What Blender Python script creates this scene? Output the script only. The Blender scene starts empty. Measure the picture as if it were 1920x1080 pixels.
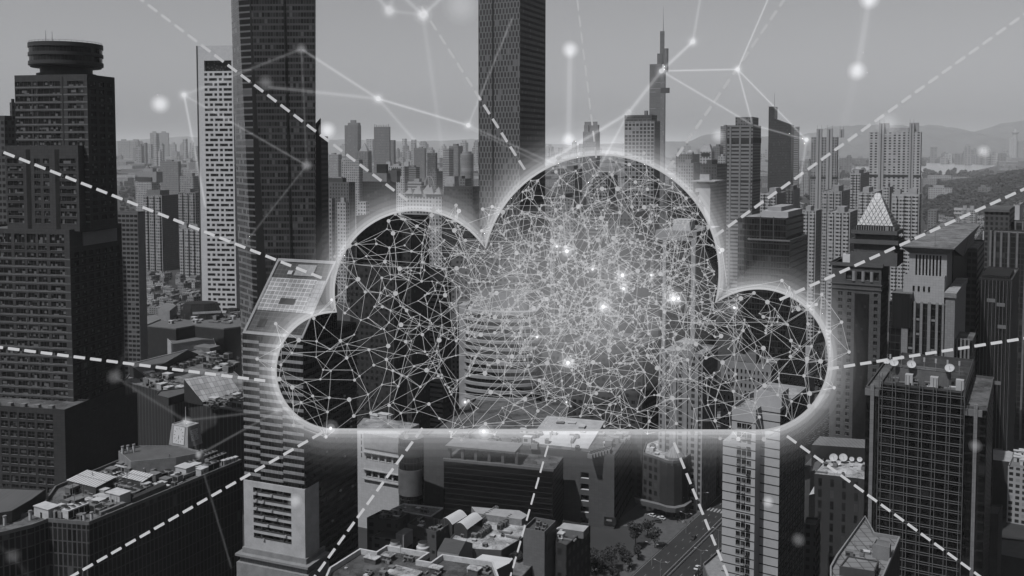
import bpy, bmesh, math, random
from mathutils import Vector, Matrix
R = math.radians
random.seed(11)
rnd = random.random
def ru(a, b): return a + (b - a) * rnd()
SC = bpy.context.scene
COL = SC.collection

# ------------------------------------------------------------------ camera geometry
F = 1750.0; H = 190.0; HY = 280.0; P = R(3.0)
CP, SP = math.cos(P), math.sin(P)
CY = HY + F * math.tan(P)
def zof(py, Y):
    b = (CY - py) / F
    return H + Y * (b * CP - SP) / (CP + b * SP)
def at(px, py, Y):
    a = (px - 960) / F; b = (CY - py) / F
    t = Y / (CP + b * SP)
    return Vector((a * t, Y, H + t * (b * CP - SP)))
def onz(px, py, z):
    a = (px - 960) / F; b = (CY - py) / F
    t = (z - H) / (b * CP - SP)
    return Vector((a * t, t * (CP + b * SP), z))
def along(X0, Y0, z, dx, dy, px):
    k = (px - 960) / F
    D0 = Y0 * CP - (z - H) * SP
    return (k * D0 - X0) / (dx - k * dy * CP)

# ------------------------------------------------------------------ materials
KA = .40   # scales every base colour down, so deep shade contrast sits in the colours
MATS = {}
def tint(v): return (v * 0.985, v * 0.995, v * 1.03, 1)
def newmat(key):
    m = bpy.data.materials.new(key[0] if isinstance(key, tuple) else key)
    m.use_nodes = True
    MATS[key] = m
    nt = m.node_tree
    return m, nt, nt.nodes, nt.links, nt.nodes['Principled BSDF']
def mnode(nt, op, a, b=None, c=None):
    n = nt.nodes.new('ShaderNodeMath'); n.operation = op
    for i, x in enumerate((a, b, c)):
        if x is None: continue
        if isinstance(x, (int, float)): n.inputs[i].default_value = x
        else: nt.links.new(x, n.inputs[i])
    return n.outputs[0]
def noise(nt, scale, detail=4.0, vec=None, rough=0.6):
    n = nt.nodes.new('ShaderNodeTexNoise'); n.inputs['Scale'].default_value = scale
    n.inputs['Detail'].default_value = detail; n.inputs['Roughness'].default_value = rough
    if vec is None:
        vec = nt.nodes.new('ShaderNodeNewGeometry').outputs['Position']
    nt.links.new(vec, n.inputs['Vector'])
    return n.outputs['Fac']
def val_to_col(nt, v):
    c = nt.nodes.new('ShaderNodeCombineColor'); v = mnode(nt, 'MULTIPLY', v, KA)
    nt.links.new(mnode(nt, 'MULTIPLY', v, .985), c.inputs[0]); nt.links.new(mnode(nt, 'MULTIPLY', v, .995), c.inputs[1])
    nt.links.new(mnode(nt, 'MULTIPLY', v, 1.03), c.inputs[2])
    return c.outputs[0]
def plain(v, rough=.85, var=.35, scale=.25, spec=.3, fine=.0):
    """matt surface with blotchy wear"""
    key = ('wall_finish', v, rough, var, scale, spec, fine)
    if key in MATS: return MATS[key]
    m, nt, N, L, bs = newmat(key)
    n = noise(nt, scale, 6)
    n2 = noise(nt, scale * 9, 3)
    s = mnode(nt, 'ADD', mnode(nt, 'MULTIPLY', n, .7), mnode(nt, 'MULTIPLY', n2, .3))
    s = mnode(nt, 'ADD', mnode(nt, 'MULTIPLY', mnode(nt, 'SUBTRACT', s, .5), var * 3.2), 1.0)
    s = mnode(nt, 'MAXIMUM', s, .15)
    L.new(val_to_col(nt, mnode(nt, 'MULTIPLY', s, v)), bs.inputs['Base Color'])
    bs.inputs['Roughness'].default_value = rough; bs.inputs['Specular IOR Level'].default_value = spec * .35
    return m
def roofmat(v, cell=5.0, var=.5):
    """bitumen or concrete roof: patched sheets, dark stains, seams"""
    key = ('roof_sheet', v, cell, var)
    if key in MATS: return MATS[key]
    m, nt, N, L, bs = newmat(key)
    g = N.new('ShaderNodeNewGeometry'); vo = N.new('ShaderNodeTexVoronoi'); vo.feature = 'F1'; vo.distance = 'CHEBYCHEV'; vo.inputs['Scale'].default_value = 1 / cell; L.new(g.outputs['Position'], vo.inputs['Vector'])
    sp = N.new('ShaderNodeSeparateColor'); L.new(vo.outputs['Color'], sp.inputs[0])
    ed = N.new('ShaderNodeTexVoronoi'); ed.feature = 'DISTANCE_TO_EDGE'; ed.inputs['Scale'].default_value = 1 / cell; L.new(g.outputs['Position'], ed.inputs['Vector'])
    seam = mnode(nt, 'LESS_THAN', ed.outputs['Distance'], .03)
    n1 = noise(nt, .12, 7, None, .7); n2 = noise(nt, 1.3, 4, None, .7)
    st = mnode(nt, 'MULTIPLY', mnode(nt, 'SUBTRACT', n1, .5), 2.6); f = mnode(nt, 'MULTIPLY', mnode(nt, 'SUBTRACT', n2, .5), 1.2)
    k = mnode(nt, 'ADD', mnode(nt, 'ADD', 1.0, mnode(nt, 'MULTIPLY', mnode(nt, 'SUBTRACT', sp.outputs[0], .5), var)), mnode(nt, 'ADD', st, f))
    k = mnode(nt, 'MAXIMUM', mnode(nt, 'SUBTRACT', k, mnode(nt, 'MULTIPLY', seam, .3)), .18)
    L.new(val_to_col(nt, mnode(nt, 'MULTIPLY', k, v)), bs.inputs['Base Color']); bs.inputs['Roughness'].default_value = .9; bs.inputs['Specular IOR Level'].default_value = .1
    return m
def panels(v, cw=1.2, ch=1.2, joint=.05, jv=.45, var=.18, rough=.7, spec=.3):
    """cladding panels with thin joints, UV in metres"""
    key = ('panel_cladding', v, cw, ch, joint, jv, var, rough, spec)
    if key in MATS: return MATS[key]
    m, nt, N, L, bs = newmat(key)
    uv = N.new('ShaderNodeUVMap'); sx = N.new('ShaderNodeSeparateXYZ'); L.new(uv.outputs[0], sx.inputs[0])
    a = mnode(nt, 'DIVIDE', sx.outputs[0], cw); b = mnode(nt, 'DIVIDE', sx.outputs[1], ch)
    fa = mnode(nt, 'FRACT', a); fb = mnode(nt, 'FRACT', b)
    ja = mnode(nt, 'LESS_THAN', fa, joint / cw); jb = mnode(nt, 'LESS_THAN', fb, joint / ch)
    j = mnode(nt, 'MAXIMUM', ja, jb)
    cv = N.new('ShaderNodeCombineXYZ'); L.new(mnode(nt, 'FLOOR', a), cv.inputs[0]); L.new(mnode(nt, 'FLOOR', b), cv.inputs[1])
    w = N.new('ShaderNodeTexWhiteNoise'); w.noise_dimensions = '3D'; L.new(cv.outputs[0], w.inputs['Vector'])
    n = noise(nt, .12, 5)
    s = mnode(nt, 'ADD', 1 - var, mnode(nt, 'ADD', mnode(nt, 'MULTIPLY', w.outputs['Value'], var), mnode(nt, 'MULTIPLY', n, var * 1.6)))
    s = mnode(nt, 'MULTIPLY', s, mnode(nt, 'SUBTRACT', 1.0, mnode(nt, 'MULTIPLY', j, 1 - jv)))
    L.new(val_to_col(nt, mnode(nt, 'MULTIPLY', s, v)), bs.inputs['Base Color'])
    bs.inputs['Roughness'].default_value = rough; bs.inputs['Specular IOR Level'].default_value = spec * .35
    return m
def facade(wall, glass, cw, ch, ww, wh, vary=.8, curtained=.08, rough=.35, oy=0.0, spec=.35, stag=0.0, gridlines=0.0, lv=1.0):
    """facade skin with a window grid, UV in metres. stag shifts odd rows; gridlines adds mullion lines of value lv*wall inside windows"""
    key = ('facade_skin', wall, glass, cw, ch, ww, wh, vary, curtained, rough, oy, spec, stag, gridlines, lv)
    if key in MATS: return MATS[key]
    m, nt, N, L, bs = newmat(key)
    uv = N.new('ShaderNodeUVMap'); sx = N.new('ShaderNodeSeparateXYZ'); L.new(uv.outputs[0], sx.inputs[0])
    b = mnode(nt, 'ADD', mnode(nt, 'DIVIDE', sx.outputs[1], ch), oy)
    a = mnode(nt, 'DIVIDE', sx.outputs[0], cw)
    if stag: a = mnode(nt, 'ADD', a, mnode(nt, 'MULTIPLY', mnode(nt, 'MODULO', mnode(nt, 'FLOOR', b), 2.0), stag))
    fa = mnode(nt, 'ABSOLUTE', mnode(nt, 'SUBTRACT', mnode(nt, 'FRACT', a), .5)); fb = mnode(nt, 'ABSOLUTE', mnode(nt, 'SUBTRACT', mnode(nt, 'FRACT', b), .5))
    mk = mnode(nt, 'MULTIPLY', mnode(nt, 'LESS_THAN', fa, ww / 2), mnode(nt, 'LESS_THAN', fb, wh / 2))
    cv = N.new('ShaderNodeCombineXYZ'); L.new(mnode(nt, 'FLOOR', a), cv.inputs[0]); L.new(mnode(nt, 'FLOOR', b), cv.inputs[1])
    w = N.new('ShaderNodeTexWhiteNoise'); w.noise_dimensions = '3D'; L.new(cv.outputs[0], w.inputs['Vector'])
    r = w.outputs['Value']
    g = mnode(nt, 'MULTIPLY', mnode(nt, 'ADD', 1 - vary * .6, mnode(nt, 'MULTIPLY', r, vary * 1.2)), glass)
    g = mnode(nt, 'ADD', g, mnode(nt, 'MULTIPLY', mnode(nt, 'GREATER_THAN', r, 1 - curtained), .6 * wall + .01))  # this share of cells shows a pale curtain behind the glass
    if gridlines:
        fl = mnode(nt, 'LESS_THAN', fa, gridlines / 2)
        g = mnode(nt, 'ADD', g, mnode(nt, 'MULTIPLY', fl, wall * lv))
    n = noise(nt, .06, 6)
    wl = mnode(nt, 'MULTIPLY', mnode(nt, 'ADD', .72, mnode(nt, 'MULTIPLY', n, .56)), wall)
    v = mnode(nt, 'ADD', mnode(nt, 'MULTIPLY', wl, mnode(nt, 'SUBTRACT', 1.0, mk)), mnode(nt, 'MULTIPLY', g, mk))
    L.new(val_to_col(nt, v), bs.inputs['Base Color'])
    L.new(mnode(nt, 'SUBTRACT', .8, mnode(nt, 'MULTIPLY', mk, .8 - rough)), bs.inputs['Roughness'])
    bs.inputs['Specular IOR Level'].default_value = spec * .35
    return m
def glassmat(v=.02, cell=1.3, bright=.10, share=.18, rough=.28, spec=.35):
    key = ('window_glass', v, cell, bright, share, rough, spec)
    if key in MATS: return MATS[key]
    m, nt, N, L, bs = newmat(key)
    g = N.new('ShaderNodeNewGeometry')
    sc = N.new('ShaderNodeVectorMath'); sc.operation = 'SCALE'; sc.inputs['Scale'].default_value = 1 / cell; L.new(g.outputs['Position'], sc.inputs[0])
    fl = N.new('ShaderNodeVectorMath'); fl.operation = 'FLOOR'; L.new(sc.outputs[0], fl.inputs[0])
    w = N.new('ShaderNodeTexWhiteNoise'); w.noise_dimensions = '3D'; L.new(fl.outputs[0], w.inputs['Vector'])
    r = w.outputs['Value']
    s = mnode(nt, 'ADD', mnode(nt, 'MULTIPLY', mnode(nt, 'ADD', .4, mnode(nt, 'MULTIPLY', r, 1.2)), v), mnode(nt, 'MULTIPLY', mnode(nt, 'GREATER_THAN', r, 1 - share), mnode(nt, 'MULTIPLY', r, bright)))
    L.new(val_to_col(nt, s), bs.inputs['Base Color'])
    bs.inputs['Roughness'].default_value = rough; bs.inputs['Specular IOR Level'].default_value = spec * .35
    return m
def emis(strength):
    key = ('light_tube', strength)
    if key in MATS: return MATS[key]
    m = bpy.data.materials.new('light_tube'); m.use_nodes = True; MATS[key] = m
    nt = m.node_tree; nt.nodes.clear()
    e = nt.nodes.new('ShaderNodeEmission'); e.inputs[0].default_value = (.985, .992, 1.02, 1); e.inputs[1].default_value = strength
    o = nt.nodes.new('ShaderNodeOutputMaterial'); nt.links.new(e.outputs[0], o.inputs['Surface'])
    return m
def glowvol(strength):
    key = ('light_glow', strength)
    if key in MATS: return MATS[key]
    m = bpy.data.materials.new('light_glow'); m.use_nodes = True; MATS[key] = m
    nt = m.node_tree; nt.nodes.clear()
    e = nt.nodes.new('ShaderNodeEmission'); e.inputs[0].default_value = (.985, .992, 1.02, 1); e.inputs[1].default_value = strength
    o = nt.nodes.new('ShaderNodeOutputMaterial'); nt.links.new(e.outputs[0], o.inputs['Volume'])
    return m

# ------------------------------------------------------------------ mesh builder
class MB:
    def __init__(s): s.v = []; s.f = []; s.uv = []; s.mi = []; s.mats = []; s.sm = []
    def m(s, mat):
        if mat not in s.mats: s.mats.append(mat)
        return s.mats.index(mat)
    def poly(s, pts, mat, uvs=None, smooth=False):
        pts = [Vector(p) for p in pts]
        if uvs is None:
            n = Vector((0, 0, 0))
            for i in range(len(pts)):
                a, b = pts[i], pts[(i + 1) % len(pts)]
                n += Vector(((a.y - b.y) * (a.z + b.z), (a.z - b.z) * (a.x + b.x), (a.x - b.x) * (a.y + b.y)))
            hl = math.hypot(n.x, n.y)
            if abs(n.z) > .8 * n.length or hl < 1e-9: uvs = [(p.x, p.y) for p in pts]
            else:
                tx, ty = -n.y / hl, n.x / hl
                uvs = [(p.x * tx + p.y * ty, p.z) for p in pts]
        b = len(s.v); s.v += [tuple(p) for p in pts]; s.f.append(tuple(range(b, b + len(pts)))); s.uv += list(uvs); s.mi.append(s.m(mat)); s.sm.append(smooth)
    def box(s, x0, x1, y0, y1, z0, z1, mat, top=None, bottom=True):
        top = top or mat
        s.prism([(x0, y0), (x1, y0), (x1, y1), (x0, y1)], z0, z1, mat, top, bottom)
    def prism(s, pl, z0, z1, mat, top=None, bottom=True, taper=None):
        """pl counter-clockwise; taper=(cx,cy,k) shrinks the top"""
        top = top or mat
        if taper: tp = [(taper[0] + (x - taper[0]) * taper[2], taper[1] + (y - taper[1]) * taper[2]) for x, y in pl]
        else: tp = pl
        n = len(pl)
        for i in range(n):
            a, b = pl[i], pl[(i + 1) % n]; c, d = tp[(i + 1) % n], tp[i]
            s.poly([(a[0], a[1], z0), (b[0], b[1], z0), (c[0], c[1], z1), (d[0], d[1], z1)], mat)
        s.poly([(x, y, z1) for x, y in tp], top)
        if bottom: s.poly([(x, y, z0) for x, y in reversed(pl)], mat)
    def rim(s, pl, z0, z1, t, mat):
        """parapet wall of thickness t standing along a polygon (counter-clockwise), inside it"""
        n = len(pl); inn = []
        for i in range(n):
            p0, p1, p2 = Vector(pl[i - 1]), Vector(pl[i]), Vector(pl[(i + 1) % n])
            d1 = (p1 - p0).normalized(); d2 = (p2 - p1).normalized()
            n1 = Vector((-d1.y, d1.x)); n2 = Vector((-d2.y, d2.x))
            k = n1 + n2; den = max(.25, 1 + n1.dot(n2))
            inn.append(p1 + k * (t / den))
        for i in range(n):
            j = (i + 1) % n; a, b, c, d = pl[i], pl[j], inn[j], inn[i]
            s.poly([(a[0], a[1], z0), (b[0], b[1], z0), (b[0], b[1], z1), (a[0], a[1], z1)], mat)
            s.poly([(c[0], c[1], z0), (d[0], d[1], z0), (d[0], d[1], z1), (c[0], c[1], z1)], mat)
            s.poly([(a[0], a[1], z1), (b[0], b[1], z1), (c[0], c[1], z1), (d[0], d[1], z1)], mat)
    def cyl(s, cx, cy, r, z0, z1, mat, top=None, n=20, r1=None, smooth=True, a0=0, a1=2 * math.pi):
        r1 = r if r1 is None else r1; top = top or mat
        full = abs(a1 - a0 - 2 * math.pi) < 1e-6
        ang = [a0 + (a1 - a0) * i / n for i in range(n + 1)]
        for i in range(n):
            a, b = ang[i], ang[i + 1]
            s.poly([(cx + r * math.cos(a), cy + r * math.sin(a), z0), (cx + r * math.cos(b), cy + r * math.sin(b), z0), (cx + r1 * math.cos(b), cy + r1 * math.sin(b), z1), (cx + r1 * math.cos(a), cy + r1 * math.sin(a), z1)],
                   mat, [(r * a, z0), (r * b, z0), (r * b, z1), (r * a, z1)], smooth)
        if r1 > 1e-4: s.poly([(cx + r1 * math.cos(a), cy + r1 * math.sin(a), z1) for a in ang[:n if full else n + 1]], top)
        if full: s.poly([(cx + r * math.cos(a), cy + r * math.sin(a), z0) for a in reversed(ang[:n])], mat)
    def tube(s, p, q, r, mat, n=6, r1=None, cap=True, smooth=True):
        p, q = Vector(p), Vector(q); d = q - p
        if d.length < 1e-6: return
        d.normalize(); a = Vector((0, 0, 1)) if abs(d.z) < .9 else Vector((1, 0, 0))
        x = d.cross(a).normalized(); y = x.cross(d); r1 = r if r1 is None else r1
        A = []; Bq = []
        for i in range(n):
            t = 2 * math.pi * i / n; o = -x * math.cos(t) + y * math.sin(t)
            A.append(p + o * r); Bq.append(q + o * r1)
        for i in range(n):
            j = (i + 1) % n; s.poly([A[i], A[j], Bq[j], Bq[i]], mat, [(0, 0)] * 4, smooth)
        if cap: s.poly(list(reversed(A)), mat); s.poly(Bq, mat)
    def bar(s, p, q, hw, hh, mat):
        """rectangular bar between two points"""
        p, q = Vector(p), Vector(q); d = (q - p).normalized(); a = Vector((0, 0, 1)) if abs(d.z) < .95 else Vector((0, 1, 0))
        x = d.cross(a).normalized() * hw; y = x.normalized().cross(d) * hh
        A = [p - x - y, p + x - y, p + x + y, p - x + y]; Bq = [q - x - y, q + x - y, q + x + y, q - x + y]
        for i in range(4):
            j = (i + 1) % 4; s.poly([A[i], A[j], Bq[j], Bq[i]], mat)
        s.poly(list(reversed(A)), mat); s.poly(Bq, mat)
    def ball(s, c, r, mat, n=8, k=6, sz=1.0, jit=0.0, smooth=True):
        c = Vector(c); rows = []
        for i in range(k + 1):
            t = math.pi * i / k; row = []
            for j in range(n):
                a = 2 * math.pi * j / n; q = r * (1 + (rnd() - .5) * 2 * jit)
                row.append(c + Vector((q * math.sin(t) * math.cos(a), q * math.sin(t) * math.sin(a), -q * sz * math.cos(t))))
            rows.append(row)
        for i in range(k):
            for j in range(n):
                j2 = (j + 1) % n
                if i == 0: s.poly([rows[0][0], rows[1][j2], rows[1][j]], mat, [(0, 0)] * 3, smooth)
                elif i == k - 1: s.poly([rows[i][j], rows[i][j2], rows[k][0]], mat, [(0, 0)] * 3, smooth)
                else: s.poly([rows[i][j], rows[i][j2], rows[i + 1][j2], rows[i + 1][j]], mat, [(0, 0)] * 4, smooth)
    def mesh(s, name):
        me = bpy.data.meshes.new(name); me.from_pydata(s.v, [], s.f)
        for m in s.mats: me.materials.append(m)
        me.polygons.foreach_set('material_index', s.mi)
        me.polygons.foreach_set('use_smooth', s.sm)
        ul = me.uv_layers.new(name='UVMap'); flat = [c for t in s.uv for c in t]; ul.data.foreach_set('uv', flat)
        me.validate(); me.update(); return me
    def build(s, name, parent=None, loc=(0, 0, 0), rz=0, label=None):
        o = bpy.data.objects.new(name, s.mesh(name)); COL.objects.link(o); o.location = loc; o.rotation_euler = (0, 0, rz)
        if parent: o.parent = parent
        if label: o['label'] = label
        return o

def tag(o, label=None, cat=None, group=None, kind=None):
    if label: o['label'] = label
    if cat: o['category'] = cat
    if group: o['group'] = group
    if kind: o['kind'] = kind
    return o
def empty(name, loc, rz=0):
    o = bpy.data.objects.new(name, None); COL.objects.link(o); o.location = loc; o.rotation_euler = (0, 0, rz); o.empty_display_size = .5
    return o
def inst(name, me, loc, rz=0, parent=None, scale=None):
    o = bpy.data.objects.new(name, me); COL.objects.link(o); o.location = loc; o.rotation_euler = (0, 0, rz)
    if parent: o.parent = parent
    if scale is not None: o.scale = scale if isinstance(scale, (tuple, list)) else (scale,) * 3
    return o

# ------------------------------------------------------------------ buildings
WINM = {}
def winmesh(w, h, rec, wall, glass, frame, nv=1, nh=0, sill=True):
    key = (round(w, 2), round(h, 2), rec, wall, glass, frame, nv, nh, sill)
    if key in WINM: return WINM[key]
    mb = MB(); w = key[0]; h = key[1]; winparts(mb, 0, 0, w, h, rec, wall, glass, frame, nv, nh, sill, lambda a, o, z: (a, o, z))
    WINM[key] = mb.mesh('window'); return WINM[key]
def winparts(mb, a, z, w, h, rec, wall, glass, frame, nv, nh, sill, pt):
    q = lambda *p, m: mb.poly([pt(*x) for x in p], m)
    q((a, rec, z), (a + w, rec, z), (a + w, rec, z + h), (a, rec, z + h), m=glass)
    q((a, 0, z), (a + w, 0, z), (a + w, rec, z), (a, rec, z), m=wall)
    q((a, rec, z + h), (a + w, rec, z + h), (a + w, 0, z + h), (a, 0, z + h), m=wall)
    q((a, 0, z), (a, rec, z), (a, rec, z + h), (a, 0, z + h), m=wall)
    q((a + w, rec, z), (a + w, 0, z), (a + w, 0, z + h), (a + w, rec, z + h), m=wall)
    for i in range(nv):
        x = a + w * (i + 1) / (nv + 1); q((x - .05, rec - .05, z), (x + .05, rec - .05, z), (x + .05, rec - .05, z + h), (x - .05, rec - .05, z + h), m=frame)
    for i in range(nh):
        y = z + h * (i + 1) / (nh + 1); q((a, rec - .06, y - .05), (a + w, rec - .06, y - .05), (a + w, rec - .06, y + .05), (a, rec - .06, y + .05), m=frame)
    if sill:
        q((a, -.12, z - .12), (a + w, -.12, z - .12), (a + w, -.12, z + .01), (a, -.12, z + .01), m=frame)
        q((a, -.12, z + .01), (a + w, -.12, z + .01), (a + w, rec, z + .02), (a, rec, z + .02), m=frame)

def yfar(Y): return Y if Y <= 700 else Y + (Y - 700) * 1.5
class B:
    """a building: local x runs along the front to its right corner (x=0), y goes back, z up from the ground"""
    def __init__(s, name, label, cat, L, Cx, Rx, pyT, Y, th, group=None):
        th = max(R(th), math.atan((Rx + 130 - 960) / F)); s.th = th; s.u = (math.cos(th), -math.sin(th)); s.vv = (math.sin(th), math.cos(th))
        Y = yfar(Y); c = at(Cx, pyT, Y); s.X, s.Y, s.h = c.x, c.y, c.z
        s.w = -along(s.X, s.Y, s.h, *s.u, L); s.d = along(s.X, s.Y, s.h, *s.vv, Rx)
        if s.w < 0 or s.d < 0 or s.d > 110: print('BAD', label, s.w, s.d); s.d = 25
        s.root = empty(name, (s.X, s.Y, 0), -th); tag(s.root, label, cat, group); s.nw = 0; s.rest = None
    def wp(s, x, y, z=0): return (s.X + s.u[0] * x + s.vv[0] * y, s.Y + s.u[1] * x + s.vv[1] * y, z)
    def lx(s, px, y=0, z=None):
        z = s.h if z is None else z; p = s.wp(0, y); return along(p[0], p[1], z, *s.u, px)
    def ly(s, px, x=0, z=None):
        z = s.h if z is None else z; p = s.wp(x, 0); return along(p[0], p[1], z, *s.vv, px)
    def z(s, py, x=0, y=0): return zof(py, s.wp(x, y)[1])
    def build(s, mb, name, label=None): return mb.build(name, s.root, label=label)
    def punch(s, mb, face, off, cols, rows, A0, A1, Z0, Z1, wall, glass, frame, rec=.35, nv=1, nh=0, sill=True, cap=100):
        """wall with recessed windows; face 'F' at y=off looking to -y, 'R' at x=off looking to +x"""
        pt = (lambda a, o, z: (a, off + o, z)) if face == 'F' else (lambda a, o, z: (off - o, a, z))
        q = lambda a0, a1, z0, z1: (a1 - a0 > .01 and z1 - z0 > .01) and mb.poly([pt(a0, 0, z0), pt(a1, 0, z0), pt(a1, 0, z1), pt(a0, 0, z1)], wall)
        cols = sorted(c for c in cols if c[0] >= A0 - .01 and c[1] <= A1 + .01); rows = sorted(r for r in rows if r[0] >= Z0 - .01 and r[1] <= Z1 + .01)
        z = Z0
        for r0, r1 in rows: q(A0, A1, z, r0); z = r1
        q(A0, A1, z, Z1)
        for r0, r1 in reversed(rows):
            a = A0
            for c0, c1 in cols: q(a, c0, r0, r1); a = c1
            q(a, A1, r0, r1)
            for c0, c1 in cols:
                if s.nw < cap:
                    s.nw += 1; o = inst('window', winmesh(c1 - c0, r1 - r0, rec, wall, glass, frame, nv, nh, sill), pt(c0, 0, r0), 0 if face == 'F' else R(90), s.root)
                else:
                    if s.rest is None: s.rest = MB()
                    winparts(s.rest, c0, r0, c1 - c0, r1 - r0, rec, wall, glass, frame, nv, nh, sill, pt)
    def finish(s):
        if s.rest: o = s.rest.build('window', s.root); o['kind'] = 'stuff'; s.rest = None
def rowz(z0, pitch, h, n): return [(z0 + i * pitch, z0 + i * pitch + h) for i in range(n)]
def cols_even(a0, a1, n, frac):
    p = (a1 - a0) / n; return [(a0 + p * (i + .5 - frac / 2), a0 + p * (i + .5 + frac / 2)) for i in range(n)]

def ccw(pl):
    a = sum(pl[i - 1][0] * pl[i][1] - pl[i][0] * pl[i - 1][1] for i in range(len(pl)))
    return pl if a > 0 else list(reversed(pl))
def rp(name, label, cat, pts, z, wall, roof, zb=0, par=0, pt=.35, parmat=None, group=None, body='body'):
    """building given by its roof outline: picture points lying at height z"""
    w = [onz(px, py, z) for px, py in pts]
    ox, oy = w[0].x, w[0].y
    pl = ccw([(p.x - ox, p.y - oy) for p in w])
    root = empty(name, (ox, oy, zb)); tag(root, label, cat, group)
    mb = MB(); mb.prism(pl, 0, z - zb, wall, roof, bottom=False); mb.build(body, root)
    if par:
        mb = MB(); mb.rim(pl, z - zb, z - zb + par, pt, parmat or wall); mb.build('parapet', root)
    root['_z'] = z - zb
    return root
def addpart(root, mb, name, label=None): return mb.build(name, root, label=label)
# ------------------------------------------------------------------ near buildings
def shell(mb, x0, x1, y0, y1, z0, z1, wall, roof, right=False, front=False):
    """left, back and top of a block (front and right are punched elsewhere unless asked for)"""
    mb.poly([(x0, y1, z0), (x0, y0, z0), (x0, y0, z1), (x0, y1, z1)], wall)
    mb.poly([(x1, y1, z0), (x0, y1, z0), (x0, y1, z1), (x1, y1, z1)], wall)
    mb.poly([(x0, y0, z1), (x1, y0, z1), (x1, y1, z1), (x0, y1, z1)], roof)
    if front: mb.poly([(x0, y0, z0), (x1, y0, z0), (x1, y0, z1), (x0, y0, z1)], wall)
    if right: mb.poly([(x1, y0, z0), (x1, y1, z0), (x1, y1, z1), (x1, y0, z1)], wall)
ROOF = roofmat(.13); ROOFL = roofmat(.34, 4, .45); ROOFD = roofmat(.06)
GLD = glassmat(.014, 1.2, .17, .2); GLB = glassmat(.01, 1.2, .10, .16)
FRM = plain(.16, .6, .1); FRML = plain(.45, .6, .1); FRMD = plain(.05, .6, .1); DARK = plain(.02, .7, .2); METAL = plain(.25, .5, .2)

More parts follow.
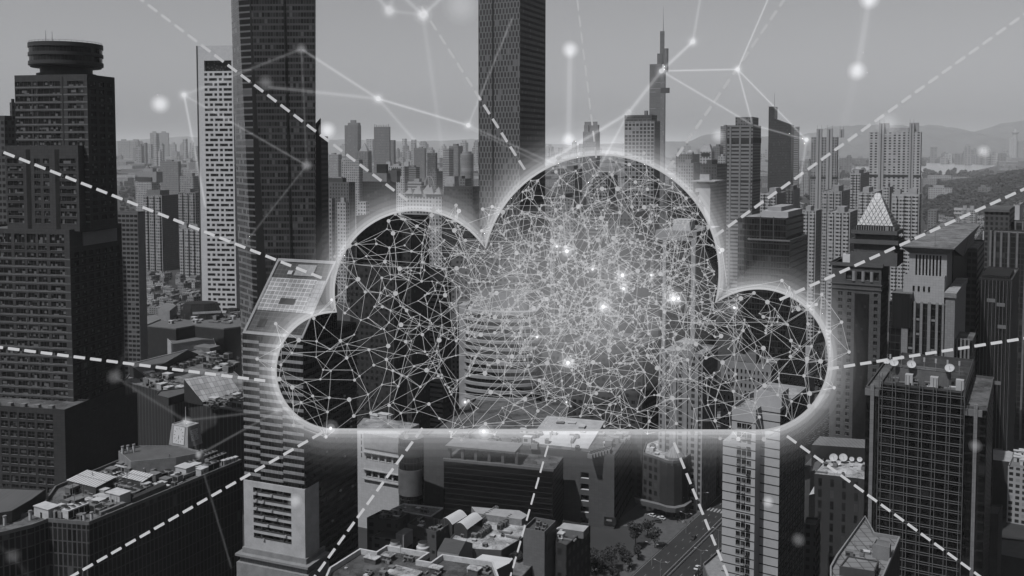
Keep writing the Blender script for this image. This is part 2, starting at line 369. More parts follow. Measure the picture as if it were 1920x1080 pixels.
def stepped_tower():
    t = B('office_tower', 'dark stone stepped office tower crowned by a round revolving drum at the left', 'office tower', -60, 130, 228, 435, 420, 11.5)
    st = panels(.07, 1.8, 1.24, .06, .5, .2); h0 = t.h; pz = 3.72; zb = h0 - 80
    cp = lambda l, y, z: [(t.lx(a, y, z), t.lx(b, y, z)) for a, b in l]
    mb = MB(); shell(mb, -t.w, 0, 0, t.d, 0, h0, st, ROOF)
    rows = [(h0 - 4.6 - pz * i, h0 - 2.3 - pz * i) for i in range(21)]
    rows[0] = (h0 - 5.4, h0 - 1.2); rows[1] = (h0 - 8.6, h0 - 6.6)
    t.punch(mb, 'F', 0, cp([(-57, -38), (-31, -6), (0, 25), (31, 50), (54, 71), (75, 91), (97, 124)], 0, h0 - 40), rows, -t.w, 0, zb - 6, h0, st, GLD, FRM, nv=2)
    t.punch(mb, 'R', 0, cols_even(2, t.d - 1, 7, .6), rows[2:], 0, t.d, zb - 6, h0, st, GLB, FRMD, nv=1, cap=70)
    mb.rim([(-t.w, 0), (0, 0), (0, t.d), (-t.w, t.d)], h0, h0 + 1.0, .4, st)
    t.build(mb, 'lower_block')
    bn = panels(.17, 1.8, 3, .06, .6, .25); mb = MB()
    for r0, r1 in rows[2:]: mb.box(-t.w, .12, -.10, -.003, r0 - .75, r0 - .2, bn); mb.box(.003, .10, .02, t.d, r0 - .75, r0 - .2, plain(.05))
    t.build(mb, 'sill_band')
    # upper block
    y = 8; zu = t.z(143, 0, y); x0, x1 = t.lx(27, y, zu), t.lx(163, y, zu); d1 = t.ly(215, x1, zu); zm = t.z(276, 0, 4)
    mb = MB(); shell(mb, x0, x1, y, d1, h0, zu, st, ROOF)
    r2 = [(zu - 4.3 - 3.43 * i, zu - 2.1 - 3.43 * i) for i in range(int((zu - h0 - 4) / 3.43))]
    t.punch(mb, 'F', y, cp([(30, 60), (63, 70), (72, 114), (128, 158)], y, zu - 20), r2, x0, x1, h0, zu, st, GLD, FRM, nv=3, cap=100)
    t.punch(mb, 'R', x1, cols_even(y + 1, d1 - 1, 3, .66), r2, y, d1, h0, zu, st, GLB, FRMD, nv=1, cap=100)
    mb.rim([(x0, y), (x1, y), (x1, d1), (x0, d1)], zu, zu + .9, .4, st)
    xs = t.lx(116.5, y, zu); mb.box(xs - .35, xs + .35, y - .15, y - .003, h0, zu, FRMD)
    t.build(mb, 'upper_block'); mb = MB()
    for r0, r1 in r2: mb.box(x0, xs - .4, y - .10, y - .003, r0 - .8, r0 - .2, bn); mb.box(xs + .4, x1, y - .10, y - .003, r0 - .8, r0 - .2, bn)
    t.build(mb, 'sill_band')
    y = 3.5; xa, xb = t.lx(10, y, zm), t.lx(146, y, zm)
    mb = MB(); shell(mb, xa, xb, y, 7.98, h0, zm, st, ROOF, right=True)
    r3 = [(zm - 7.4 - 3.43 * i, zm - 5.2 - 3.43 * i) for i in range(9)]
    t.punch(mb, 'F', y, cp([(15, 44), (65, 76), (82, 93), (113, 143)], y, zm - 20), r3, xa, xb, h0, zm, st, GLD, FRM, nv=2)
    for px in (52, 106): xx = t.lx(px, y, zm); mb.box(xx - 1.1, xx + 1.1, y - .1, y - .003, h0, zm - 1, DARK)
    mb.rim([(xa, y), (xb, y), (xb, 7.97), (xa, 7.97)], zm, zm + .8, .3, st)
    t.build(mb, 'middle_wing')
    # drum
    yc = 8 + 20; Z = lambda py: t.z(py, 0, yc); cx = t.lx(124, yc, Z(100)); r = (t.lx(194, yc, Z(100)) - cx) * .82
    dk = plain(.07, .5, .2); gl = facade(.05, .02, 1.6, 60, .88, 2, .9, .1, .2); mb = MB()
    mb.cyl(cx, yc, r * .80, zu, Z(138), dk, n=40); mb.cyl(cx, yc, r * .7, Z(138), Z(125), dk, n=40)
    t.build(mb, 'neck')
    mb = MB()
    for a, b, q, m in ((126, 123, .95, dk), (123, 116, 1.0, dk), (116, 106, .97, gl), (106, 100, 1.0, dk), (100, 90, .975, gl), (90, 82, 1.0, dk)):
        mb.cyl(cx, yc, r * q, Z(a), Z(b), m, ROOFD, n=56)
    t.build(mb, 'drum')
    mb = MB(); ang = [2 * math.pi * i / 40 for i in range(41)]; zr = Z(79); rr = r * .97
    for i in range(40):
        p, q = (cx + rr * math.cos(ang[i]), yc + rr * math.sin(ang[i])), (cx + rr * math.cos(ang[i + 1]), yc + rr * math.sin(ang[i + 1]))
        mb.bar((*p, zr), (*q, zr), .06, .06, METAL); mb.bar((*p, Z(82)), (*p, zr), .05, .05, METAL)
    t.build(mb, 'railing')
    for px, py in ((86, 60), (98, 62)):
        mb = MB(); x = t.lx(px, yc - 10, Z(80)); mb.tube((x, yc - 10, Z(82)), (x, yc - 10, Z(py)), .16, METAL, r1=.07); t.build(mb, 'antenna')
    # sign band on the shaded side
    mb = MB(); a, b = t.ly(155, 0, h0 - 6), t.ly(218, 0, h0 - 6); mb.box(.003, .5, a, b, h0 - 7.2, h0 - 1.0, plain(.3, .7, .2)); t.build(mb, 'sign_panel')
    t.finish()
    t = B('office_block', 'small dark podium block with square windows at the foot of the stepped tower', 'office block', -70, 121, 168, 772, 404, 11.5)
    st2 = panels(.055, 2, 1.3, .06, .5, .2); mb = MB(); shell(mb, -t.w, 0, 0, t.d, 0, t.h, st2, ROOF, right=True)
    rows = [(t.h - 4.4 - 4.1 * i, t.h - 1.6 - 4.1 * i) for i in range(9)]
    t.punch(mb, 'F', 0, [(t.lx(a, 0, t.h - 10), t.lx(b, 0, t.h - 10)) for a, b in ((-60, -45), (-40, -25), (-20, -5), (2, 15), (19, 32), (36, 49), (52, 65), (70, 83), (86, 100))], rows, -t.w, 0, 0, t.h, st2, GLB, FRM, nv=1, nh=1)
    t.build(mb, 'body'); mb = MB(); mb.rim([(-t.w, 0), (0, 0), (0, t.d), (-t.w, t.d)], t.h, t.h + .9, .4, st2); t.build(mb, 'parapet')
    for i in range(5):
        mb = MB(); x = -t.w + 14 + 7 * i; mb.box(x, x + 2.2, 2, 4, t.h, t.h + 1.6, METAL); t.build(mb, 'planter')
    t.finish()
    t = B('annex', 'windowless dark tiled annex behind the podium of the stepped tower', 'annex', 160, 167, 257, 778, 421, 11.5)
    mb = MB(); m = panels(.06, 2.4, 1.1, .07, .5, .2); mb.box(-t.w, 0, 0, t.d, 0, t.h, m, ROOF); t.build(mb, 'body')
    mb = MB(); mb.rim([(-t.w, 0), (0, 0), (0, t.d), (-t.w, t.d)], t.h, t.h + .8, .3, m); t.build(mb, 'parapet')
    for L, Cx, Rr, py, Y, lab in ((-30, 8, 28, 225, 520, 'narrow dark office tower half hidden behind the stepped tower'), (18, 22, 30, 192, 640, 'thin pale tower peeking out left of the stepped tower')):
        t = B('office_tower', lab, 'office tower', L, Cx, Rr, py, Y, 11.5); mb = MB(); mb.box(-t.w, 0, 0, t.d, 0, t.h, facade(.12, .03, 2.6, 3.5, .7, .55), ROOF); t.build(mb, 'body')
        mb = MB(); mb.box(-t.w * .8, -.5, 1, t.d * .8, t.h, t.h + 2.5, st); t.build(mb, 'roof_house')
stepped_tower()

def pattern_tower():
    t = B('office_tower', 'white slab tower with a woven pattern of short and long dark windows', 'office tower', 370, 436, 440, 85, 770, 8); t.d = 34
    wh = panels(.72, 1.6, 1.74, .05, .75, .08); h = t.h; ztop = t.z(137); pitch = 9.42 * t.Y / F; mb = MB()
    xa, xb = t.lx(383, 0, ztop), t.lx(434, 0, ztop)
    shell(mb, -t.w, 0, 0, t.d, 0, h, wh, ROOFL, right=True)
    zo0, zo1 = t.z(133), t.z(113)
    t.punch(mb, 'F', 0, [(xa, xb)], [(zo0, zo1)], -t.w, 0, zo0 - .4, h, wh, GLB, FRMD, rec=2.5, nv=7, sill=False)
    pats = ([(0, .11), (.17, .46), (.53, .64), (.70, 1)], [(0, .30), (.36, .47), (.53, .83), (.89, 1)], [(0, .11), (.19, .30), (.37, .66), (.73, .84), (.89, 1)], [(0, .29), (.36, .46), (.53, .64), (.71, 1)])
    z = zo0 - .4; k = 0; W = xb - xa; seq = (2, 0, 1, 0, 3, 0, 2, 1, 0, 2, 3, 1)
    while z > pitch + 30:
        c = [(xa + a * W, xa + b * W) for a, b in pats[seq[k % 12]]]
        t.punch(mb, 'F', 0, c, [(z - pitch * .80, z - pitch * .28)], -t.w, 0, z - pitch, z, wh, GLB, FRMD, rec=.5, nv=0, sill=False); z -= pitch; k += 1
    mb.poly([(-t.w, 0, 0), (0, 0, 0), (0, 0, z), (-t.w, 0, z)], wh)
    t.build(mb, 'body')
    mb = MB(); mb.box(-t.w - 1.0, -t.w, -.4, t.d, 0, h, plain(.08, .6, .2)); t.build(mb, 'edge_fin')
    t.finish()
pattern_tower()

def black_tower():
    root = empty('skyscraper', (at(590, 600, 520).x, 520, 0)); tag(root, 'tall black glass skyscraper with a paler curved corner beside the white patterned slab', 'skyscraper')
    ox, oy = root.location.x, root.location.y
    def pt(p0, p5, Y, z):
        # picture column p0 at row 0 and p5 at row 500, at depth Y
        py = 0
        for _ in range(4):
            px = p0 + (p5 - p0) * py / 500
            b = (z - H) / Y; py = CY - F * (b * CP + SP) / (CP - b * SP)
        w = at(px, py, Y); return (w.x - ox, w.y - oy, z)
    zt = 300; zs = [0, 60, 120, 180, 240, zt]
    fr = facade(.085, .024, 1.55, 3.55, .84, .66, 1.5, .07, .3, spec=.3); fd = facade(.06, .014, 1.9, 3.55, .5, .5, .8, .03, .3)
    ch = facade(.24, .10, 2.2, 3.55, .86, .66, .8, .10, .12, spec=.6); cs = facade(.16, .022, 30, 3.55, 2, .72, .9, .02, .2)  # corner glass colours lightened to carry the sky's reflection
    cols = [(592, 592, 546, None), (591.5, 591.5, 521, fd), (470, 498, 522, fr), (468, 481, 522.6, plain(.02, .5, .1)), (447, 472, 526, cs), (440, 463, 534, ch), (433, 448, 545, ch), (436, 450, 570, ch)]
    parts = {}
    for i in range(len(cols) - 1):
        a, b = cols[i + 1], cols[i]; m = cols[i + 1][3]
        nm = 'front_wall' if m is fr else 'corner_glazing' if m in (ch, cs) else 'edge_wall'
        mb = parts.setdefault(nm, MB())
        acc = 0
        for k in range(5):
            q = [pt(a[0], a[1], a[2], zs[k]), pt(b[0], b[1], b[2], zs[k]), pt(b[0], b[1], b[2], zs[k + 1]), pt(a[0], a[1], a[2], zs[k + 1])]
            mb.poly(q, m)
    mb = parts['edge_wall']; tp = [pt(c[0], c[1], c[2], zt) for c in reversed(cols)]; mb.poly(tp, ROOFD)
    for k in range(5):
        mb.poly([pt(592, 592, 546, zs[k]), pt(436, 450, 570, zs[k]), pt(436, 450, 570, zs[k + 1]), pt(592, 592, 546, zs[k + 1])], fd)
    for n_, mb in parts.items(): mb.build(n_, root)
    # darker vertical seams and a few open windows proud of the curtain wall
    mb = MB()
    for p0, p5 in ((532, 546), (534.5, 549)):
        for k in range(5):
            a, b = Vector(pt(p0, p5, 521.2, zs[k])), Vector(pt(p0, p5, 521.2, zs[k + 1])); mb.bar(a, b, .25, .12, plain(.012, .5, .1))
    mb.build('seam', root)
    t = B('office_tower', 'dark gridded slab tower right behind the black skyscraper', 'office tower', 585, 602, 615, 255, 600, 8); mb = MB(); mb.box(-t.w, 0, 0, t.d, 0, t.h, facade(.075, .02, 2.1, 3.4, .6, .5, .6, .05), ROOFD); t.build(mb, 'body')
    mb = MB(); za, zb = t.z(240), t.z(222); mb.poly([(-t.w, -.4, 0), (-.3, -.4, 0), (-.3, -.4, zb), (-t.w, -.4, za)], plain(.05)); mb.poly([(-.3, -.4, 0), (-.3, .8, 0), (-.3, .8, zb), (-.3, -.4, zb)], plain(.05))
    mb.poly([(-t.w, -.4, za), (-.3, -.4, zb), (-.3, .8, zb), (-t.w, .8, za)], plain(.05)); t.build(mb, 'fin')
black_tower()

def wedge_tower():
    t = B('office_tower', 'banded dark office tower with a sloping glass roof and white lower floors', 'office tower', 455, 568, 668, 636, 350, 22)
    d1 = t.ly(631, 0, t.h + 25); z1 = t.z(491, 0, d1); h = t.h; w = t.w; d = t.d
    drk = facade(.035, .014, 1.5, 3.1, .86, .9, .9, .02, .25); mb = MB(); zw = t.z(917); zb = t.z(1046)
    mb.poly([(-w, 0, zw), (0, 0, zw), (0, 0, h), (-w, 0, h)], drk)
    mb.poly([(0, 0, 0), (0, d, 0), (0, d, h), (0, 0, h)], drk); mb.poly([(0, 0, h), (0, d1, h), (0, d1, z1)], drk); mb.poly([(-w, d1, h), (-w, 0, h), (-w, d1, z1)], drk)
    mb.poly([(-w, d, 0), (-w, 0, 0), (-w, 0, h), (-w, d, h)], drk); mb.poly([(0, d, 0), (-w, d, 0), (-w, d, h), (0, d, h)], drk)
    mb.poly([(0, d1, h), (-w, d1, h), (-w, d1, z1), (0, d1, z1)], drk); mb.poly([(-w, d1, h), (0, d1, h), (0, d, h), (-w, d, h)], ROOFD)
    t.build(mb, 'body')
    # sloping roof
    S = lambda x, f, o=0: (x, d1 * f - o * .7, h + (z1 - h) * f + o * .7)
    gl = panels(.21, 2.0, 1.5, .26, 2.1, .5, .4); dkp = panels(.05, 2, 1.5, .2, 2, .3); mb = MB()
    X = lambda f: -w + w * f
    def slab(x0, x1, f0, f1, o, m):
        a, b, c, e = S(x0, f0, o), S(x1, f0, o), S(x1, f1, o), S(x0, f1, o); mb.poly([a, b, c, e], m)
        for p, q, g0, g1 in ((x0, x1, f0, f0), (x1, x1, f0, f1), (x1, x0, f1, f1), (x0, x0, f1, f0)):
            mb.poly([S(p, g0, 0), S(q, g1, 0), S(q, g1, o), S(p, g0, o)], m)
    slab(X(0), X(1), 0, 1, .02, dkp); t.build(mb, 'roof_deck')
    mb = MB(); slab(X(.03), X(.82), .31, .74, .25, gl); slab(X(.82), X(.985), .31, .74, .2, panels(.36, 2.0, 1.5, .2, .6, .2)); t.build(mb, 'roof_glazing')
    mb = MB(); e = panels(.30, 1.4, .8, .05, .6, .1)
    for a, b, f0, f1 in ((0, .04, 0, 1), (.97, 1, 0, 1), (.04, .97, .96, 1), (.04, .97, 0, .035)): slab(X(a), X(b), f0, f1, .45, e)
    t.build(mb, 'roof_frame')
    mb = MB(); slab(X(.40), X(.72), .78, .93, .5, panels(.28, .9, .6, .05, .6, .2)); slab(X(.28), X(.36), .79, .84, .5, FRML); t.build(mb, 'roof_hatch')
    mb = MB(); slab(X(.36), X(.62), .40, .48, .32, DARK); t.build(mb, 'roof_vent')
    mb = MB(); slab(X(.18), X(.30), .10, .2, .3, DARK); t.build(mb, 'skylight'); mb = MB(); slab(X(.55), X(.66), .10, .2, .3, DARK); t.build(mb, 'skylight')
    # light spandrel bands, stepped in three lengths
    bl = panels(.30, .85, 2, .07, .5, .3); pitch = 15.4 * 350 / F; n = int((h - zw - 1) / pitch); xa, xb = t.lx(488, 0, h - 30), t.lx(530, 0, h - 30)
    for i in range(n):
        mb = MB(); z = h - 2.2 - pitch * i
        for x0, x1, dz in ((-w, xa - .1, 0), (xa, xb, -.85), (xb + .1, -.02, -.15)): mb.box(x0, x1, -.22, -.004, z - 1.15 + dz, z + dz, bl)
        t.build(mb, 'spandrel_band')
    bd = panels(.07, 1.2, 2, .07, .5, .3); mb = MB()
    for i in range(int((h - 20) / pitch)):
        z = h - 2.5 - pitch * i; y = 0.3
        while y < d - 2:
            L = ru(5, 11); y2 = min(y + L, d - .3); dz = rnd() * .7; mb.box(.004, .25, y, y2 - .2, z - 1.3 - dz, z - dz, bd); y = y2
    t.build(mb, 'side_spandrels')
    # white lower floors
    wc = plain(.54, .85, .35, .18); mb = MB(); x0, x1 = t.lx(475, -.5, zw - 8), t.lx(546, -.5, zw - 8)
    rows = [(zw - 3.9 - 3.02 * i, zw - 2.3 - 3.02 * i) for i in range(7)]
    mb.poly([(-w - .3, -.5, zw), (.3, -.5, zw), (.3, 1, zw), (-w - .3, 1, zw)], wc); mb.poly([(.3, -.5, zb), (.3, 9, zb), (.3, 9, zw), (.3, -.5, zw)], wc); mb.poly([(-w - .3, 9, zb), (-w - .3, -.5, zb), (-w - .3, -.5, zw), (-w - .3, 9, zw)], wc)
    W = x1 - x0; t.punch(mb, 'F', -.5, [(x0, x0 + W * .2), (x0 + W * .2 + .02, x0 + W * .78), (x0 + W * .78 + .02, x1)], rows, -w - .3, .3, zb, zw, wc, GLB, FRMD, rec=.8, nv=0)
    t.build(mb, 'lower_floors')
    acm = MB(); acm.box(0, .9, -.5, 0, 0, .7, FRML); acme = acm.mesh('air_conditioner')
    k = 0
    for i in range(7):
        for f in random.sample([.06, .25, .36, .47, .6, .83], 2 if i < 4 else 1):
            inst('air_conditioner', acme, (x0 + W * f, -.55, rows[i][0] - .75), 0, t.root)
    for i in range(13):
        inst('air_conditioner', acme, (.3, ru(10, d - 3), ru(30, h - 10)), R(90), t.root)
    t.finish()
    zt = t.z(1046); mb = MB(); m = plain(.30, .8, .4, .3)
    r = empty('podium', t.wp(0, 0, 0), -R(22)); tag(r, 'pale ribbed podium ledge under the banded tower with sloping roof', 'podium')
    for i, (o, a, b) in enumerate(((2.6, zt - 9, zt - 5.6), (1.6, zt - 5.6, zt - 3), (3, zt - 3, zt - 2.1), (1.0, zt - 2.1, zt - .004))): mb.box(-w - o, o, -o, 12, a if i else 0, b, m if i != 1 else panels(.3, .8, 5, .1, .4))
    mb.build('body', r)
wedge_tower()

def light_tower():
    t = B('apartment_tower', 'pale tower with dark floor lines and triple windows standing beside the boulevard', 'apartment tower', 1372, 1463, 1512, 772, 330, 32)
    h = t.h; pitch = 17.6 * 330 / F * 1.0; wl = plain(.48, .85, .2, .1); sd = plain(.20, .85, .2, .1); mb = MB()  # sd darkens the same finish to paint the shaded side
    xl, xm, xn = t.lx(1355, -6, h - 20), t.lx(1416, -6, h - 20), t.lx(1372, -6, h - 4); zl = t.z(826, xl, -6)
    n = int(h / pitch)
    rows = [(h - 3.0 - pitch * i, h - 1.25 - pitch * i) for i in range(n - 1)]
    # right hand half
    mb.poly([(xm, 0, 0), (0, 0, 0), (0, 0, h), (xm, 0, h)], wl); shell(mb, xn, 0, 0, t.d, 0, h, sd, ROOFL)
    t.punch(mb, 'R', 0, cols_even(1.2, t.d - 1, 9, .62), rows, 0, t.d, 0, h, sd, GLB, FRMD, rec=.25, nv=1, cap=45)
    # left hand projecting half
    wx = [t.lx(a, -6, h - 30) for a in (1380.5, 1388.5, 1389.6, 1398, 1399, 1407.5)]
    t.punch(mb, 'F', -6, [(wx[0], wx[1]), (wx[2], wx[3]), (wx[4], wx[5])], rows[4:], xl, xm, 0, zl, wl, GLB, FRM, rec=.3, nv=1, cap=100)
    t.punch(mb, 'F', -6, [(wx[0], wx[1]), (wx[2], wx[3]), (wx[4], wx[5])], rows[1:4], xn, xm, zl, h, wl, GLB, FRM, rec=.3, nv=1, cap=100)
    mb.poly([(xm, -6, 0), (xm, 0, 0), (xm, 0, h), (xm, -6, h)], wl); mb.poly([(xl, 4, 0), (xl, -6, 0), (xl, -6, zl), (xl, 4, zl)], wl); mb.poly([(xn, 0, zl), (xn, -6, zl), (xn, -6, h), (xn, 0, h)], wl)
    mb.poly([(xl, -6, zl), (xn, -6, zl), (xn, 4, zl), (xl, 4, zl)], ROOFL); mb.poly([(xn, -6, h), (xm, -6, h), (xm, 0, h), (xn, 0, h)], ROOFL)
    t.build(mb, 'body')
    mb = MB(); ln = plain(.035, .8, .1)
    for i in range(n - 1):
        z = h - .3 - pitch * i - .55
        if i: mb.box(xl if z < zl else xn, xm + .05, -6.05, -5.996, z, z + .34, ln)
        mb.box(xm + .06, .06, -.06, -.003, z, z + .34, ln); mb.box(.003, .06, -.05, t.d, z, z + .34, ln)
    t.build(mb, 'floor_line')
    aw = MB(); aw.poly([(0, -.8, -.45), (1.4, -.8, -.45), (1.4, 0, 0), (0, 0, 0)], FRML); aw.poly([(0, 0, 0), (1.4, 0, 0), (1.4, -.8, -.45), (0, -.8, -.45)], FRM); aw.poly([(0, -.02, -.3), (0, -.78, -.5), (0, -.78, -.42), (0, -.02, 0)], FRM); aw = aw.mesh('awning')
    for r0, r1 in rows[2:]:
        for j in range(3):
            if rnd() < .55: inst('awning', aw, (wx[2 * j], -6.13, r0 - .1 + (.3 if rnd() < .4 else 0)), 0, t.root)
    # penthouse and roof edge
    zp = t.z(742, 0, 3); mb = MB(); xp = t.lx(1414, 3, zp); dp = t.ly(1479, -.4, zp); mb.box(xp, -.4, 3, dp, h, zp, wl, ROOFL); mb.rim([(xp, 3), (-.4, 3), (-.4, dp), (xp, dp)], zp, zp + .8, .25, wl)
    t.build(mb, 'penthouse')
    mb = MB(); mb.rim([(xn, -6), (xm, -6), (xm, 0), (0, 0), (0, t.d), (xn, t.d)], h, h + 1.1, .3, wl); t.build(mb, 'parapet')
    mb = MB(); cx, cy = xn + 9, 10
    for r, z0, z1 in ((10, h, h + 1.6), (7.5, h, h + 2.4)):
        for k in range(12):
            a, b = R(95 + 8 * k), R(103 + 8 * k); p, q = (cx + r * math.cos(a), cy + r * math.sin(a)), (cx + r * math.cos(b), cy + r * math.sin(b)); mb.bar((*p, (z0 + z1) / 2), (*q, (z0 + z1) / 2), .2, (z1 - z0) / 2, wl)
    for k in range(10): mb.bar((xn + 3 + k * 1.1, 4, h + 1.9), (xn + 6 + k * 1.1, 13, h + 1.9), .09, .12, METAL)
    t.build(mb, 'roof_pergola')
    t.finish()
    r = rp('shop_annex', 'low annex with a pale awning roof at the foot of the pale banded tower', 'annex', [(1318, 1062), (1357, 1028), (1420, 1075), (1400, 1130), (1340, 1120)], 16, plain(.2), plain(.3, .8, .5, .5), par=1.2)
light_tower()

def grid_tower():
    t = B('office_tower', 'black glass tower wrapped in a pale double lined grid with dishes on its roof', 'office tower', 1652, 1806, 1824, 738, 330, 20)
    h = t.h; w = t.w; bk = facade(.016, .006, 5.0, 3.5, .8, .8, 1.0, .03, .3); mb = MB(); mb.box(-w, 0, 0, t.d + 6, 0, h, bk, ROOFD); t.build(mb, 'body')
    br = plain(.16, .6, .15); nC = 6
    for i in range(nC + 1):
        x = -w + w * i / nC; mb = MB(); top = h + 4.5
        for o in (-.55, .55): mb.box(x + o - .10, x + o + .10, -.75, -.45, 0, top, br)
        t.build(mb, 'grid_post')
    pitch = 18.6 * 330 / F; n = int(h / pitch)
    for i in range(n):
        z = h - 1.4 - i * pitch; mb = MB()
        for o in (-.5, .35): mb.box(-w - .3, .3, -.42, -.2, z + o - .085, z + o + .085, br)
        t.build(mb, 'grid_rail')
    mb = MB(); mb.box(.003, .2, 0, t.d + 6, h - 2, h, br); t.build(mb, 'roof_edge')
    # side wings with pale fins
    for L, C_, zpy, fin0, fin1, Yo in ((1624, 1651, 750, 1632, 1639, 3.5), (1808, 1851, 765, 1826, 1833, 3.0)):
        z = t.z(zpy, 0, Yo); x0, x1 = t.lx(L, Yo, z), t.lx(C_, Yo, z); mb = MB(); mb.box(x0, x1 - .01 if x1 < 0 else x1, Yo, t.d + 3, 0, z, bk, ROOF); t.build(mb, 'side_wing')
        f0, f1 = t.lx(fin0, Yo - 1, z), t.lx(fin1, Yo - 1, z); mb = MB(); mb.box(f0, f1, Yo - 1, Yo - .01, 0 if L > 1700 else 18, z + 2, panels(.22, 2, 1.8, .07, .5, .2)); t.build(mb, 'fin')
        mb = MB(); mb.box(x0 - .3, f1 + 1.5, Yo - .6, Yo + 3, z - 2.4, z + .01, plain(.2)); t.build(mb, 'fin_cap')
        mb = MB(); mb.rim([(x0, Yo), (x1, Yo), (x1, t.d + 3), (x0, t.d + 3)], z, z + 1, .3, plain(.12)); t.build(mb, 'parapet')
    mb = MB(); mb.rim([(-w, 0), (0, 0), (0, t.d + 6), (-w, t.d + 6)], h, h + .8, .3, plain(.08)); mb.box(-w + 4, -5, 7, 13, h, h + 5.5, plain(.16, .8, .4), ROOF); t.build(mb, 'plant_room')
    for i in range(3):
        mb = MB(); x = -w + 8 + i * 8.5; mb.box(x, x + 2.6, 2, 4.6, h, h + 4.2, plain(.5, .7, .2)); t.build(mb, 'vent_shaft')
    for i in range(7):
        mb = MB(); x = -w + 2 + i * (w - 4) / 6; mb.tube((x, 8, h), (x, 8, h + 9.5), .12, METAL); mb.box(x - .3, x + .3, 7.8, 8.2, h + 8.3, h + 9.9, FRML); t.build(mb, 'antenna')
    mb = MB()
    for y in (6.5,): mb.box(-w + .5, -.5, y, y + .25, h + 6.2, h + 6.5, br)
    t.build(mb, 'roof_beam')
    return t
GT = grid_tower()

def pyramid_tower():
    t = B('office_tower', 'stepped dark stone tower topped by a bright glass pyramid', 'office tower', 1560, 1653, 1706, 499, 480, 30)
    h, w, d = t.h, t.w, t.d; st = panels(.10, 1.6, .55, .05, .55, .2); lx = lambda p: t.lx(p, 0, h - 40)
    pitch = 13.0 * 480 / F; n = 26; zr = t.z(548); mb = MB(); shell(mb, -w, 0, 0, d, 0, h, st, ROOF)
    rows = [(zr - 3.0 - pitch * i, zr - 1.0 - pitch * i) for i in range(n)]
    t.punch(mb, 'F', 0, [(lx(1570), lx(1578)), (lx(1587), lx(1594.5)), (lx(1637), lx(1644))], rows, -w, 0, 0, zr, st, GLB, FRM, rec=.5, nv=1, cap=78)
    t.punch(mb, 'F', 0, [(lx(1584), lx(1596)), (lx(1604), lx(1615)), (lx(1619), lx(1630)), (lx(1634), lx(1645))], [(t.z(528), t.z(512))], -w, 0, zr, h - 1.2, st, GLB, FRM, rec=1.5, nv=0, cap=90)
    mb.poly([(-w, 0, h - 1.2), (0, 0, h - 1.2), (0, 0, h), (-w, 0, h)], st)
    t.punch(mb, 'R', 0, cols_even(2, d - 2, 7, .45), rows, 0, d, 0, h, st, GLB, FRMD, rec=.4, nv=0, cap=0)
    t.build(mb, 'body')
    mb = MB(); mb.box(lx(1601), lx(1628), -.2, -.01, 8, zr - 1.5, facade(.02, .010, 1.4, 1.7, .8, .8, .8, .01, .3)); t.build(mb, 'glass_strip')
    mb = MB(); cm = plain(.12, .8, .3)
    for z, o, hh in ((h - .9, .9, .9), (zr + .6, .5, .5), (t.z(537), .5, .5)): mb.prism([(-w - o, -o), (o, -o), (o, d + o), (-w - o, d + o)], z, z + hh, cm)
    mb.rim([(-w - .9, -.9), (.9, -.9), (.9, d + .9), (-w - .9, d + .9)], h + .004, h + 1.0, .4, cm); t.build(mb, 'cornice')
    mb = MB()
    for p in (1598.5, 1616, 1632): x = lx(p); mb.cyl(x, .2, .9, t.z(530), t.z(511), plain(.3), n=14)
    t.build(mb, 'column')
    # stepped top
    cx, cy = -w * .5 + 4, d * .5; py = [(480, 1), ]
    Z = lambda p: t.z(p, 0, cy)
    lev = [(h, Z(470), 11.6, 'tier'), (Z(470), Z(455), 10.0, 'tier'), (Z(455), Z(447), 12.0, 'tier'), (Z(447), Z(437), 9.4, 'tier'), (Z(437), Z(430), 11.3, 'tier'), (Z(430), Z(422), 9.7, 'tier')]
    cx = t.lx(1645, cy, Z(440))
    for i, (z0, z1, r, nm) in enumerate(lev):
        mb = MB(); m = cm if i % 2 == 0 else panels(.10, 1.6, .8, .06, .5); mb.prism([(cx - r, cy - r), (cx + r, cy - r), (cx + r, cy + r), (cx - r, cy + r)], z0, z1, m, ROOFD)
        if i == 5: mb = MB(); mb.prism([(cx - r, cy - r), (cx + r, cy - r), (cx + r, cy + r), (cx - r, cy + r)], z0, z1, facade(.35, .03, 1.2, 20, .75, 3, .5), ROOFD)
        t.build(mb, nm)
    r = 8.8; z0, z1 = Z(421), Z(362); mb = MB(); k = .12; pm = panels(.46, 1.5, 1.5, .12, .18, .2, .35, .5)
    q = [(cx - r, cy - r), (cx + r, cy - r), (cx + r, cy + r), (cx - r, cy + r)]; mb.prism(q, z0, z1, pm, pm, taper=(cx, cy, k)); t.build(mb, 'glass_pyramid')
    mb = MB(); ln = plain(.07)
    for i in range(1, 8):   # diagonal glazing bars on the two visible sides
        f = i / 8
        for (a, b, o) in ((q[0], q[1], (0, -.06)), (q[1], q[2], (.06, 0))):
            for p, e in ((f, 0), (f, 1)):
                B0 = Vector((a[0] + (b[0] - a[0]) * p + o[0], a[1] + (b[1] - a[1]) * p + o[1], z0)); s = (1 - p if e else p)
                tA = Vector((cx + ((b if e else a)[0] - cx) * (1 - s * (1 - k)) + o[0], cy + ((b if e else a)[1] - cy) * (1 - s * (1 - k)) + o[1], z0 + (z1 - z0) * s))
                mb.bar(B0, tA, .09, .05, ln)
    t.build(mb, 'glazing_bar')
    for x, y in ((lx(1582), 5), (lx(1652) - 2, 4)):
        for k in range(2):
            mb = MB(); mb.box(x - 2.2 + k * 4.6, x + 2 + k * 4.6, y + k, y + 3.4 + k, h, h + 4.6 - k, plain(.8, .7, .25)); mb.cyl(x + k * 4.6, y + 1.7 + k, 1, h + 4.6 - k, h + 5.1 - k, METAL, n=12); t.build(mb, 'cooling_unit')
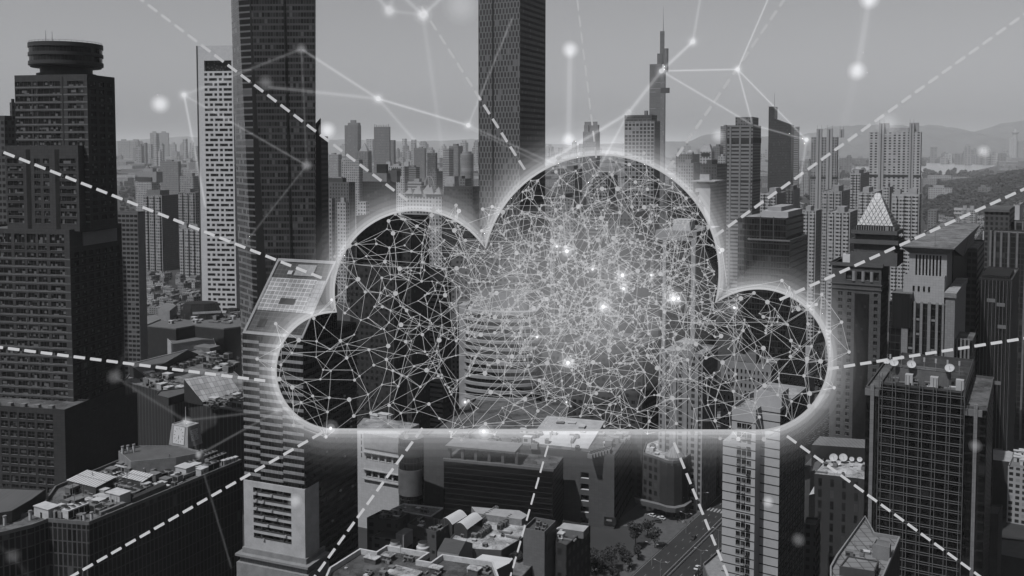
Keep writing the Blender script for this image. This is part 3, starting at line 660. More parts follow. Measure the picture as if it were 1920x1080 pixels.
    t.finish()
pyramid_tower()

def hood_tower():
    t = B('office_tower', 'dark ribbed office complex with a white upper block under a flared V shaped hood', 'office tower', 1668, 1775, 1858, 573, 430, 30)
    h, w, d = t.h, t.w, t.d; lx = lambda p, y=0, z=None: t.lx(p, y, h - 20 if z is None else z)
    pl = panels(.25, 1.1, 1.1, .05, .55, .18); gl = facade(.03, .012, 2.2, 3.5, .9, .85, .9, .03, .25); mb = MB(); mb.box(-w, 0, 0, d, 0, h, gl, ROOF); t.build(mb, 'body')
    for a, b in ((1690, 1702), (1712, 1716), (1724, 1729), (1738, 1744), (1753, 1758), (1765, 1769), (1771, 1775.5)):
        mb = MB(); x0, x1 = lx(a), lx(b); mb.box(x0, x1, -1.1, -.005, 0, h + 1, pl); t.build(mb, 'pilaster')
    for i in range(13):
        for a, b in ((1703, 1711), (1717, 1723), (1745, 1752)):
            if (i + int(a)) % 3: mb = MB(); mb.box(lx(a), lx(b), -.3, -.01, h - 8 - i * 7, h - 7 - i * 7, pl); t.build(mb, 'spandrel')
    z = t.z(556, 0, -1); mb = MB(); mb.box(lx(1671, -1), lx(1709, -1), -1.4, 8, h - 12, z, facade(.03, .012, 1.3, 30, .85, 3, .8), ROOF); mb.rim([(lx(1671, -1), -1.4), (lx(1709, -1), -1.4), (lx(1709, -1), 8), (lx(1671, -1), 8)], z, z + .8, .3, pl); t.build(mb, 'corner_block')
    # white upper block
    wp = panels(.42, 1.25, 1.25, .05, .6, .1); y = 2; z1 = t.z(524, 0, y); x0, x1 = lx(1694, y, z1), lx(1771, y, z1); mb = MB(); shell(mb, x0, x1, y, 11, h, z1, wp, ROOFL, right=True)
    t.punch(mb, 'F', y, [(lx(a, y, z1), lx(a + 4, y, z1)) for a in (1711.5, 1721, 1731, 1740.5)], [(t.z(574, 0, y), t.z(568, 0, y)), (t.z(550, 0, y), t.z(540, 0, y))], x0, x1, h, z1, wp, GLB, FRM, rec=.4, nv=0)
    mb.rim([(x0, y), (x1, y), (x1, 11), (x0, 11)], z1, z1 + 1.2, .35, wp); t.build(mb, 'white_block')
    # slotted head under the hood
    y = 9; z2 = t.z(478, 0, y); xa, xb = lx(1705, y, z2), lx(1776, y, z2); mb = MB(); shell(mb, xa, xb, y, 30, h, z2, wp, ROOF)
    t.punch(mb, 'F', y, [(lx(a, y, z2), lx(a + 3.4, y, z2)) for a in (1717, 1723.5, 1730, 1736.3, 1742.6, 1749, 1755.5, 1762)], [(t.z(528, 0, y), t.z(480.5, 0, y))], xa, xb, h, z2, wp, GLB, FRMD, rec=1, nv=0, sill=False)
    yb = t.ly(1827, xb, z2); mb.poly([(xb, y, h), (xb, yb, h), (xb, yb, z2), (xb, y, z2)], panels(.24, 1.25, 1.25, .05, .6, .1)); t.build(mb, 'slotted_head')  # darker copy of the white panels paints this wall's shade
    mb = MB(); mb.box(xb + .003, xb + .4, t.ly(1784, xb), t.ly(1812, xb), h - 6, z2, DARK); t.build(mb, 'dark_slot')
    zh = t.z(466, 0, y); A = [(xa, y, z2), (xb, y, z2), (xb, yb, z2), (xa, yb, z2)]; o = 3.4; T = [(xa - o, y - o, zh), (xb + o, y - o, zh), (xb + o, yb + o, zh), (xa - o, yb + o, zh)]; hm = panels(.20, 1.4, 1.4, .05, .6)
    mb = MB()
    for i in range(4): j = (i + 1) % 4; mb.poly([A[i], A[j], T[j], T[i]], hm)
    mb.poly(T, roofmat(.22)); mb.poly(list(reversed(A)), hm); mb.rim([p[:2] for p in T], zh, zh + .6, .4, hm)
    ym = (y + yb) / 2; q = xb + .45; mb.poly([(q + 2.4, y + 1, zh - .5), (q + .2, ym - 1.5, h + 14), (q + 2.4, ym - 1.2, zh - .5)], hm); mb.poly([(q + 2.4, ym + 1.2, zh - .5), (q + .2, ym + 1.5, h + 14), (q + 2.4, yb - 1, zh - .5)], hm)
    t.build(mb, 'hood')
    mb = MB(); mb.tube((xb - 6, y + 6, zh), (xb - 6, y + 6, zh + 9), .15, METAL); t.build(mb, 'antenna')
    # flanking pylons with caps on the shaded side
    for p0, p1, zt in ((1779, 1801, 558), (1824, 1847, 556)):
        y0, y1 = t.ly(p0, 1.5, h), t.ly(p1, 1.5, h); z = t.z(zt, 1.5, y0); mb = MB(); mb.box(.003, 4, y0, y1, 0, z, pl, ROOFL); t.build(mb, 'pylon'); mb = MB(); mb.box(-.5, 4.6, y0 - .7, y1 + .7, z + .003, z + 2.2, pl, ROOFL); t.build(mb, 'pylon_cap')
    z = t.z(634, 3, 3); mb = MB(); mb.box(4.1, 11, 1, d * .9, 0, z, gl, ROOF); t.build(mb, 'side_block')
    for k in range(4):
        mb = MB(); mb.box(4.4 + k * 1.6, 5.2 + k * 1.6, .2, .99, 0, z + .6, pl); t.build(mb, 'pilaster')
    t.finish()
hood_tower()

def black_box():
    t = B('office_tower', 'black glass office box with a white rooftop house left of the pyramid tower', 'office tower', 1396, 1474, 1507, 409, 560, 30)
    h, w, d = t.h, t.w, t.d; g = facade(.035, .012, 1.6, 3.7, .88, .82, 1.0, .03, .2, spec=.5); mb = MB(); mb.box(-w, 0, 0, d, 0, h, g, ROOFL); t.build(mb, 'body')
    z = t.z(452); x1 = 3.4; mb = MB(); mb.box(-w + 3, x1, -3.4, d - 4, 0, z, g, plain(.3)); mb.rim([(-w + 3, -3.4), (x1, -3.4), (x1, d - 4), (-w + 3, d - 4)], z + .003, z + 1, .4, plain(.2)); t.build(mb, 'lower_box')
    for x in (-w * .62, -w * .3):
        mb = MB(); mb.box(x, x + .5, -.5, -.004, z, h + .5, plain(.1)); t.build(mb, 'fin')
    mb = MB(); zz = t.z(397, 0, 6); a, b = t.lx(1428, 6, zz), t.lx(1478, 6, zz); mb.box(a, b, 6, d - 3, h, zz, plain(.5, .8, .15), plain(.5)); mb.box(a + 3, b - 5, 9, d - 5, zz, zz + 2.5, plain(.4)); t.build(mb, 'roof_house')
    mb = MB(); x0 = t.lx(1384, 2, h); zz = t.z(408, x0, 2); mb.box(x0, -w - .01, 2, d - 4, 0, zz, facade(.10, .05, 1.6, 3.7, .85, .7, .8, .05, .2, spec=.5), ROOF); t.build(mb, 'side_wing')
black_box()

def woven_tower():
    t = B('skyscraper', 'dark skyscraper with a woven chequered skin rising out of the picture above the cloud', 'skyscraper', 898, 975, 1023, 0, 650, 24)
    h = 310; w, d = t.w, t.d; fr = facade(.19, .016, 2.5, 4.0, .48, .82, 1.0, .04, .3, stag=.5, gridlines=.10, lv=.7); sd = facade(.07, .014, 1.5, 4.0, .75, .55, 1.4, .04, .3, stag=.5)
    mb = MB()
    mb.poly([(-w, 0, 0), (0, 0, 0), (0, 0, h), (-w, 0, h)], fr); mb.poly([(-w, d, 0), (-w, 0, 0), (-w, 0, h), (-w, d, h)], fr)
    mb.poly([(0, 0, 0), (0, d, 0), (0, d, h), (0, 0, h)], sd); mb.poly([(0, d, 0), (-w, d, 0), (-w, d, h), (0, d, h)], sd); mb.poly([(-w, 0, h), (0, 0, h), (0, d, h), (-w, d, h)], ROOFD)
    t.build(mb, 'body'); x = t.lx(924.5, 0, 200); mb = MB(); mb.box(x - .5, x + .5, -.25, -.005, 0, h, DARK); t.build(mb, 'seam')
    mb = MB(); mb.box(-w - .3, -w - .004, -.3, 1.2, 0, h, DARK); t.build(mb, 'edge_fin')
woven_tower()
# ------------------------------------------------------------------ middle distance
def S(label, L, C_, Rx, py, Y, th=26, wall=.25, glass=.03, cw=3.2, ch=3.4, ww=.55, wh=.5, roof=None, house=1, bays=0, par=1, name='office_tower', cat='office tower', group=None, d=None, vary=.7, curtained=.08, rough=.4, spec=.35, stag=0, side=None, band=None):
    t = B(name, label, cat, L, C_, Rx, py, Y, th, group)
    if d: t.d = d
    k = yfar(Y) / Y; cw *= k; ch = round(ch * k, 2); bk = k; n = max(1, round(t.w / cw)); cwf = t.w / n if ww < 1.5 else cw
    m = facade(wall, glass, round(cwf, 2), ch, ww, wh, vary, curtained, rough, 0, spec, stag)
    sm = side or m; w, d_, h = t.w, t.d, t.h; rf = roof or ROOF; mb = MB()  # side skins mostly paint the right walls' shade as a darker tone
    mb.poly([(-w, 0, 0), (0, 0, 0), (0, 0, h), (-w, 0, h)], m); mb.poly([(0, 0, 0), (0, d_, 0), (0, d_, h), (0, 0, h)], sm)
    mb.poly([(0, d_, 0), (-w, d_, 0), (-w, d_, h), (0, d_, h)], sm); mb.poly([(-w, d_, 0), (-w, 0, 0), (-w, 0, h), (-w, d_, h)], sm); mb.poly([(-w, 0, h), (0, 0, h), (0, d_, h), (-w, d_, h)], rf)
    t.build(mb, 'body')
    pm = plain(round(wall * .9, 3))
    if par: mb = MB(); mb.rim([(-w, 0), (0, 0), (0, d_), (-w, d_)], h, h + par, .5, pm); t.build(mb, 'parapet')
    if house:
        for k in range(house):
            a = -w * ru(.55, .85) if house == 1 else -w * (k + .85) / house; b = a + w * ru(.3, .45) / (1 if house == 1 else house * .7); mb = MB(); mb.box(a, min(b, -.5), d_ * .2, d_ * .75, h, h + ru(3, 5.5) * bk, pm, rf); t.build(mb, 'roof_house')
    if bays:
        bm = facade(min(.6, wall * 1.1), .03, round(2.6 * bk, 2), ch, .8, .45, .8, .12)
        for k in range(bays):
            c = -w + w * (k + .5) / bays; hw = w / bays * .30; mb = MB(); mb.box(c - hw, c + hw, -1.6 * bk, -.005, 0, h - ru(0, 1.5), bm, pm); t.build(mb, 'balcony_stack')
    if band:
        for pyb, hh in band: mb = MB(); z = t.z(pyb); mb.prism([(-w - .4, -.4), (.4, -.4), (.4, d_ + .4), (-w - .4, d_ + .4)], z, z + hh, plain(.05)); t.build(mb, 'dark_band')
    return t
def crown(t, px0, px1, py, y0=.15, y1=.7, m=None, name='roof_house'):
    zz = t.z(py, 0, t.d * y0); a, b = t.lx(px0, t.d * y0, zz), t.lx(px1, t.d * y0, zz); mb = MB(); mb.box(a, b, t.d * y0, t.d * y1, t.h, zz, m or plain(.2), ROOF); t.build(mb, name); return zz

# left gap
S('grey slab tower with a plain pale end wall beside the stepped tower', 205, 258, 272, 400, 690, 11.5, .17, .015, 3.6, 3.47, .78, .55, side=plain(.34, .8, .2), house=0)
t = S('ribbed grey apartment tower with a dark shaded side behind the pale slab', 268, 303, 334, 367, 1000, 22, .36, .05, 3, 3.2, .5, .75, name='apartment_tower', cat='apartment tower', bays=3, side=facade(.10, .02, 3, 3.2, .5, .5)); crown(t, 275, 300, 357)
S('grey apartment tower touching the left edge of the white patterned slab', 334, 366, 382, 362, 1060, 22, .32, .04, 3, 3.2, .6, .5, name='apartment_tower', cat='apartment tower', bays=3)
S('lower balconied apartment block in front of its grey tower', 336, 377, 384, 430, 960, 22, .40, .05, 3.2, 3.2, .5, .6, name='apartment_block', cat='apartment block', bays=4, house=2)
t = S('pale ornate tower with a dark mansard belt and small pointed crown', 254, 284, 299, 342, 1500, 26, .42, .05, 3.5, 3.6, .5, .55, name='hotel_tower', cat='hotel tower', band=((340, 12),), house=0)
crown(t, 258, 293, 322, .1, .9, plain(.3)); z = crown(t, 268, 286, 316, .25, .75, plain(.35), 'lantern'); mb = MB(); cx = t.lx(277, t.d * .5, z); mb.cyl(cx, t.d * .5, 7, z, z + 11, plain(.2), r1=.3, n=8); t.build(mb, 'spire')
S('flat grey slab tower with a fine window grid beyond the ornate tower', 300, 334, 339, 303, 1750, 20, .26, .06, 3.2, 3.5, .5, .5)
t = S('cream tower with a colonnaded top against the white patterned slab', 343, 372, 376, 318, 1650, 20, .45, .06, 3.5, 3.6, .45, .6); crown(t, 350, 372, 305, .1, .8, facade(.5, .05, 4, 30, .5, 3))
S('small grey block lower right of the flat grey slab', 337, 362, 372, 331, 1450, 20, .35, .05, name='apartment_block', cat='apartment block')

# gap between the black skyscraper and the woven skyscraper
t = S('hazy tower with a stepped crown, left of the pair of tall towers over the rooftops', 646, 670, 677, 235, 2500, 24, .22, .06, 4, 3.8, .5, .8, house=0); crown(t, 652, 671, 230, .1, .8); crown(t, 657, 666, 225, .3, .6)
t = S('hazy tower with a spiky comb crown, the tallest over the central rooftops', 701, 730, 732, 238, 2200, 24, .20, .05, 3.2, 3.8, .5, .55, house=0)
for i in range(9):
    mb = MB(); x = -t.w * (i + .5) / 9; mb.box(x - 1.2, x + 1.2, .2, 2, t.h, t.h + (14 if i in (0, 8) else 8 + (i % 2) * 3), plain(.22)); t.build(mb, 'crown_fin')
S('narrow hazy tower leaning against the comb crowned tower', 731, 738, 741, 263, 2300, 24, .22, .06, house=0, d=20)
t = S('hazy office block under a small pyramid roof between the two tall towers', 666, 690, 697, 284, 1800, 24, .24, .05, 3.5, 3.6, .5, .6, house=0)
mb = MB(); mb.prism([(-t.w * .75, t.d * .2), (-t.w * .1, t.d * .2), (-t.w * .1, t.d * .9), (-t.w * .75, t.d * .9)], t.h, t.z(268, 0, t.d / 2), plain(.4), taper=(-t.w * .43, t.d * .55, .1)); t.build(mb, 'pyramid_roof')
S('cream office tower with tall window slots left of the dark glass block', 640, 673, 680, 300, 1300, 24, .46, .05, 3.2, 3.4, .5, .66, roof=ROOFL)
S('pale apartment slab just right of the black skyscraper', 617, 634, 641, 290, 2000, 24, .38, .06, name='apartment_tower', cat='apartment tower')
t = S('brown grey hotel block with vertical ribs beside the gridded dark slab', 612, 654, 666, 343, 950, 24, .15, .03, 3.4, 3.4, .5, .62, house=0); crown(t, 616, 642, 334, .1, .7, plain(.08)); crown(t, 622, 640, 332, .2, .5, plain(.4))
t = S('dark glass block with a grey roof storey in front of the cream tower', 679, 730, 743, 342, 1000, 24, .05, .018, 3, 3.6, .8, .7, house=0, vary=1.1); crown(t, 680, 725, 325, .02, .9, plain(.22)); crown(t, 706, 724, 308, .3, .6, DARK, 'billboard'); crown(t, 720, 744, 320, .5, .99, plain(.10), 'rear_block')
t = S('white office tower with two corner turrets and a fluted attic', 725, 758, 766, 312, 1300, 24, .50, .05, 3.2, 3.4, .5, .62, roof=ROOFL)
for a, b in ((724, 732), (757, 766)): crown(t, a, b, 303, .02, .3, plain(.5, .8, .15), 'turret')
mb = MB(); mb.box(-t.w * .72, -t.w * .18, -.3, -.005, t.z(330), t.z(316), DARK); t.build(mb, 'loggia')
S('rounded grey office block right of the turreted white tower', 766, 780, 787, 314, 1500, 24, .26, .04, 30, 3.4, 2, .5); S('banded white block at the foot of the turreted white tower', 764, 790, 799, 342, 1150, 24, .42, .05, 30, 3.4, 2, .5, name='office_block', cat='office block')
S('dim grey tower with a flat top in the hazy row', 776, 796, 799, 278, 2300, 24, .20, .06); S('grey glass box tower standing alone in the hazy row', 801, 817, 820, 287, 1700, 24, .13, .05, 3, 3.6, .8, .7, house=0)
t = S('pale tower with a curved sail like side in the hazy row', 830, 842, 850, 279, 1900, 24, .42, .06, 30, 3.6, 2, .45, house=0); S('grey tower under a wide flat cap beside the sail shaped tower', 842, 859, 868, 274, 2000, 24, .24, .06)
t = B('office_tower', 'round pale banded tower closest to the woven skyscraper', 'office tower', 862, 880, 885, 288, 1500, 24); mb = MB(); mb.cyl(-t.w / 2, t.w / 2, t.w * .62, 0, t.h, facade(.42, .06, 40, 3.6, 2, .45), ROOFL, n=28); t.build(mb, 'body'); mb = MB(); mb.cyl(-t.w / 2, t.w / 2, t.w * .45, t.h, t.h + 6, plain(.35), n=24); t.build(mb, 'roof_house')
t = S('dark office block with a square window grid left of the woven skyscraper', 832, 886, 905, 352, 880, 24, .055, .018, 3, 3.5, .7, .6, vary=1.0, house=0); crown(t, 834, 852, 331, .1, .5, plain(.45), 'roof_house'); crown(t, 836, 850, 345, .05, .6, plain(.4), 'roof_house')
S('small grey block behind the dark square gridded block', 852, 872, 884, 336, 1100, 24, .2, .03); S('hazy block between the grey glass box and the pyramid hotel', 803, 818, 830, 322, 1350, 24, .22, .04)
S('little white office block with square windows below the dark glass block', 670, 686, 692, 380, 900, 24, .50, .05, 3.2, 3.4, .55, .5, name='office_block', cat='office block', house=0); S('little white office block against the black skyscraper, left of its twin', 632, 648, 656, 381, 880, 24, .45, .05, 3.2, 3.4, .55, .5, name='office_block', cat='office block')
S('thin pale block hugging the right side of the black skyscraper', 616, 622, 628, 374, 760, 24, .30, .05, name='office_block', cat='office block', house=0)
t = S('hotel with clustered pyramid roofs and an arched crown behind the cloud', 757, 828, 842, 366, 900, 24, .40, .05, 3.6, 3.6, .5, .55, house=0)
for fx, fy, s, hgt in ((.86, .2, 8, 8), (.62, .2, 9, 11), (.30, .2, 9, 10), (.1, .2, 8, 7), (.75, .6, 8, 9), (.45, .55, 11, 12), (.2, .65, 8, 9)):
    mb = MB(); x, y = -t.w * fx, t.d * fy; mb.prism([(x - s * .75, y - s * .75), (x + s * .75, y - s * .75), (x + s * .75, y + s * .75), (x - s * .75, y + s * .75)], t.h + 1, t.h + 1 + hgt, plain(.24, .6, .3), taper=(x, y, .05)); t.build(mb, 'pyramid_roof')
mb = MB(); zc = t.h + 12; xc = -t.w * .45
for k in range(8):
    a, b = math.pi * k / 8, math.pi * (k + 1) / 8
    for sgn in (-1, 1): mb.tube((xc + sgn * 1.5 + 7 * math.cos(a) * (sgn * .3 + .7), t.d * .5, zc + 12 * math.sin(a)), (xc + sgn * 1.5 + 7 * math.cos(b) * (sgn * .3 + .7), t.d * .5, zc + 12 * math.sin(b)), .5, plain(.5))
t.build(mb, 'arched_crown')

# right of the woven skyscraper
t = S('hazy twin horned tower between the woven skyscraper and the white lattice tower', 1093, 1117, 1125, 247, 2000, 28, .22, .05, 3.4, 3.6, .5, .6, house=0)
for a, b in ((1095, 1103), (1110, 1121)): crown(t, a, b, 234, .05, .4, plain(.2), 'horn')
crown(t, 1096, 1120, 228, .25, .3, plain(.2), 'roof_fin')
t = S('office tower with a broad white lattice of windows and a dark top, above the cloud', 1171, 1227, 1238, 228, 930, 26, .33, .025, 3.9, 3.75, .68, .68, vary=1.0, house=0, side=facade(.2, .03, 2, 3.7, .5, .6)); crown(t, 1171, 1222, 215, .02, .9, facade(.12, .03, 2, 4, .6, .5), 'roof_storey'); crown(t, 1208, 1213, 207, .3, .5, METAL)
# tallest far tower with mast
t = B('skyscraper', 'hazy stepped skyscraper ending in a tall thin mast', 'skyscraper', 1218, 1246, 1259, 134, 1700, 20); g = facade(.24, .09, 30, 4, 2, .6, .5, .03, .25); g2 = facade(.28, .12, 3, 4, .85, .7, .5, .03, .25); d = t.d
Zz = lambda p: t.z(p, 0, d * .4); mb = MB(); xl = t.lx(1218); xm = t.lx(1239); mb.prism([(xl, 0), (xm, 0), (xm, d), (xl, d)], 0, Zz(120), g, ROOFL); t.build(mb, 'shaft')
mb = MB(); mb.prism([(xm + .01, 0), (0, 0), (0, d), (xm + .01, d)], 0, t.h, g2, ROOFL); t.build(mb, 'shaft')
mb = MB(); x = t.lx(1232, d * .3); mb.box(x, xm + 3, d * .3, d * .7, Zz(120), Zz(100), g, ROOFL); t.build(mb, 'upper_block')
mb = MB(); mb.cyl(t.lx(1249, d * .4), d * .45, 7.2, t.h, Zz(91), g2, ROOFL, n=20); t.build(mb, 'round_turret')
mb = MB(); mb.box(t.lx(1237, d * .4), t.lx(1245, d * .4), d * .4, d * .6, Zz(120), Zz(58), g, ROOFL); t.build(mb, 'upper_block')
mb = MB(); x = t.lx(1243, d * .5); mb.tube((x, d * .5, Zz(58)), (x, d * .5, Zz(38)), 1.3, METAL, r1=.8); mb.tube((x, d * .5, Zz(38)), (x, d * .5, Zz(12)), .7, METAL, r1=.2); t.build(mb, 'mast')
mb = MB(); mb.box(t.lx(1239), t.lx(1256), -.4, -.004, Zz(175), Zz(165), plain(.06)); t.build(mb, 'dark_band')
t = S('stone office block under a pale dome above the cloud edge', 1267, 1298, 1312, 290, 1250, 26, .20, .03, 3.2, 3.6, .5, .7, house=0); mb = MB(); cx, cyy = t.lx(1295, t.d * .4), t.d * .4; mb.cyl(cx, cyy, 7.5, t.h, t.h + 4, plain(.3)); mb.ball((cx, cyy, t.h + 4), 7.2, plain(.45), 16, 10, sz=.9); t.build(mb, 'dome')
t = S('white block with a dark arched front under a tapered roof', 1312, 1334, 1340, 285, 1200, 26, .48, .03, 4, 3.6, .5, .6, house=0); mb = MB(); mb.prism([(-t.w, 0), (0, 0), (0, t.d), (-t.w, t.d)], t.h + .01, t.z(271), plain(.42), taper=(-t.w / 2, t.d / 2, .5)); t.build(mb, 'roof'); mb = MB(); mb.box(-t.w * .85, -t.w * .15, -.2, -.005, t.h - 10, t.h - 2, DARK); t.build(mb, 'loggia')
S('grey tower directly behind the tapered roof block', 1337, 1350, 1356, 275, 1500, 26, .22, .05); S('small white roofed block under the louvred tower', 1346, 1360, 1366, 294, 1300, 26, .46, .05, name='office_block', cat='office block'); S('pale hazy slab left of the louvred tower', 1351, 1361, 1368, 237, 1800, 26, .3, .08, 30, 3.6, 2, .5)
S('dark office block with square windows beside the cloud, left of the louvred tower', 1313, 1344, 1363, 309, 950, 26, .09, .02, 3, 3.5, .6, .6, vary=.9); S('pale office block behind the upper right curve of the cloud', 1272, 1300, 1314, 307, 1020, 26, .3, .04, 3, 3.5, .5, .6)
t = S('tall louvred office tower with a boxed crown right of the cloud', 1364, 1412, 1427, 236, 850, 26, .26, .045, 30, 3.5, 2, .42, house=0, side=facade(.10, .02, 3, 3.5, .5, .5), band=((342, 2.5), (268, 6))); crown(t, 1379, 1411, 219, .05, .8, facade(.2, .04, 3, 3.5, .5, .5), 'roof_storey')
for px in (1370, 1388, 1407): mb = MB(); x = t.lx(px); mb.box(x - 1, x + 1, -.8, -.005, 0, t.h, plain(.25)); t.build(mb, 'pier')
# wedge topped tower with mast
t = B('office_tower', 'dark wedge topped office tower with a thin mast on its left fin', 'office tower', 1441, 1484, 1489, 234, 1250, 24); g = facade(.06, .028, 2.4, 3.6, .8, .7, .9, .04, .25); w, d = t.w, t.d; z1, z0 = t.z(222), t.h; xf = t.lx(1452); mb = MB()
mb.poly([(xf, 0, 0), (0, 0, 0), (0, 0, z0), (xf, 0, z1)], g); mb.poly([(0, 0, 0), (0, d, 0), (0, d, z0), (0, 0, z0)], g); mb.poly([(xf, 0, z1), (0, 0, z0), (0, d, z0), (xf, d, z1)], plain(.2)); mb.poly([(0, d, 0), (xf, d, 0), (xf, d, z1), (0, d, z0)], g); t.build(mb, 'body')
mb = MB(); mb.box(-w, xf - .01, -.5, d, 0, t.z(199), g, ROOF); t.build(mb, 'fin'); mb = MB(); mb.tube((xf - 1, 2, t.z(200)), (xf - 1, 2, t.z(174)), .5, METAL, r1=.2); t.build(mb, 'mast')
S('pale slab standing close behind the wedge topped tower', 1486, 1498, 1503, 238, 1550, 24, .32, .10, 30, 3.6, 2, .55, house=0, d=16)
# twin crowned towers
def crowned(label, L, C_, Rx, py, Y, groups, wall, cwn, bandpy):
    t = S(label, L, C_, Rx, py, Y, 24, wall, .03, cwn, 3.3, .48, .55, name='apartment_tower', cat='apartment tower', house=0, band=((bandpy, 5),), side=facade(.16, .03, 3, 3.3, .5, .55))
    for a, b, p, m in groups:
        zz = t.z(p); x0, x1 = t.lx(a), t.lx(b); mb = MB(); mb.box(x0, x1, -1.6, 7, 0 if m else t.h, zz, plain(.42, .8, .15), ROOFL); mb.box(x0 + (x1 - x0) * .4, x0 + (x1 - x0) * .6, -1.8, -1.603, 0 if m else t.h, zz - 2, plain(.10)); mb.tube((x0 + 1, 1, zz), (x0 + 1, 1, zz + 7), .25, METAL); mb.tube((x1 - 1, 1, zz), (x1 - 1, 1, zz + 7), .25, METAL); t.build(mb, 'crown_pier')
    return t
t = crowned('pale apartment tower with three crown piers, left of the wider crowned block', 1521, 1570, 1592, 258, 1150, ((1531, 1541, 241, 1), (1550, 1561, 241, 1), (1574, 1582, 242, 0)), .34, 3, 336)
t = crowned('wide white apartment tower with two crown piers in front of the hills', 1630, 1727, 1741, 248, 1150, ((1648, 1658, 230, 1), (1705, 1714, 230, 1)), .50, 5.2, 333); crown(t, 1667, 1704, 239, .02, .8, plain(.45)); crown(t, 1659, 1667, 230, .3, .6, plain(.4)); crown(t, 1715, 1723, 230, .3, .6, plain(.4))
# white housing blocks
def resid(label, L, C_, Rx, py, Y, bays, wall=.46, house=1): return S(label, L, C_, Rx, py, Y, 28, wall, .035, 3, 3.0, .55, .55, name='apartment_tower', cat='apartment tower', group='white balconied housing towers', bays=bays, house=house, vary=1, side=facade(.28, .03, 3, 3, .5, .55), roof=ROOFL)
resid('balconied housing tower nearest the black glass box, its roof just right of it', 1504, 1530, 1541, 397, 780, 2); resid('balconied housing tower left of the glass pyramid', 1552, 1594, 1608, 400, 740, 3, house=1)
resid('stubby balconied housing tower above the black glass box', 1425, 1456, 1474, 364, 900, 3, .44); resid('dark balconied housing tower at the foot of the wedge topped tower', 1473, 1488, 1500, 356, 960, 2, .16)
resid('balconied housing tower at the foot of the three piered tower', 1541, 1578, 1594, 360, 860, 3, .40); resid('balconied housing tower squeezed between the two crowned towers', 1594, 1614, 1630, 326, 1020, 3, .45); resid('balconied housing tower right behind the tip of the glass pyramid', 1609, 1640, 1654, 362, 900, 3, .48)
resid('broad balconied housing tower right of the glass pyramid', 1672, 1724, 1742, 366, 770, 4, .48, 2); resid('low balconied housing tower below the wide crowned tower, left part', 1655, 1668, 1675, 352, 980, 1, .5)
resid('far balconied housing slab left of the dark skyline block at right', 1803, 1830, 1848, 394, 1250, 4, .46, 2); resid('brown grey housing tower rising from the wooded hill', 1834, 1858, 1867, 352, 1700, 3, .26)
resid('distant pale housing slab by the lake shore between the crowned towers', 1500, 1518, 1524, 302, 1900, 2, .4); S('long pale school block at the foot of the wooded hill', 1741, 1785, 1789, 353, 1750, 8, .46, .05, 4.2, 4, .5, .45, name='school_block', cat='school', roof=ROOFL, d=30)
S('small grey gabled block below the school', 1740, 1756, 1760, 396, 1300, 12, .24, .03, name='office_block', cat='office block', house=0)
# right hand edge
t = S('dark stone tower with a flat wide crown at the right edge', 1846, 1893, 1903, 398, 640, 26, .09, .02, 3.4, 3.6, .5, .6, house=0); crown(t, 1845, 1893, 393, -.02, .9, plain(.14), 'crown_slab'); mb = MB(); mb.box(-t.w - .6, -t.w - .005, -.6, 3, 20, t.h - 14, plain(.6)); t.build(mb, 'white_edge')
t = S('dark finned tower in front of the flat crowned tower at the right edge', 1856, 1935, 1990, 441, 600, 26, .05, .016, 3, 3.6, .85, .8, house=0, vary=.9); mb = None
for px in (1858, 1866, 1878, 1892, 1908, 1924): mb = MB(); x = t.lx(px); mb.box(x - .6, x + .6, -1, -.005, 0, t.h + 2, plain(.2)); t.build(mb, 'fin')
t2 = S('dark finned upper tower at the very right edge', 1874, 1940, 1990, 421, 650, 26, .05, .016, 3, 3.6, .85, .8, house=0, vary=.9)
for px in (1876, 1890, 1904, 1918): mb = MB(); x = t2.lx(px); mb.box(x - .5, x + .5, -1, -.005, 0, t2.h + 2, plain(.2)); t2.build(mb, 'fin')
t = S('white lift shaft block topped with dishes at the right edge', 1900, 1912, 1918, 386, 800, 26, .55, .5, 4, 4, .01, .01, house=0)
for k in range(2): mb = MB(); mb.cyl(-t.w * (.3 + .45 * k), 3, .4, t.h, t.h + 3, METAL); mb.cyl(-t.w * (.3 + .45 * k), 3, .5, t.h + 3, t.h + 4.4, FRML, r1=2.6); t.build(mb, 'dish')
t = S('dark glass block with fine pale mullions at the right, below the finned tower', 1836, 1898, 1911, 528, 500, 26, .05, .014, 1.5, 30, .85, 2, house=0, vary=.3, side=plain(.07)); mb = MB()
for k in range(9): x = -t.w * (k + .3) / 9; mb.box(x - .08, x + .08, -.2, -.005, 0, t.h, plain(.2))
t.build(mb, 'mullion'); mb = MB(); mb.box(-t.w * .95, -t.w * .1, 3, t.d * .7, t.h, t.h + 2.4, DARK); t.build(mb, 'roof_plant')
for fx, zz in ((.75, 10), (.45, 12), (.4, 24), (.5, 55), (.4, 92), (.3, 120)): mb = MB(); mb.box(-t.w * fx, -t.w * fx + 4, -.3, -.205, t.h - zz - 2, t.h - zz, plain(.2)); t.build(mb, 'open_window')
t = S('flat roofed grey block right behind the V shaped hood', 1738, 1833, 1846, 470, 530, 26, .08, .02, 3, 4, .8, .6, house=1, roof=ROOFL)

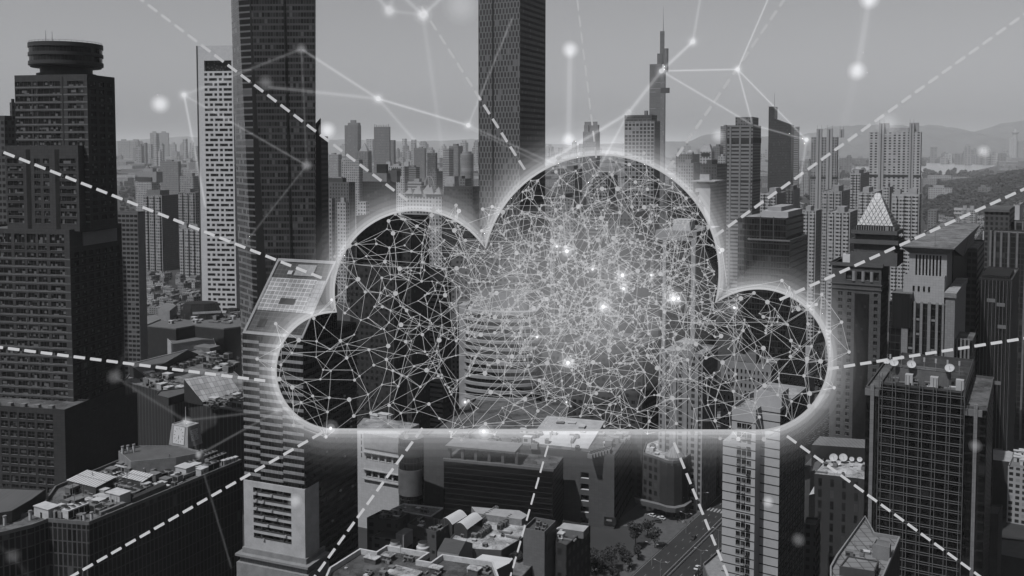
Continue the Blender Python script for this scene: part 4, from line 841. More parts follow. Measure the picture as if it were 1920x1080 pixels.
# seen through the cloud
def tboard():
    t = B('office_tower', 'black glass tower with white penthouse box and pale columns inside the cloud', 'office tower', 1236, 1303, 1345, 449, 560, 30)
    w, d, h = t.w, t.d, t.h; mb = MB(); mb.box(-w, 0, 0, d, 0, h - 1, facade(.04, .012, 2, 3.6, .85, .8, .9, .03, .25), ROOF); t.build(mb, 'body')
    mb = MB(); o = 1.6; z1 = t.z(434); mb.prism([(-w - o, -o), (o, -o), (o, d + o), (-w - o, d + o)], h - .99, z1, plain(.34, .7, .15), plain(.3)); t.build(mb, 'roof_slab')
    mb = MB(); a, b = t.lx(1262, 4), t.lx(1293, 4); mb.box(a, b, 4, 14, z1, t.z(413, 0, 4), plain(.62, .7, .1)); t.build(mb, 'penthouse')
    for a, b in ((1245, 1251), (1298, 1306)): mb = MB(); mb.box(t.lx(a), t.lx(b), -1.8, -.005, 0, h - 1.0, plain(.38, .7, .15)); t.build(mb, 'column')
    mb = MB(); mb.box(t.lx(1287), t.lx(1303), -1.9, -1.61, t.z(444), t.z(441), DARK); t.build(mb, 'slot')
    mb = MB(); mb.cyl(-w * .1 + 3, d * .4, .3, z1, z1 + 2, METAL); mb.cyl(-w * .1 + 3, d * .4, .4, z1 + 2, z1 + 3.4, FRML, r1=2.8); t.build(mb, 'dish')
tboard()
t = S('dark banded office block behind the penthouse box, inside the cloud', 1250, 1296, 1311, 364, 790, 28, .12, .03, 6, 3.7, .9, .55, vary=.9)
t = S('blank pale slab tower with a thin roof plate at the right curve of the cloud', 1304, 1332, 1347, 347, 800, 28, .42, .4, 5, 4, .02, .02, house=0, side=facade(.08, .02, 4, 3.6, .5, .5)); mb = MB(); zz = t.z(341); mb.prism([(-t.w - 3, -4), (6, -4), (6, t.d + 3), (-t.w - 3, t.d + 3)], zz, zz + 1.2, plain(.4)); mb.box(-t.w + 1, -1, .5, t.d - 1, t.h, zz, DARK); t.build(mb, 'roof_plate'); crown(t, 1312, 1330, 327, .3, .6, plain(.5))
S('tall dark block filling the left half of the cloud', 668, 770, 805, 411, 560, 24, .055, .016, 3, 3.4, .5, .5, house=1, vary=1, roof=ROOFD)
S('dark office block lower left inside the cloud, beside the banded tower', 655, 738, 762, 505, 500, 24, .045, .015, 3.2, 3.5, .5, .5, house=0, vary=1)
t = S('narrow pale striped stair tower with a dish inside the cloud', 802, 829, 846, 528, 600, 24, .36, .03, 30, 3.3, 2, .42, house=0, side=facade(.06, .02, 3, 3.4, .5, .5)); crown(t, 801, 832, 505, .05, .8, plain(.36), 'roof_house'); mb = MB(); mb.cyl(t.lx(836, 2), 2, 2.2, t.h + 7, t.h + 9, FRML, r1=3.4); t.build(mb, 'dish')
S('broad grey office slab in the middle of the cloud', 846, 985, 1010, 470, 640, 24, .17, .05, 3.4, 3.6, .5, .5, roof=ROOF, house=2)
S('grey office block right of centre inside the cloud', 1040, 1160, 1215, 470, 700, 26, .16, .04, 3.4, 3.6, .5, .5, house=2); S('dim office tower under the white lattice tower inside the cloud', 1140, 1190, 1222, 400, 840, 26, .14, .03, 3.4, 3.6, .6, .5); S('grey block below the woven skyscraper inside the cloud', 950, 1000, 1032, 420, 760, 26, .14, .03, 3.2, 3.5, .5, .5)
S('long dark office block at the lower right inside the cloud', 1062, 1205, 1238, 655, 500, 28, .07, .018, 3.4, 3.6, .6, .5, house=1, vary=1); S('low grey block between the curved balcony tower and the long dark block', 1008, 1060, 1085, 610, 560, 28, .12, .03, 3.4, 3.6, .5, .5)
t = S('pale grid fronted office block with tall window columns inside the cloud', 1236, 1318, 1346, 668, 480, 30, .28, .05, 3.6, 3.3, .55, .6, roof=ROOFL, house=1); mb = MB()
for k in range(4): x = -t.w * (k + .5) / 4; mb.box(x - .9, x + .9, -.8, -.005, 0, t.h, plain(.32)); 
t.build(mb, 'pier')
t = B('office_block', 'white office wing with rows of small square windows right of the pale grid block', 'office block', 1352, 1446, 1464, 690, 500, 30); mb = MB(); wm = plain(.30, .8, .25); shell(mb, -t.w, 0, 0, t.d, 0, t.h, wm, ROOF, right=True)
t.punch(mb, 'F', 0, cols_even(-t.w + 1, -1, 11, .42), [(t.h - 4.6 - 3.9 * i, t.h - 2.6 - 3.9 * i) for i in range(9)], -t.w, 0, 0, t.h, wm, GLB, FRM, rec=.3, nv=0); t.build(mb, 'body'); mb = MB(); mb.rim([(-t.w, 0), (0, 0), (0, t.d), (-t.w, t.d)], t.h, t.h + 1.2, .4, wm); t.build(mb, 'parapet'); t.finish()
crown(t, 1398, 1418, 668, .3, .7, plain(.2))
S('grey tower seen through the top of the cloud, right of the woven skyscraper', 1046, 1078, 1092, 318, 1050, 26, .22, .04); S('pale tower seen through the top of the cloud, left of the white lattice tower', 1104, 1140, 1158, 330, 980, 26, .30, .05, bays=3); S('low pale block low in the top lobe of the cloud', 1022, 1075, 1100, 372, 900, 26, .26, .04); S('striped grey block low in the top lobe of the cloud, left of the lattice tower', 1096, 1150, 1172, 390, 880, 26, .2, .03, 30, 3.5, 2, .5)
# curved balcony tower
def curved():
    c = at(935, 700, 565); root = empty('apartment_tower', (c.x, c.y, 0), -R(10)); tag(root, 'curved white balcony tower seen through the bottom of the cloud', 'apartment tower')
    w = abs(at(1008, 700, 565).x - at(862, 700, 565).x) / 2; zt = zof(592, 552)
    def arc(o, n=26): return [((w + o) * math.sin(R(-78 + 156 * i / n)), -(11 + o) * math.cos(R(-78 + 156 * i / n)) + 6) for i in range(n + 1)] + [(w * .98 + o, 22), (-w * .98 - o, 22)]
    mb = MB(); mb.prism(ccw(arc(-1.4)), 0, zt, facade(.12, .02, 2.4, 3.45, .8, .8, .9, .12), ROOF); mb.build('body', root)
    wm = plain(.40, .8, .25); n = int(zt / 4.4)
    for i in range(n):
        mb = MB(); z = zt - .8 - 4.4 * i; mb.prism(ccw(arc(0)), z - .3, z + 1.5, wm); mb.build('balcony', root)
    mb = MB(); mb.prism(ccw(arc(-6)), zt, zof(552, 560), plain(.30), ROOF); mb.build('roof_storey', root)
    mb = MB(); mb.box(-w - 1.5, -w + 3, 2, 14, 0, zt + 3, plain(.4)); mb.build('stair_shaft', root)
curved()
# ------------------------------------------------------------------ far city, lake, hills and woods
def ridge(name, label_kind, pts, Y0, Y1, mat, seed):
    """a range of hills: crest heights read at depth Y1, foot at Y0, back foot behind"""
    random.seed(seed); mb = MB(); xs = []
    x0, x1 = pts[0][0], pts[-1][0]; n = int((x1 - x0) / 9); prof = []
    for i in range(n + 1):
        px = x0 + (x1 - x0) * i / n
        for (a, ya), (b, yb) in zip(pts, pts[1:]):
            if a <= px <= b: py = ya + (yb - ya) * (3 * ((px - a) / (b - a)) ** 2 - 2 * ((px - a) / (b - a)) ** 3); break
        prof.append((px, max(0, zof(py, Y1))))
    m = 14; G = []
    for j in range(m + 1):
        f = j / m; Yj = Y0 + (Y1 - Y0) * f * 1.25; row = []
        for i, (px, z) in enumerate(prof):
            X = (px - 960) / F * Y1
            k = math.sin(math.pi * min(1, f / .8) / 2) ** 1.6 if f < .8 else math.cos((f - .8) / .2 * math.pi / 2)
            nz = (math.sin(i * .55 + j * 1.3 + seed) + math.sin(i * .21 - j * .9) + 1.5 * (rnd() - .5)) * .05 * (1 - abs(2 * f - 1)) 
            row.append((X, Yj, max(-5, z * (k + nz) - (4 if j in (0, m) else 0))))
        G.append(row)
    for j in range(m):
        for i in range(n): mb.poly([G[j][i], G[j][i + 1], G[j + 1][i + 1], G[j + 1][i]], mat, [(0, 0)] * 4, True)
    o = mb.build(name); o['kind'] = 'structure'; return G
HILL = plain(.16, .95, .5, .004, .05)
ridge('hills', 0, [(980, 282), (1040, 276), (1110, 270), (1180, 270), (1250, 266), (1290, 264), (1320, 252), (1350, 249), (1400, 256), (1460, 258), (1520, 250), (1560, 237), (1600, 233), (1650, 237), (1700, 239), (1735, 236), (1770, 241), (1812, 250), (1846, 240), (1880, 229), (1902, 224), (1925, 231), (1980, 255), (2060, 262)], 14000, 18000, HILL, 3)
ridge('hills', 0, [(-80, 268), (120, 262), (260, 265), (360, 258), (480, 266), (620, 262), (760, 265), (900, 262), (1060, 270)], 18000, 26000, HILL, 5)
# lake
lk = [(1560, 333), (1640, 336), (1700, 338), (1745, 334), (1775, 328), (1822, 321), (1868, 311), (1878, 306), (1800, 304), (1700, 305), (1600, 309), (1540, 318)]
mb = MB(); mb.poly([(*onz(x, y, .4).xy, .4) for x, y in reversed(lk)], plain(.45, .25, .12, .003, .5)); o = mb.build('lake_water'); o['kind'] = 'structure'
if o.data.polygons[0].normal.z < 0: o.data.flip_normals()

LEAF = plain(.06, .9, .7, .5, .1); LEAF2 = plain(.035, .9, .6, .5, .1); LEAF3 = plain(.09, .9, .6, .5, .1); BARK = plain(.06)
def clump(mb, x, y, z, r, mat):
    c = Vector((x, y, z)); n, k = 6, 4; rows = []
    for i in range(1, k):
        t = math.pi * i / k
        rows.append([c + Vector((math.sin(t) * math.cos(2 * math.pi * (j + i * .5) / n), math.sin(t) * math.sin(2 * math.pi * (j + i * .5) / n), -math.cos(t) * .85)) * r * ru(.7, 1.25) for j in range(n)])
    bt, tp = c + Vector((0, 0, -r * .8)), c + Vector((0, 0, r * ru(.8, 1.1)))
    for j in range(n):
        a = (j + 1) % n; mb.poly([bt, rows[0][a], rows[0][j]], mat, [(0, 0)] * 3); mb.poly([rows[-1][j], rows[-1][a], tp], mat, [(0, 0)] * 3)
        for i in range(k - 2): mb.poly([rows[i][j], rows[i][a], rows[i + 1][a], rows[i + 1][j]], mat, [(0, 0)] * 4)
# wooded hill on the right: crest picture line at depth 2600
random.seed(21)
crest = [(1690, 372), (1745, 362), (1765, 342), (1790, 337), (1830, 333), (1870, 326), (1900, 320), (1960, 312), (2080, 312)]
def crest_py(px):
    for (a, ya), (b, yb) in zip(crest, crest[1:]):
        if a <= px <= b: return ya + (yb - ya) * (px - a) / (b - a)
    return crest[0][1] if px < crest[0][0] else crest[-1][1]
WY0, WY1 = 2350, 4200
def wood_z(X, Y):
    px = 960 + F * X / Y; zc = max(0, zof(crest_py(px) + 7, WY1)); f = (Y - WY0) / (WY1 - WY0)
    if f <= 0: return 0
    return zc * (math.sin(min(f, 1) * math.pi / 2) ** 1.3 if f < 1 else max(0, 1 - (f - 1) * 2.2))
mb = MB(); xs = [1000 + 80 * i for i in range(28)]; ys = [WY0 + 110 * i for i in range(27)]
for i in range(27):
    for j in range(26):
        q = [(xs[i], ys[j]), (xs[i + 1], ys[j]), (xs[i + 1], ys[j + 1]), (xs[i], ys[j + 1])]; mb.poly([(x, y, wood_z(x, y) - (.5 if wood_z(x, y) <= 0 else 0)) for x, y in q], plain(.05), [(0, 0)] * 4, True)
o = mb.build('wooded_hill'); o['kind'] = 'structure'
mb = MB()
for _ in range(5200):
    Y = ru(WY0, WY1 * 1.08); px = ru(1735, 1960); X = (px - 960) / F * Y; z = wood_z(X, Y)
    if z < 3 and rnd() < .5: continue
    if rnd() < .03: continue
    r = ru(5, 11) * (Y / 3000); clump(mb, X, Y, z + r * .5, r, random.choice((LEAF, LEAF2, LEAF2, LEAF3)))
o = mb.build('forest'); o['kind'] = 'stuff'
mb = MB()
for _ in range(900):   # belt of trees on the far lake shore
    px = ru(1560, 1960); py = ru(300, 306) if px > 1730 else ru(306, 312); p = onz(px, py, 0); clump(mb, p.x, p.y, 25, ru(30, 62), random.choice((LEAF, LEAF2)))
o = mb.build('tree_belt'); o['kind'] = 'stuff'
mb = MB()
for _ in range(1500):  # scattered greenery between the houses
    px, py = random.choice(((ru(1495, 1640), ru(330, 470)), (ru(225, 380), ru(330, 420)), (ru(1740, 1850), ru(372, 405)), (ru(600, 900), ru(325, 420)), (ru(1560, 1860), ru(322, 345))))
    p = onz(px, py, 0); r = p.y * .0022 * ru(.6, 1.5); clump(mb, p.x, p.y, r * .6, r, random.choice((LEAF, LEAF2, LEAF2)))
o = mb.build('greenery'); o['kind'] = 'stuff'

# low houses that one can still tell apart
random.seed(31)
def house_mesh(kind):
    mb = MB(); wl = facade((.40, .28, .5, .33)[kind % 4], .03, 2.6, 3.0, .5, .5, .8, .1); rf = (plain(.30), plain(.13), plain(.42), plain(.2))[(kind * 3 + 1) % 4]
    mb.box(-.5 * 12, .5 * 12, -5, 5, 0, 1 * 9, wl, rf)
    if kind in (1, 4):
        mb.poly([(-6.4, -5.4, 9), (6.4, -5.4, 9), (6.4, 0, 11.6), (-6.4, 0, 11.6)], rf); mb.poly([(6.4, 5.4, 9), (-6.4, 5.4, 9), (-6.4, 0, 11.6), (6.4, 0, 11.6)], rf)
        mb.poly([(6.4, -5.4, 9), (6.4, 5.4, 9), (6.4, 0, 11.6)], wl); mb.poly([(-6.4, 5.4, 9), (-6.4, -5.4, 9), (-6.4, 0, 11.6)], wl)
    else:
        mb.rim([(-6, -5), (6, -5), (6, 5), (-6, 5)], 9, 9.7, .3, rf); mb.box(-3, 0, -2, 2, 9, 11.4, wl, rf); mb.box(2, 3.2, -3, -1.8, 9, 10.2, plain(.5)); mb.box(3.5, 4.6, 1, 2.4, 9, 10, plain(.3))
    return mb.mesh('house')
HM = [house_mesh(k) for k in range(6)]
LOWZ = [('by the white patterned slab', (268, 382), (505, 572), 56), ('between the black and the woven skyscraper', (606, 900), (352, 425), 50), ('left of the glass pyramid', (1500, 1616), (425, 545), 48), ('below the wooded hill at right', (1742, 1850), (402, 466), 84), ('around the foot of the wedge topped tower', (1430, 1640), (345, 400), 46)]
KND = ('flat roofed pale', 'gabled', 'flat roofed white', 'flat roofed grey', 'long gabled', 'dull flat roofed')
for zone, (a, b), (c, d_), n in LOWZ:
    for i in range(n):
        k = int(rnd() * 6); px, py = ru(a, b), c + (d_ - c) * (i + rnd()) / n; p = onz(px, py, 10); s = p.y / 1150 * ru(.55, .95); s = max(.8, min(s, 2.6))
        o = inst('low_house', HM[k], (p.x, p.y, 0), -R(26 + ru(-6, 6) + (90 if rnd() < .25 else 0)), scale=(s * ru(.9, 1.7), s * ru(.9, 1.3), s * ru(.6, 1.25)))
        tag(o, KND[k] + ' low house ' + zone, 'house', 'low houses ' + zone)
# distant skyline blocks, each its own tower
random.seed(41)
SKY = [('behind the white patterned slab and the grey slab', 222, 380, 250, 308, 52), ('in the haze between the black and the woven skyscraper', 606, 900, 258, 326, 92), ('in the haze right of the woven skyscraper', 1024, 1175, 262, 304, 48), ('in the haze below the domed block', 1258, 1365, 258, 300, 24), ('in the haze between the louvred and the crowned towers', 1425, 1640, 268, 318, 34), ('on the far lake shore', 1740, 1896, 272, 297, 34)]
for zone, a, b, ya, yb, n in SKY:
    for i in range(n):
        px = ru(a, b); py = ya + (yb - ya) * rnd() ** .6; far = 'lake' in zone; Y = ru(11000, 13000) if far else ru(7000, 15000); w = ru(5, 13) if not far else ru(6, 12); 
        p = at(px, py, Y); W = w / F * Y; D = W * ru(.5, .9)
        tone = random.choice((.2, .28, .36, .44)); mb = MB(); m = facade(tone, .05, round(Y / 330, 0), round(Y / 420, 0), .55, .5, .6, .1); hgt = max(20, p.z)
        mb.box(-W / 2, W / 2, -D / 2, D / 2, 0, hgt, m, ROOFL)
        if rnd() < .6: q = ru(.15, .35); mb.box(-W * q, W * q, -D * .2, D * .3, hgt - .5, hgt + Y * ru(.001, .0025), m, ROOFL)
        if rnd() < .3: mb.box(W / 2 - .5, W * .85, -D * .3, D * .3, 0, hgt * ru(.6, .85), m, ROOFL)
        o = mb.build('distant_tower', loc=(p.x, Y, 0), rz=-R(ru(10, 35))); hw = 'slender' if w < 8 else 'broad'
        tag(o, f"{hw} {'pale' if tone > .3 else 'grey'} tower {zone}", 'tower', 'far towers ' + zone)
for (px0, px1, py, lab) in ((281, 296, 249, 'tall hazy pair member, left half of the twin slabs in the far haze'), (297, 315, 249, 'tall hazy pair member, right half of the twin slabs in the far haze'), (220, 242, 264, 'wide hazy slab touching the stepped tower in the far haze'), (243, 265, 264, 'wide hazy slab second from the stepped tower in the far haze'), (271, 287, 273, 'darker rounded tower before the twin slabs in the far haze')):
    Y = 13000; p = at(px0, py, Y); q = at(px1, py, Y); mb = MB(); mb.box(0, q.x - p.x, 0, 40, 0, p.z, facade(.25, .08, 22, 30, .5, .5), ROOFL); mb.box((q.x - p.x) * .3, (q.x - p.x) * .7, 5, 30, p.z - .5, p.z + 22, plain(.25)); o = mb.build('distant_tower', loc=(p.x, Y, 0)); tag(o, lab, 'tower')
# hotel with lantern top beyond the lake
Y = 12500; p = at(1896, 256, Y); root = empty('hotel_tower', (p.x, Y, 0)); tag(root, 'pale distant hotel tower with a flared top and small lantern beyond the lake', 'hotel tower'); s = Y / F
mb = MB(); mb.box(0, 5 * s, 0, 40, 0, zof(258, Y), facade(.6, .3, 20, 12, .5, .4), ROOFL); mb.build('wing', root)
mb = MB(); mb.cyl(9 * s, 25, 5.2 * s, 0, zof(252, Y), facade(.5, .25, 16, 12, .5, .4), ROOFL, n=24, r1=4.2 * s); mb.cyl(9 * s, 25, 4.2 * s, zof(252, Y), zof(249, Y), plain(.6), n=24, r1=6 * s); mb.cyl(9 * s, 25, 6 * s, zof(249, Y), zof(247, Y), plain(.5), n=24); mb.build('shaft', root)
mb = MB(); mb.cyl(9 * s, 25, 2 * s, zof(247, Y), zof(242, Y), plain(.6), n=16, r1=1.2 * s); mb.build('lantern', root)
mb = MB(); mb.box(15 * s, 24 * s, 5, 45, 0, zof(264, Y), facade(.4, .2, 16, 12, .5, .4), ROOFL); mb.build('wing', root)
# the far carpet of roofs that nobody could count
mb = MB(); fm = [facade(v, .05, 9, 8, .5, .5) for v in (.18, .3, .42)]; tm = [plain(v) for v in (.12, .22, .34)]
for _ in range(8500):
    py = 284 + 66 * rnd() ** 1.7; px = ru(200, 1930)
    if 1560 < px < 1890 and 302 < py < 345: continue
    p = onz(px, py, 0)
    if p.y > WY0 - 100 and p.y < WY1 + 500 and px > 1700: continue
    s = min(p.y, 9000) / 1000 * ru(3.5, 8); hh = s * ru(.5, 1.5); a = R(ru(15, 40)); ca, sa = math.cos(a), math.sin(a)
    w_, d2 = s * ru(.8, 2.2), s * ru(.7, 1.2); pl = [(p.x + x * ca + y * sa, p.y - x * sa + y * ca) for x, y in ((-w_, -d2), (w_, -d2), (w_, d2), (-w_, d2))]
    mb.prism(pl, 0, hh, random.choice(fm), random.choice(tm), bottom=False)
o = mb.build('distant_rooftops'); o['kind'] = 'stuff'
# ------------------------------------------------------------------ roofs, streets and small things between the towers
random.seed(51)
ang27 = -R(27.6)
def item(name, label, cat, mb_or_me, px, py, z, rz=ang27, group=None, scale=None):
    p = onz(px, py, z); me = mb_or_me.mesh(name) if isinstance(mb_or_me, MB) else mb_or_me
    o = inst(name, me, (p.x, p.y, z), rz, scale=scale); tag(o, label, cat, group); return o
# equipment kinds
WHT = plain(.60, .7, .35, .5); GRY = plain(.25, .8, .3, .5); BLK = plain(.03, .8, .2)
def ac_unit(n=2, w=2.4, d=2.2, h=2.2, body=None):
    mb = MB(); body = body or GRY; W = n * w; mb.box(-W / 2, W / 2, -d / 2, d / 2, .35, h, body)
    for sx in (-W / 2 + .2, W / 2 - .4):
        for sy in (-d / 2 + .1, d / 2 - .3): mb.box(sx, sx + .2, sy, sy + .2, 0, .35, BLK)
    for i in range(n):
        x = -W / 2 + w * (i + .5); mb.cyl(x, 0, w * .36, h - .01, h + .35, body, BLK, n=12); mb.box(x - w * .42, x + w * .42, -d / 2 - .03, -d / 2 - .002, .5, h - .3, BLK)
    return mb.mesh('air_conditioner')
AC1, AC2, AC4, AC5 = ac_unit(1), ac_unit(2), ac_unit(4, 2, 2.4, 2.4, WHT), ac_unit(5, 2.1, 2.6, 2.8, GRY)
def cabin(w, d, h, wall=None, roof=None, over=.25):
    mb = MB(); mb.box(-w / 2, w / 2, -d / 2, d / 2, 0, h, wall or WHT); mb.box(-w / 2 - over, w / 2 + over, -d / 2 - over, d / 2 + over, h + .003, h + .25, roof or WHT); mb.box(-.5, .5, -d / 2 - .06, -d / 2 - .003, 0, 2, BLK); return mb.mesh('cabin')
def shed(w, d, h, ribs=8, roof=None):
    mb = MB(); r = roof or panels(.62, 1.5, 30, .45, .4, .1); mb.box(-w / 2 + .4, w / 2 - .4, -d / 2 + .3, d / 2 - .3, 0, h, plain(.08))
    mb.poly([(-w / 2, -d / 2, h + .1), (w / 2, -d / 2, h + .1), (w / 2, d / 2, h + 1.3), (-w / 2, d / 2, h + 1.3)], r); mb.poly([(-w / 2, d / 2, h + 1.2), (w / 2, d / 2, h + 1.2), (w / 2, -d / 2, h), (-w / 2, -d / 2, h)], r)
    for p, q in (((-w / 2, -d / 2), (w / 2, -d / 2)), ): mb.poly([(*p, h), (*q, h), (*q, h + .1), (*p, h + .1)], r)
    return mb.mesh('shed')
def dish_mesh():
    mb = MB(); mb.tube((0, 0, 0), (0, 0, 1.5), .12, METAL); c = Vector((0, 0, 1.9)); ax = Vector((-.35, -.7, .62)).normalized(); x = ax.cross(Vector((0, 0, 1))).normalized(); y = x.cross(ax)
    rings = [(0.01, 0), (.6, .06), (1.1, .22), (1.5, .45)]
    for (r0, h0), (r1, h1) in zip(rings, rings[1:]):
        for k in range(16):
            a, b = 2 * math.pi * k / 16, 2 * math.pi * (k + 1) / 16; P_ = lambda r, h, t: c + ax * h + x * r * math.cos(t) + y * r * math.sin(t)
            q = [P_(r0, h0, a), P_(r1, h1, a), P_(r1, h1, b), P_(r0, h0, b)]; mb.poly(q, WHT, [(0, 0)] * 4, True); mb.poly([v - ax * .04 for v in reversed(q)], GRY, [(0, 0)] * 4, True)
    mb.tube(c, c + ax * 1.1, .05, METAL); mb.tube(c + ax * 1.1, c + ax * 1.25, .14, METAL); return mb.mesh('satellite_dish')
DISH = dish_mesh()
def tank_mesh():
    mb = MB(); mb.cyl(0, 0, 2.3, .4, 2.6, WHT, n=24); mb.cyl(0, 0, 2.3, 2.6, 3.1, WHT, n=24, r1=1.6); mb.cyl(0, 0, 1.7, 3.1, 4.2, WHT, BLK, n=24); mb.cyl(0, 0, 2.0, 0, .4, GRY, n=16); return mb.mesh('water_tank')
TANK = tank_mesh()

# --- store with the clock turret, lower left
zM = 57
sk_ = facade(.10, .020, 1.9, 4.6, .74, .9, .9, .02, .3)
rp('department_store', 'dark glass department store with a machine covered roof at the lower left', 'department store', [(-30, 1012), (20, 1000), (60, 990), (90, 979), (167, 985), (453, 867), (400, 857), (225, 866), (103, 917), (72, 962), (-30, 985)], zM, sk_, roofmat(.15), par=1.3, pt=.6, parmat=plain(.17))
rp('roof_house', 'raised plant room under the clock turret', 'plant room', [(222, 848), (262, 838), (335, 838), (382, 850), (330, 860), (245, 868)], zM + 5, plain(.26, .8, .5), plain(.13), zb=zM, par=.6)
t = B('clock_turret', 'pale ribbed clock turret with square dials on the department store roof', 'clock turret', 322, 352, 373, 802, 395, 27.6); zb = zM + 5.01; tp = t.h; w, d = t.w, t.d; mb = MB()
st = facade(.50, .22, .75, 40, .34, 2, .2, 0, .6); e = .95
A = [(-w - e, -e), (e, -e), (e, d + e), (-w - e, d + e)]; T = [(-w, 0), (0, 0), (0, d), (-w, d)]
for i in range(4): j = (i + 1) % 4; mb.poly([(*A[i], zb), (*A[j], zb), (*T[j], tp), (*T[i], tp)], st)
mb.poly([(*p, tp) for p in T], plain(.35)); t.build(mb, 'body')
for face in 'FR':
    mb = MB(); s = (tp - zb); W = (w if face == 'F' else d); c = -w / 2 if face == 'F' else d / 2; hs = W * .34; zc = zb + s * .56
    def P3(a, o, z):
        k = (z - zb) / s; off = e * (1 - k)
        return (c + a, -off - o, z) if face == 'F' else (off + o, c + a, z)
    m1, m2 = plain(.70, .7, .1), plain(.03)
    hv = hs * 1.15
    q = lambda a0, a1, z0, z1, o, m: mb.poly([P3(a0, o, z0), P3(a1, o, z0), P3(a1, o, z1), P3(a0, o, z1)], m)
    q(-hs - .2, hs + .2, zc - hv - .2, zc + hv + .2, .12, plain(.25)); q(-hs, hs, zc - hv, zc + hv, .18, m1)
    for k in range(12):
        a = 2 * math.pi * k / 12; x, z = hs * .78 * math.sin(a), hv * .78 * math.cos(a); tx, tz = math.sin(a), math.cos(a); l, hw = hs * .13, .09
        pts = [P3(x + tx * l * sg + tz * hw * s2, .22, zc + z + tz * l * sg - tx * hw * s2) for sg, s2 in ((-1, -1), (-1, 1), (1, 1), (1, -1))]; mb.poly(pts if face == 'F' else pts, m2); mb.poly(list(reversed(pts)), m2)
    for a, l, hw in ((R(184), hs * .62, .07), (R(176), hs * .40, .11)):
        tx, tz = math.sin(a), math.cos(a); pts = [P3(tz * hw * s2 + tx * l * f, .25, zc - tx * hw * s2 + tz * l * f) for f, s2 in ((0, -1), (0, 1), (1, 1), (1, -1))]; mb.poly(pts, m2); mb.poly(list(reversed(pts)), m2)
    t.build(mb, 'clock_dial')
mb = MB(); mb.rim(T, tp, tp + .4, .2, WHT); mb.tube((-w * .4, d * .4, tp), (-w * .4, d * .4, tp + 8), .22, WHT, r1=.12); t.build(mb, 'mast')
g = 'machines on the department store roof'
for i, (px, py) in enumerate(((318, 868), (340, 866), (366, 862), (388, 864), (358, 878), (405, 868))): item('cooling_row', 'long dark row of coolers on the department store roof, right part', 'cooler', AC5, px, py, zM, ang27 + R(90), g, (1, .9, 1.1))
for i, (px, py) in enumerate(((262, 884), (232, 884), (275, 874), (247, 874))): item('air_conditioner', 'grey twin fan unit in the middle of the department store roof', 'air conditioner', AC4, px, py, zM, ang27, g)
for i, (px, py) in enumerate(((196, 893), (212, 895), (228, 897), (244, 899))): item('air_conditioner', 'pale fan topped unit behind the ribbed shed roof', 'air conditioner', AC4, px, py, zM, ang27 + R(90), g, (.8, .8, .7))
item('air_conditioner', 'big boxy fan unit at the front corner of the department store roof', 'air conditioner', AC4, 142, 967, zM, ang27 + R(90), g, (1.1, 1.5, 1.5)); item('air_conditioner', 'squat fan unit next to the white box at the front corner', 'air conditioner', AC2, 113, 967, zM, ang27 + R(90), g, 1.3)
item('cabin', 'white box at the front edge of the department store roof', 'cabin', cabin(8, 4.5, 3.6), 88, 967, zM)
item('shed', 'large ribbed pale shed roof on the department store', 'shed', shed(17, 9.5, 3.8), 172, 918, zM, ang27); item('shed', 'smaller ribbed pale shed roof right of the larger one', 'shed', shed(12, 5.5, 3.0), 258, 909, zM)
item('cabin', 'white hut with a flat roof near the store edge', 'cabin', cabin(6, 5, 3.6), 348, 890, zM); item('cabin', 'narrow pale hut below the clock turret', 'cabin', cabin(3.4, 3.4, 4.4), 313, 868, zM); item('cabin', 'white plant hut in front of the ribbed sheds', 'cabin', cabin(7.5, 5, 4), 222, 942, zM); item('cabin', 'small awning roofed hut on the store roof', 'cabin', cabin(6, 3, 2.4, plain(.1), plain(.5)), 192, 942, zM)
rp('roof_house', 'long low dark plant block along the store parapet', 'plant room', [(248, 935), (252, 928), (305, 903), (312, 908)], zM + 3, plain(.12), plain(.05), zb=zM)
for i, (px, py) in enumerate(((57, 975), (9, 985), (158, 980), (172, 978), (230, 852), (240, 850), (251, 848))): mb = MB(); mb.cyl(0, 0, .55, 0, 3.2, WHT, BLK, n=12); mb.cyl(0, 0, .7, 3.2, 3.5, GRY, n=12); item('vent_pipe', 'short white vent pipe on the department store roof', 'vent pipe', mb, px, py, zM if px < 200 else zM + 5, group=g)
for i in range(13): mb = MB(); L = ru(5, 14); mb.tube((-L / 2, 0, .5), (L / 2, 0, .5), .22, METAL, n=6); mb.tube((L / 2, 0, 0), (L / 2, 0, .5), .22, METAL, n=6); item('pipe_run', 'low pipe run across the department store roof', 'pipe', mb, *random.choice(((ru(150, 210), ru(950, 968)), (ru(285, 400), ru(872, 885)), (ru(215, 300), ru(890, 925)))), zM, ang27 + R(random.choice((0, 90))), g)
for i, (px, py) in enumerate(((420, 872), (427, 870), (434, 868), (441, 866))): item('cabin', 'small white box by the far end of the store roof', 'cabin', cabin(1.6, 1.6, 2.0), px, py, zM, group=g)
rp('low_roof', 'wide ribbed grey roof at the left edge below the podium block', 'roof', [(-40, 914), (86, 919), (60, 938), (22, 960), (-40, 970)], 61, plain(.06), panels(.13, .8, 40, .1, .6), par=.4)
rp('low_roof', 'small paved terrace between the podium block and the store', 'terrace', [(92, 921), (140, 898), (178, 896), (118, 925)], 54, plain(.1), plain(.13), par=.5)

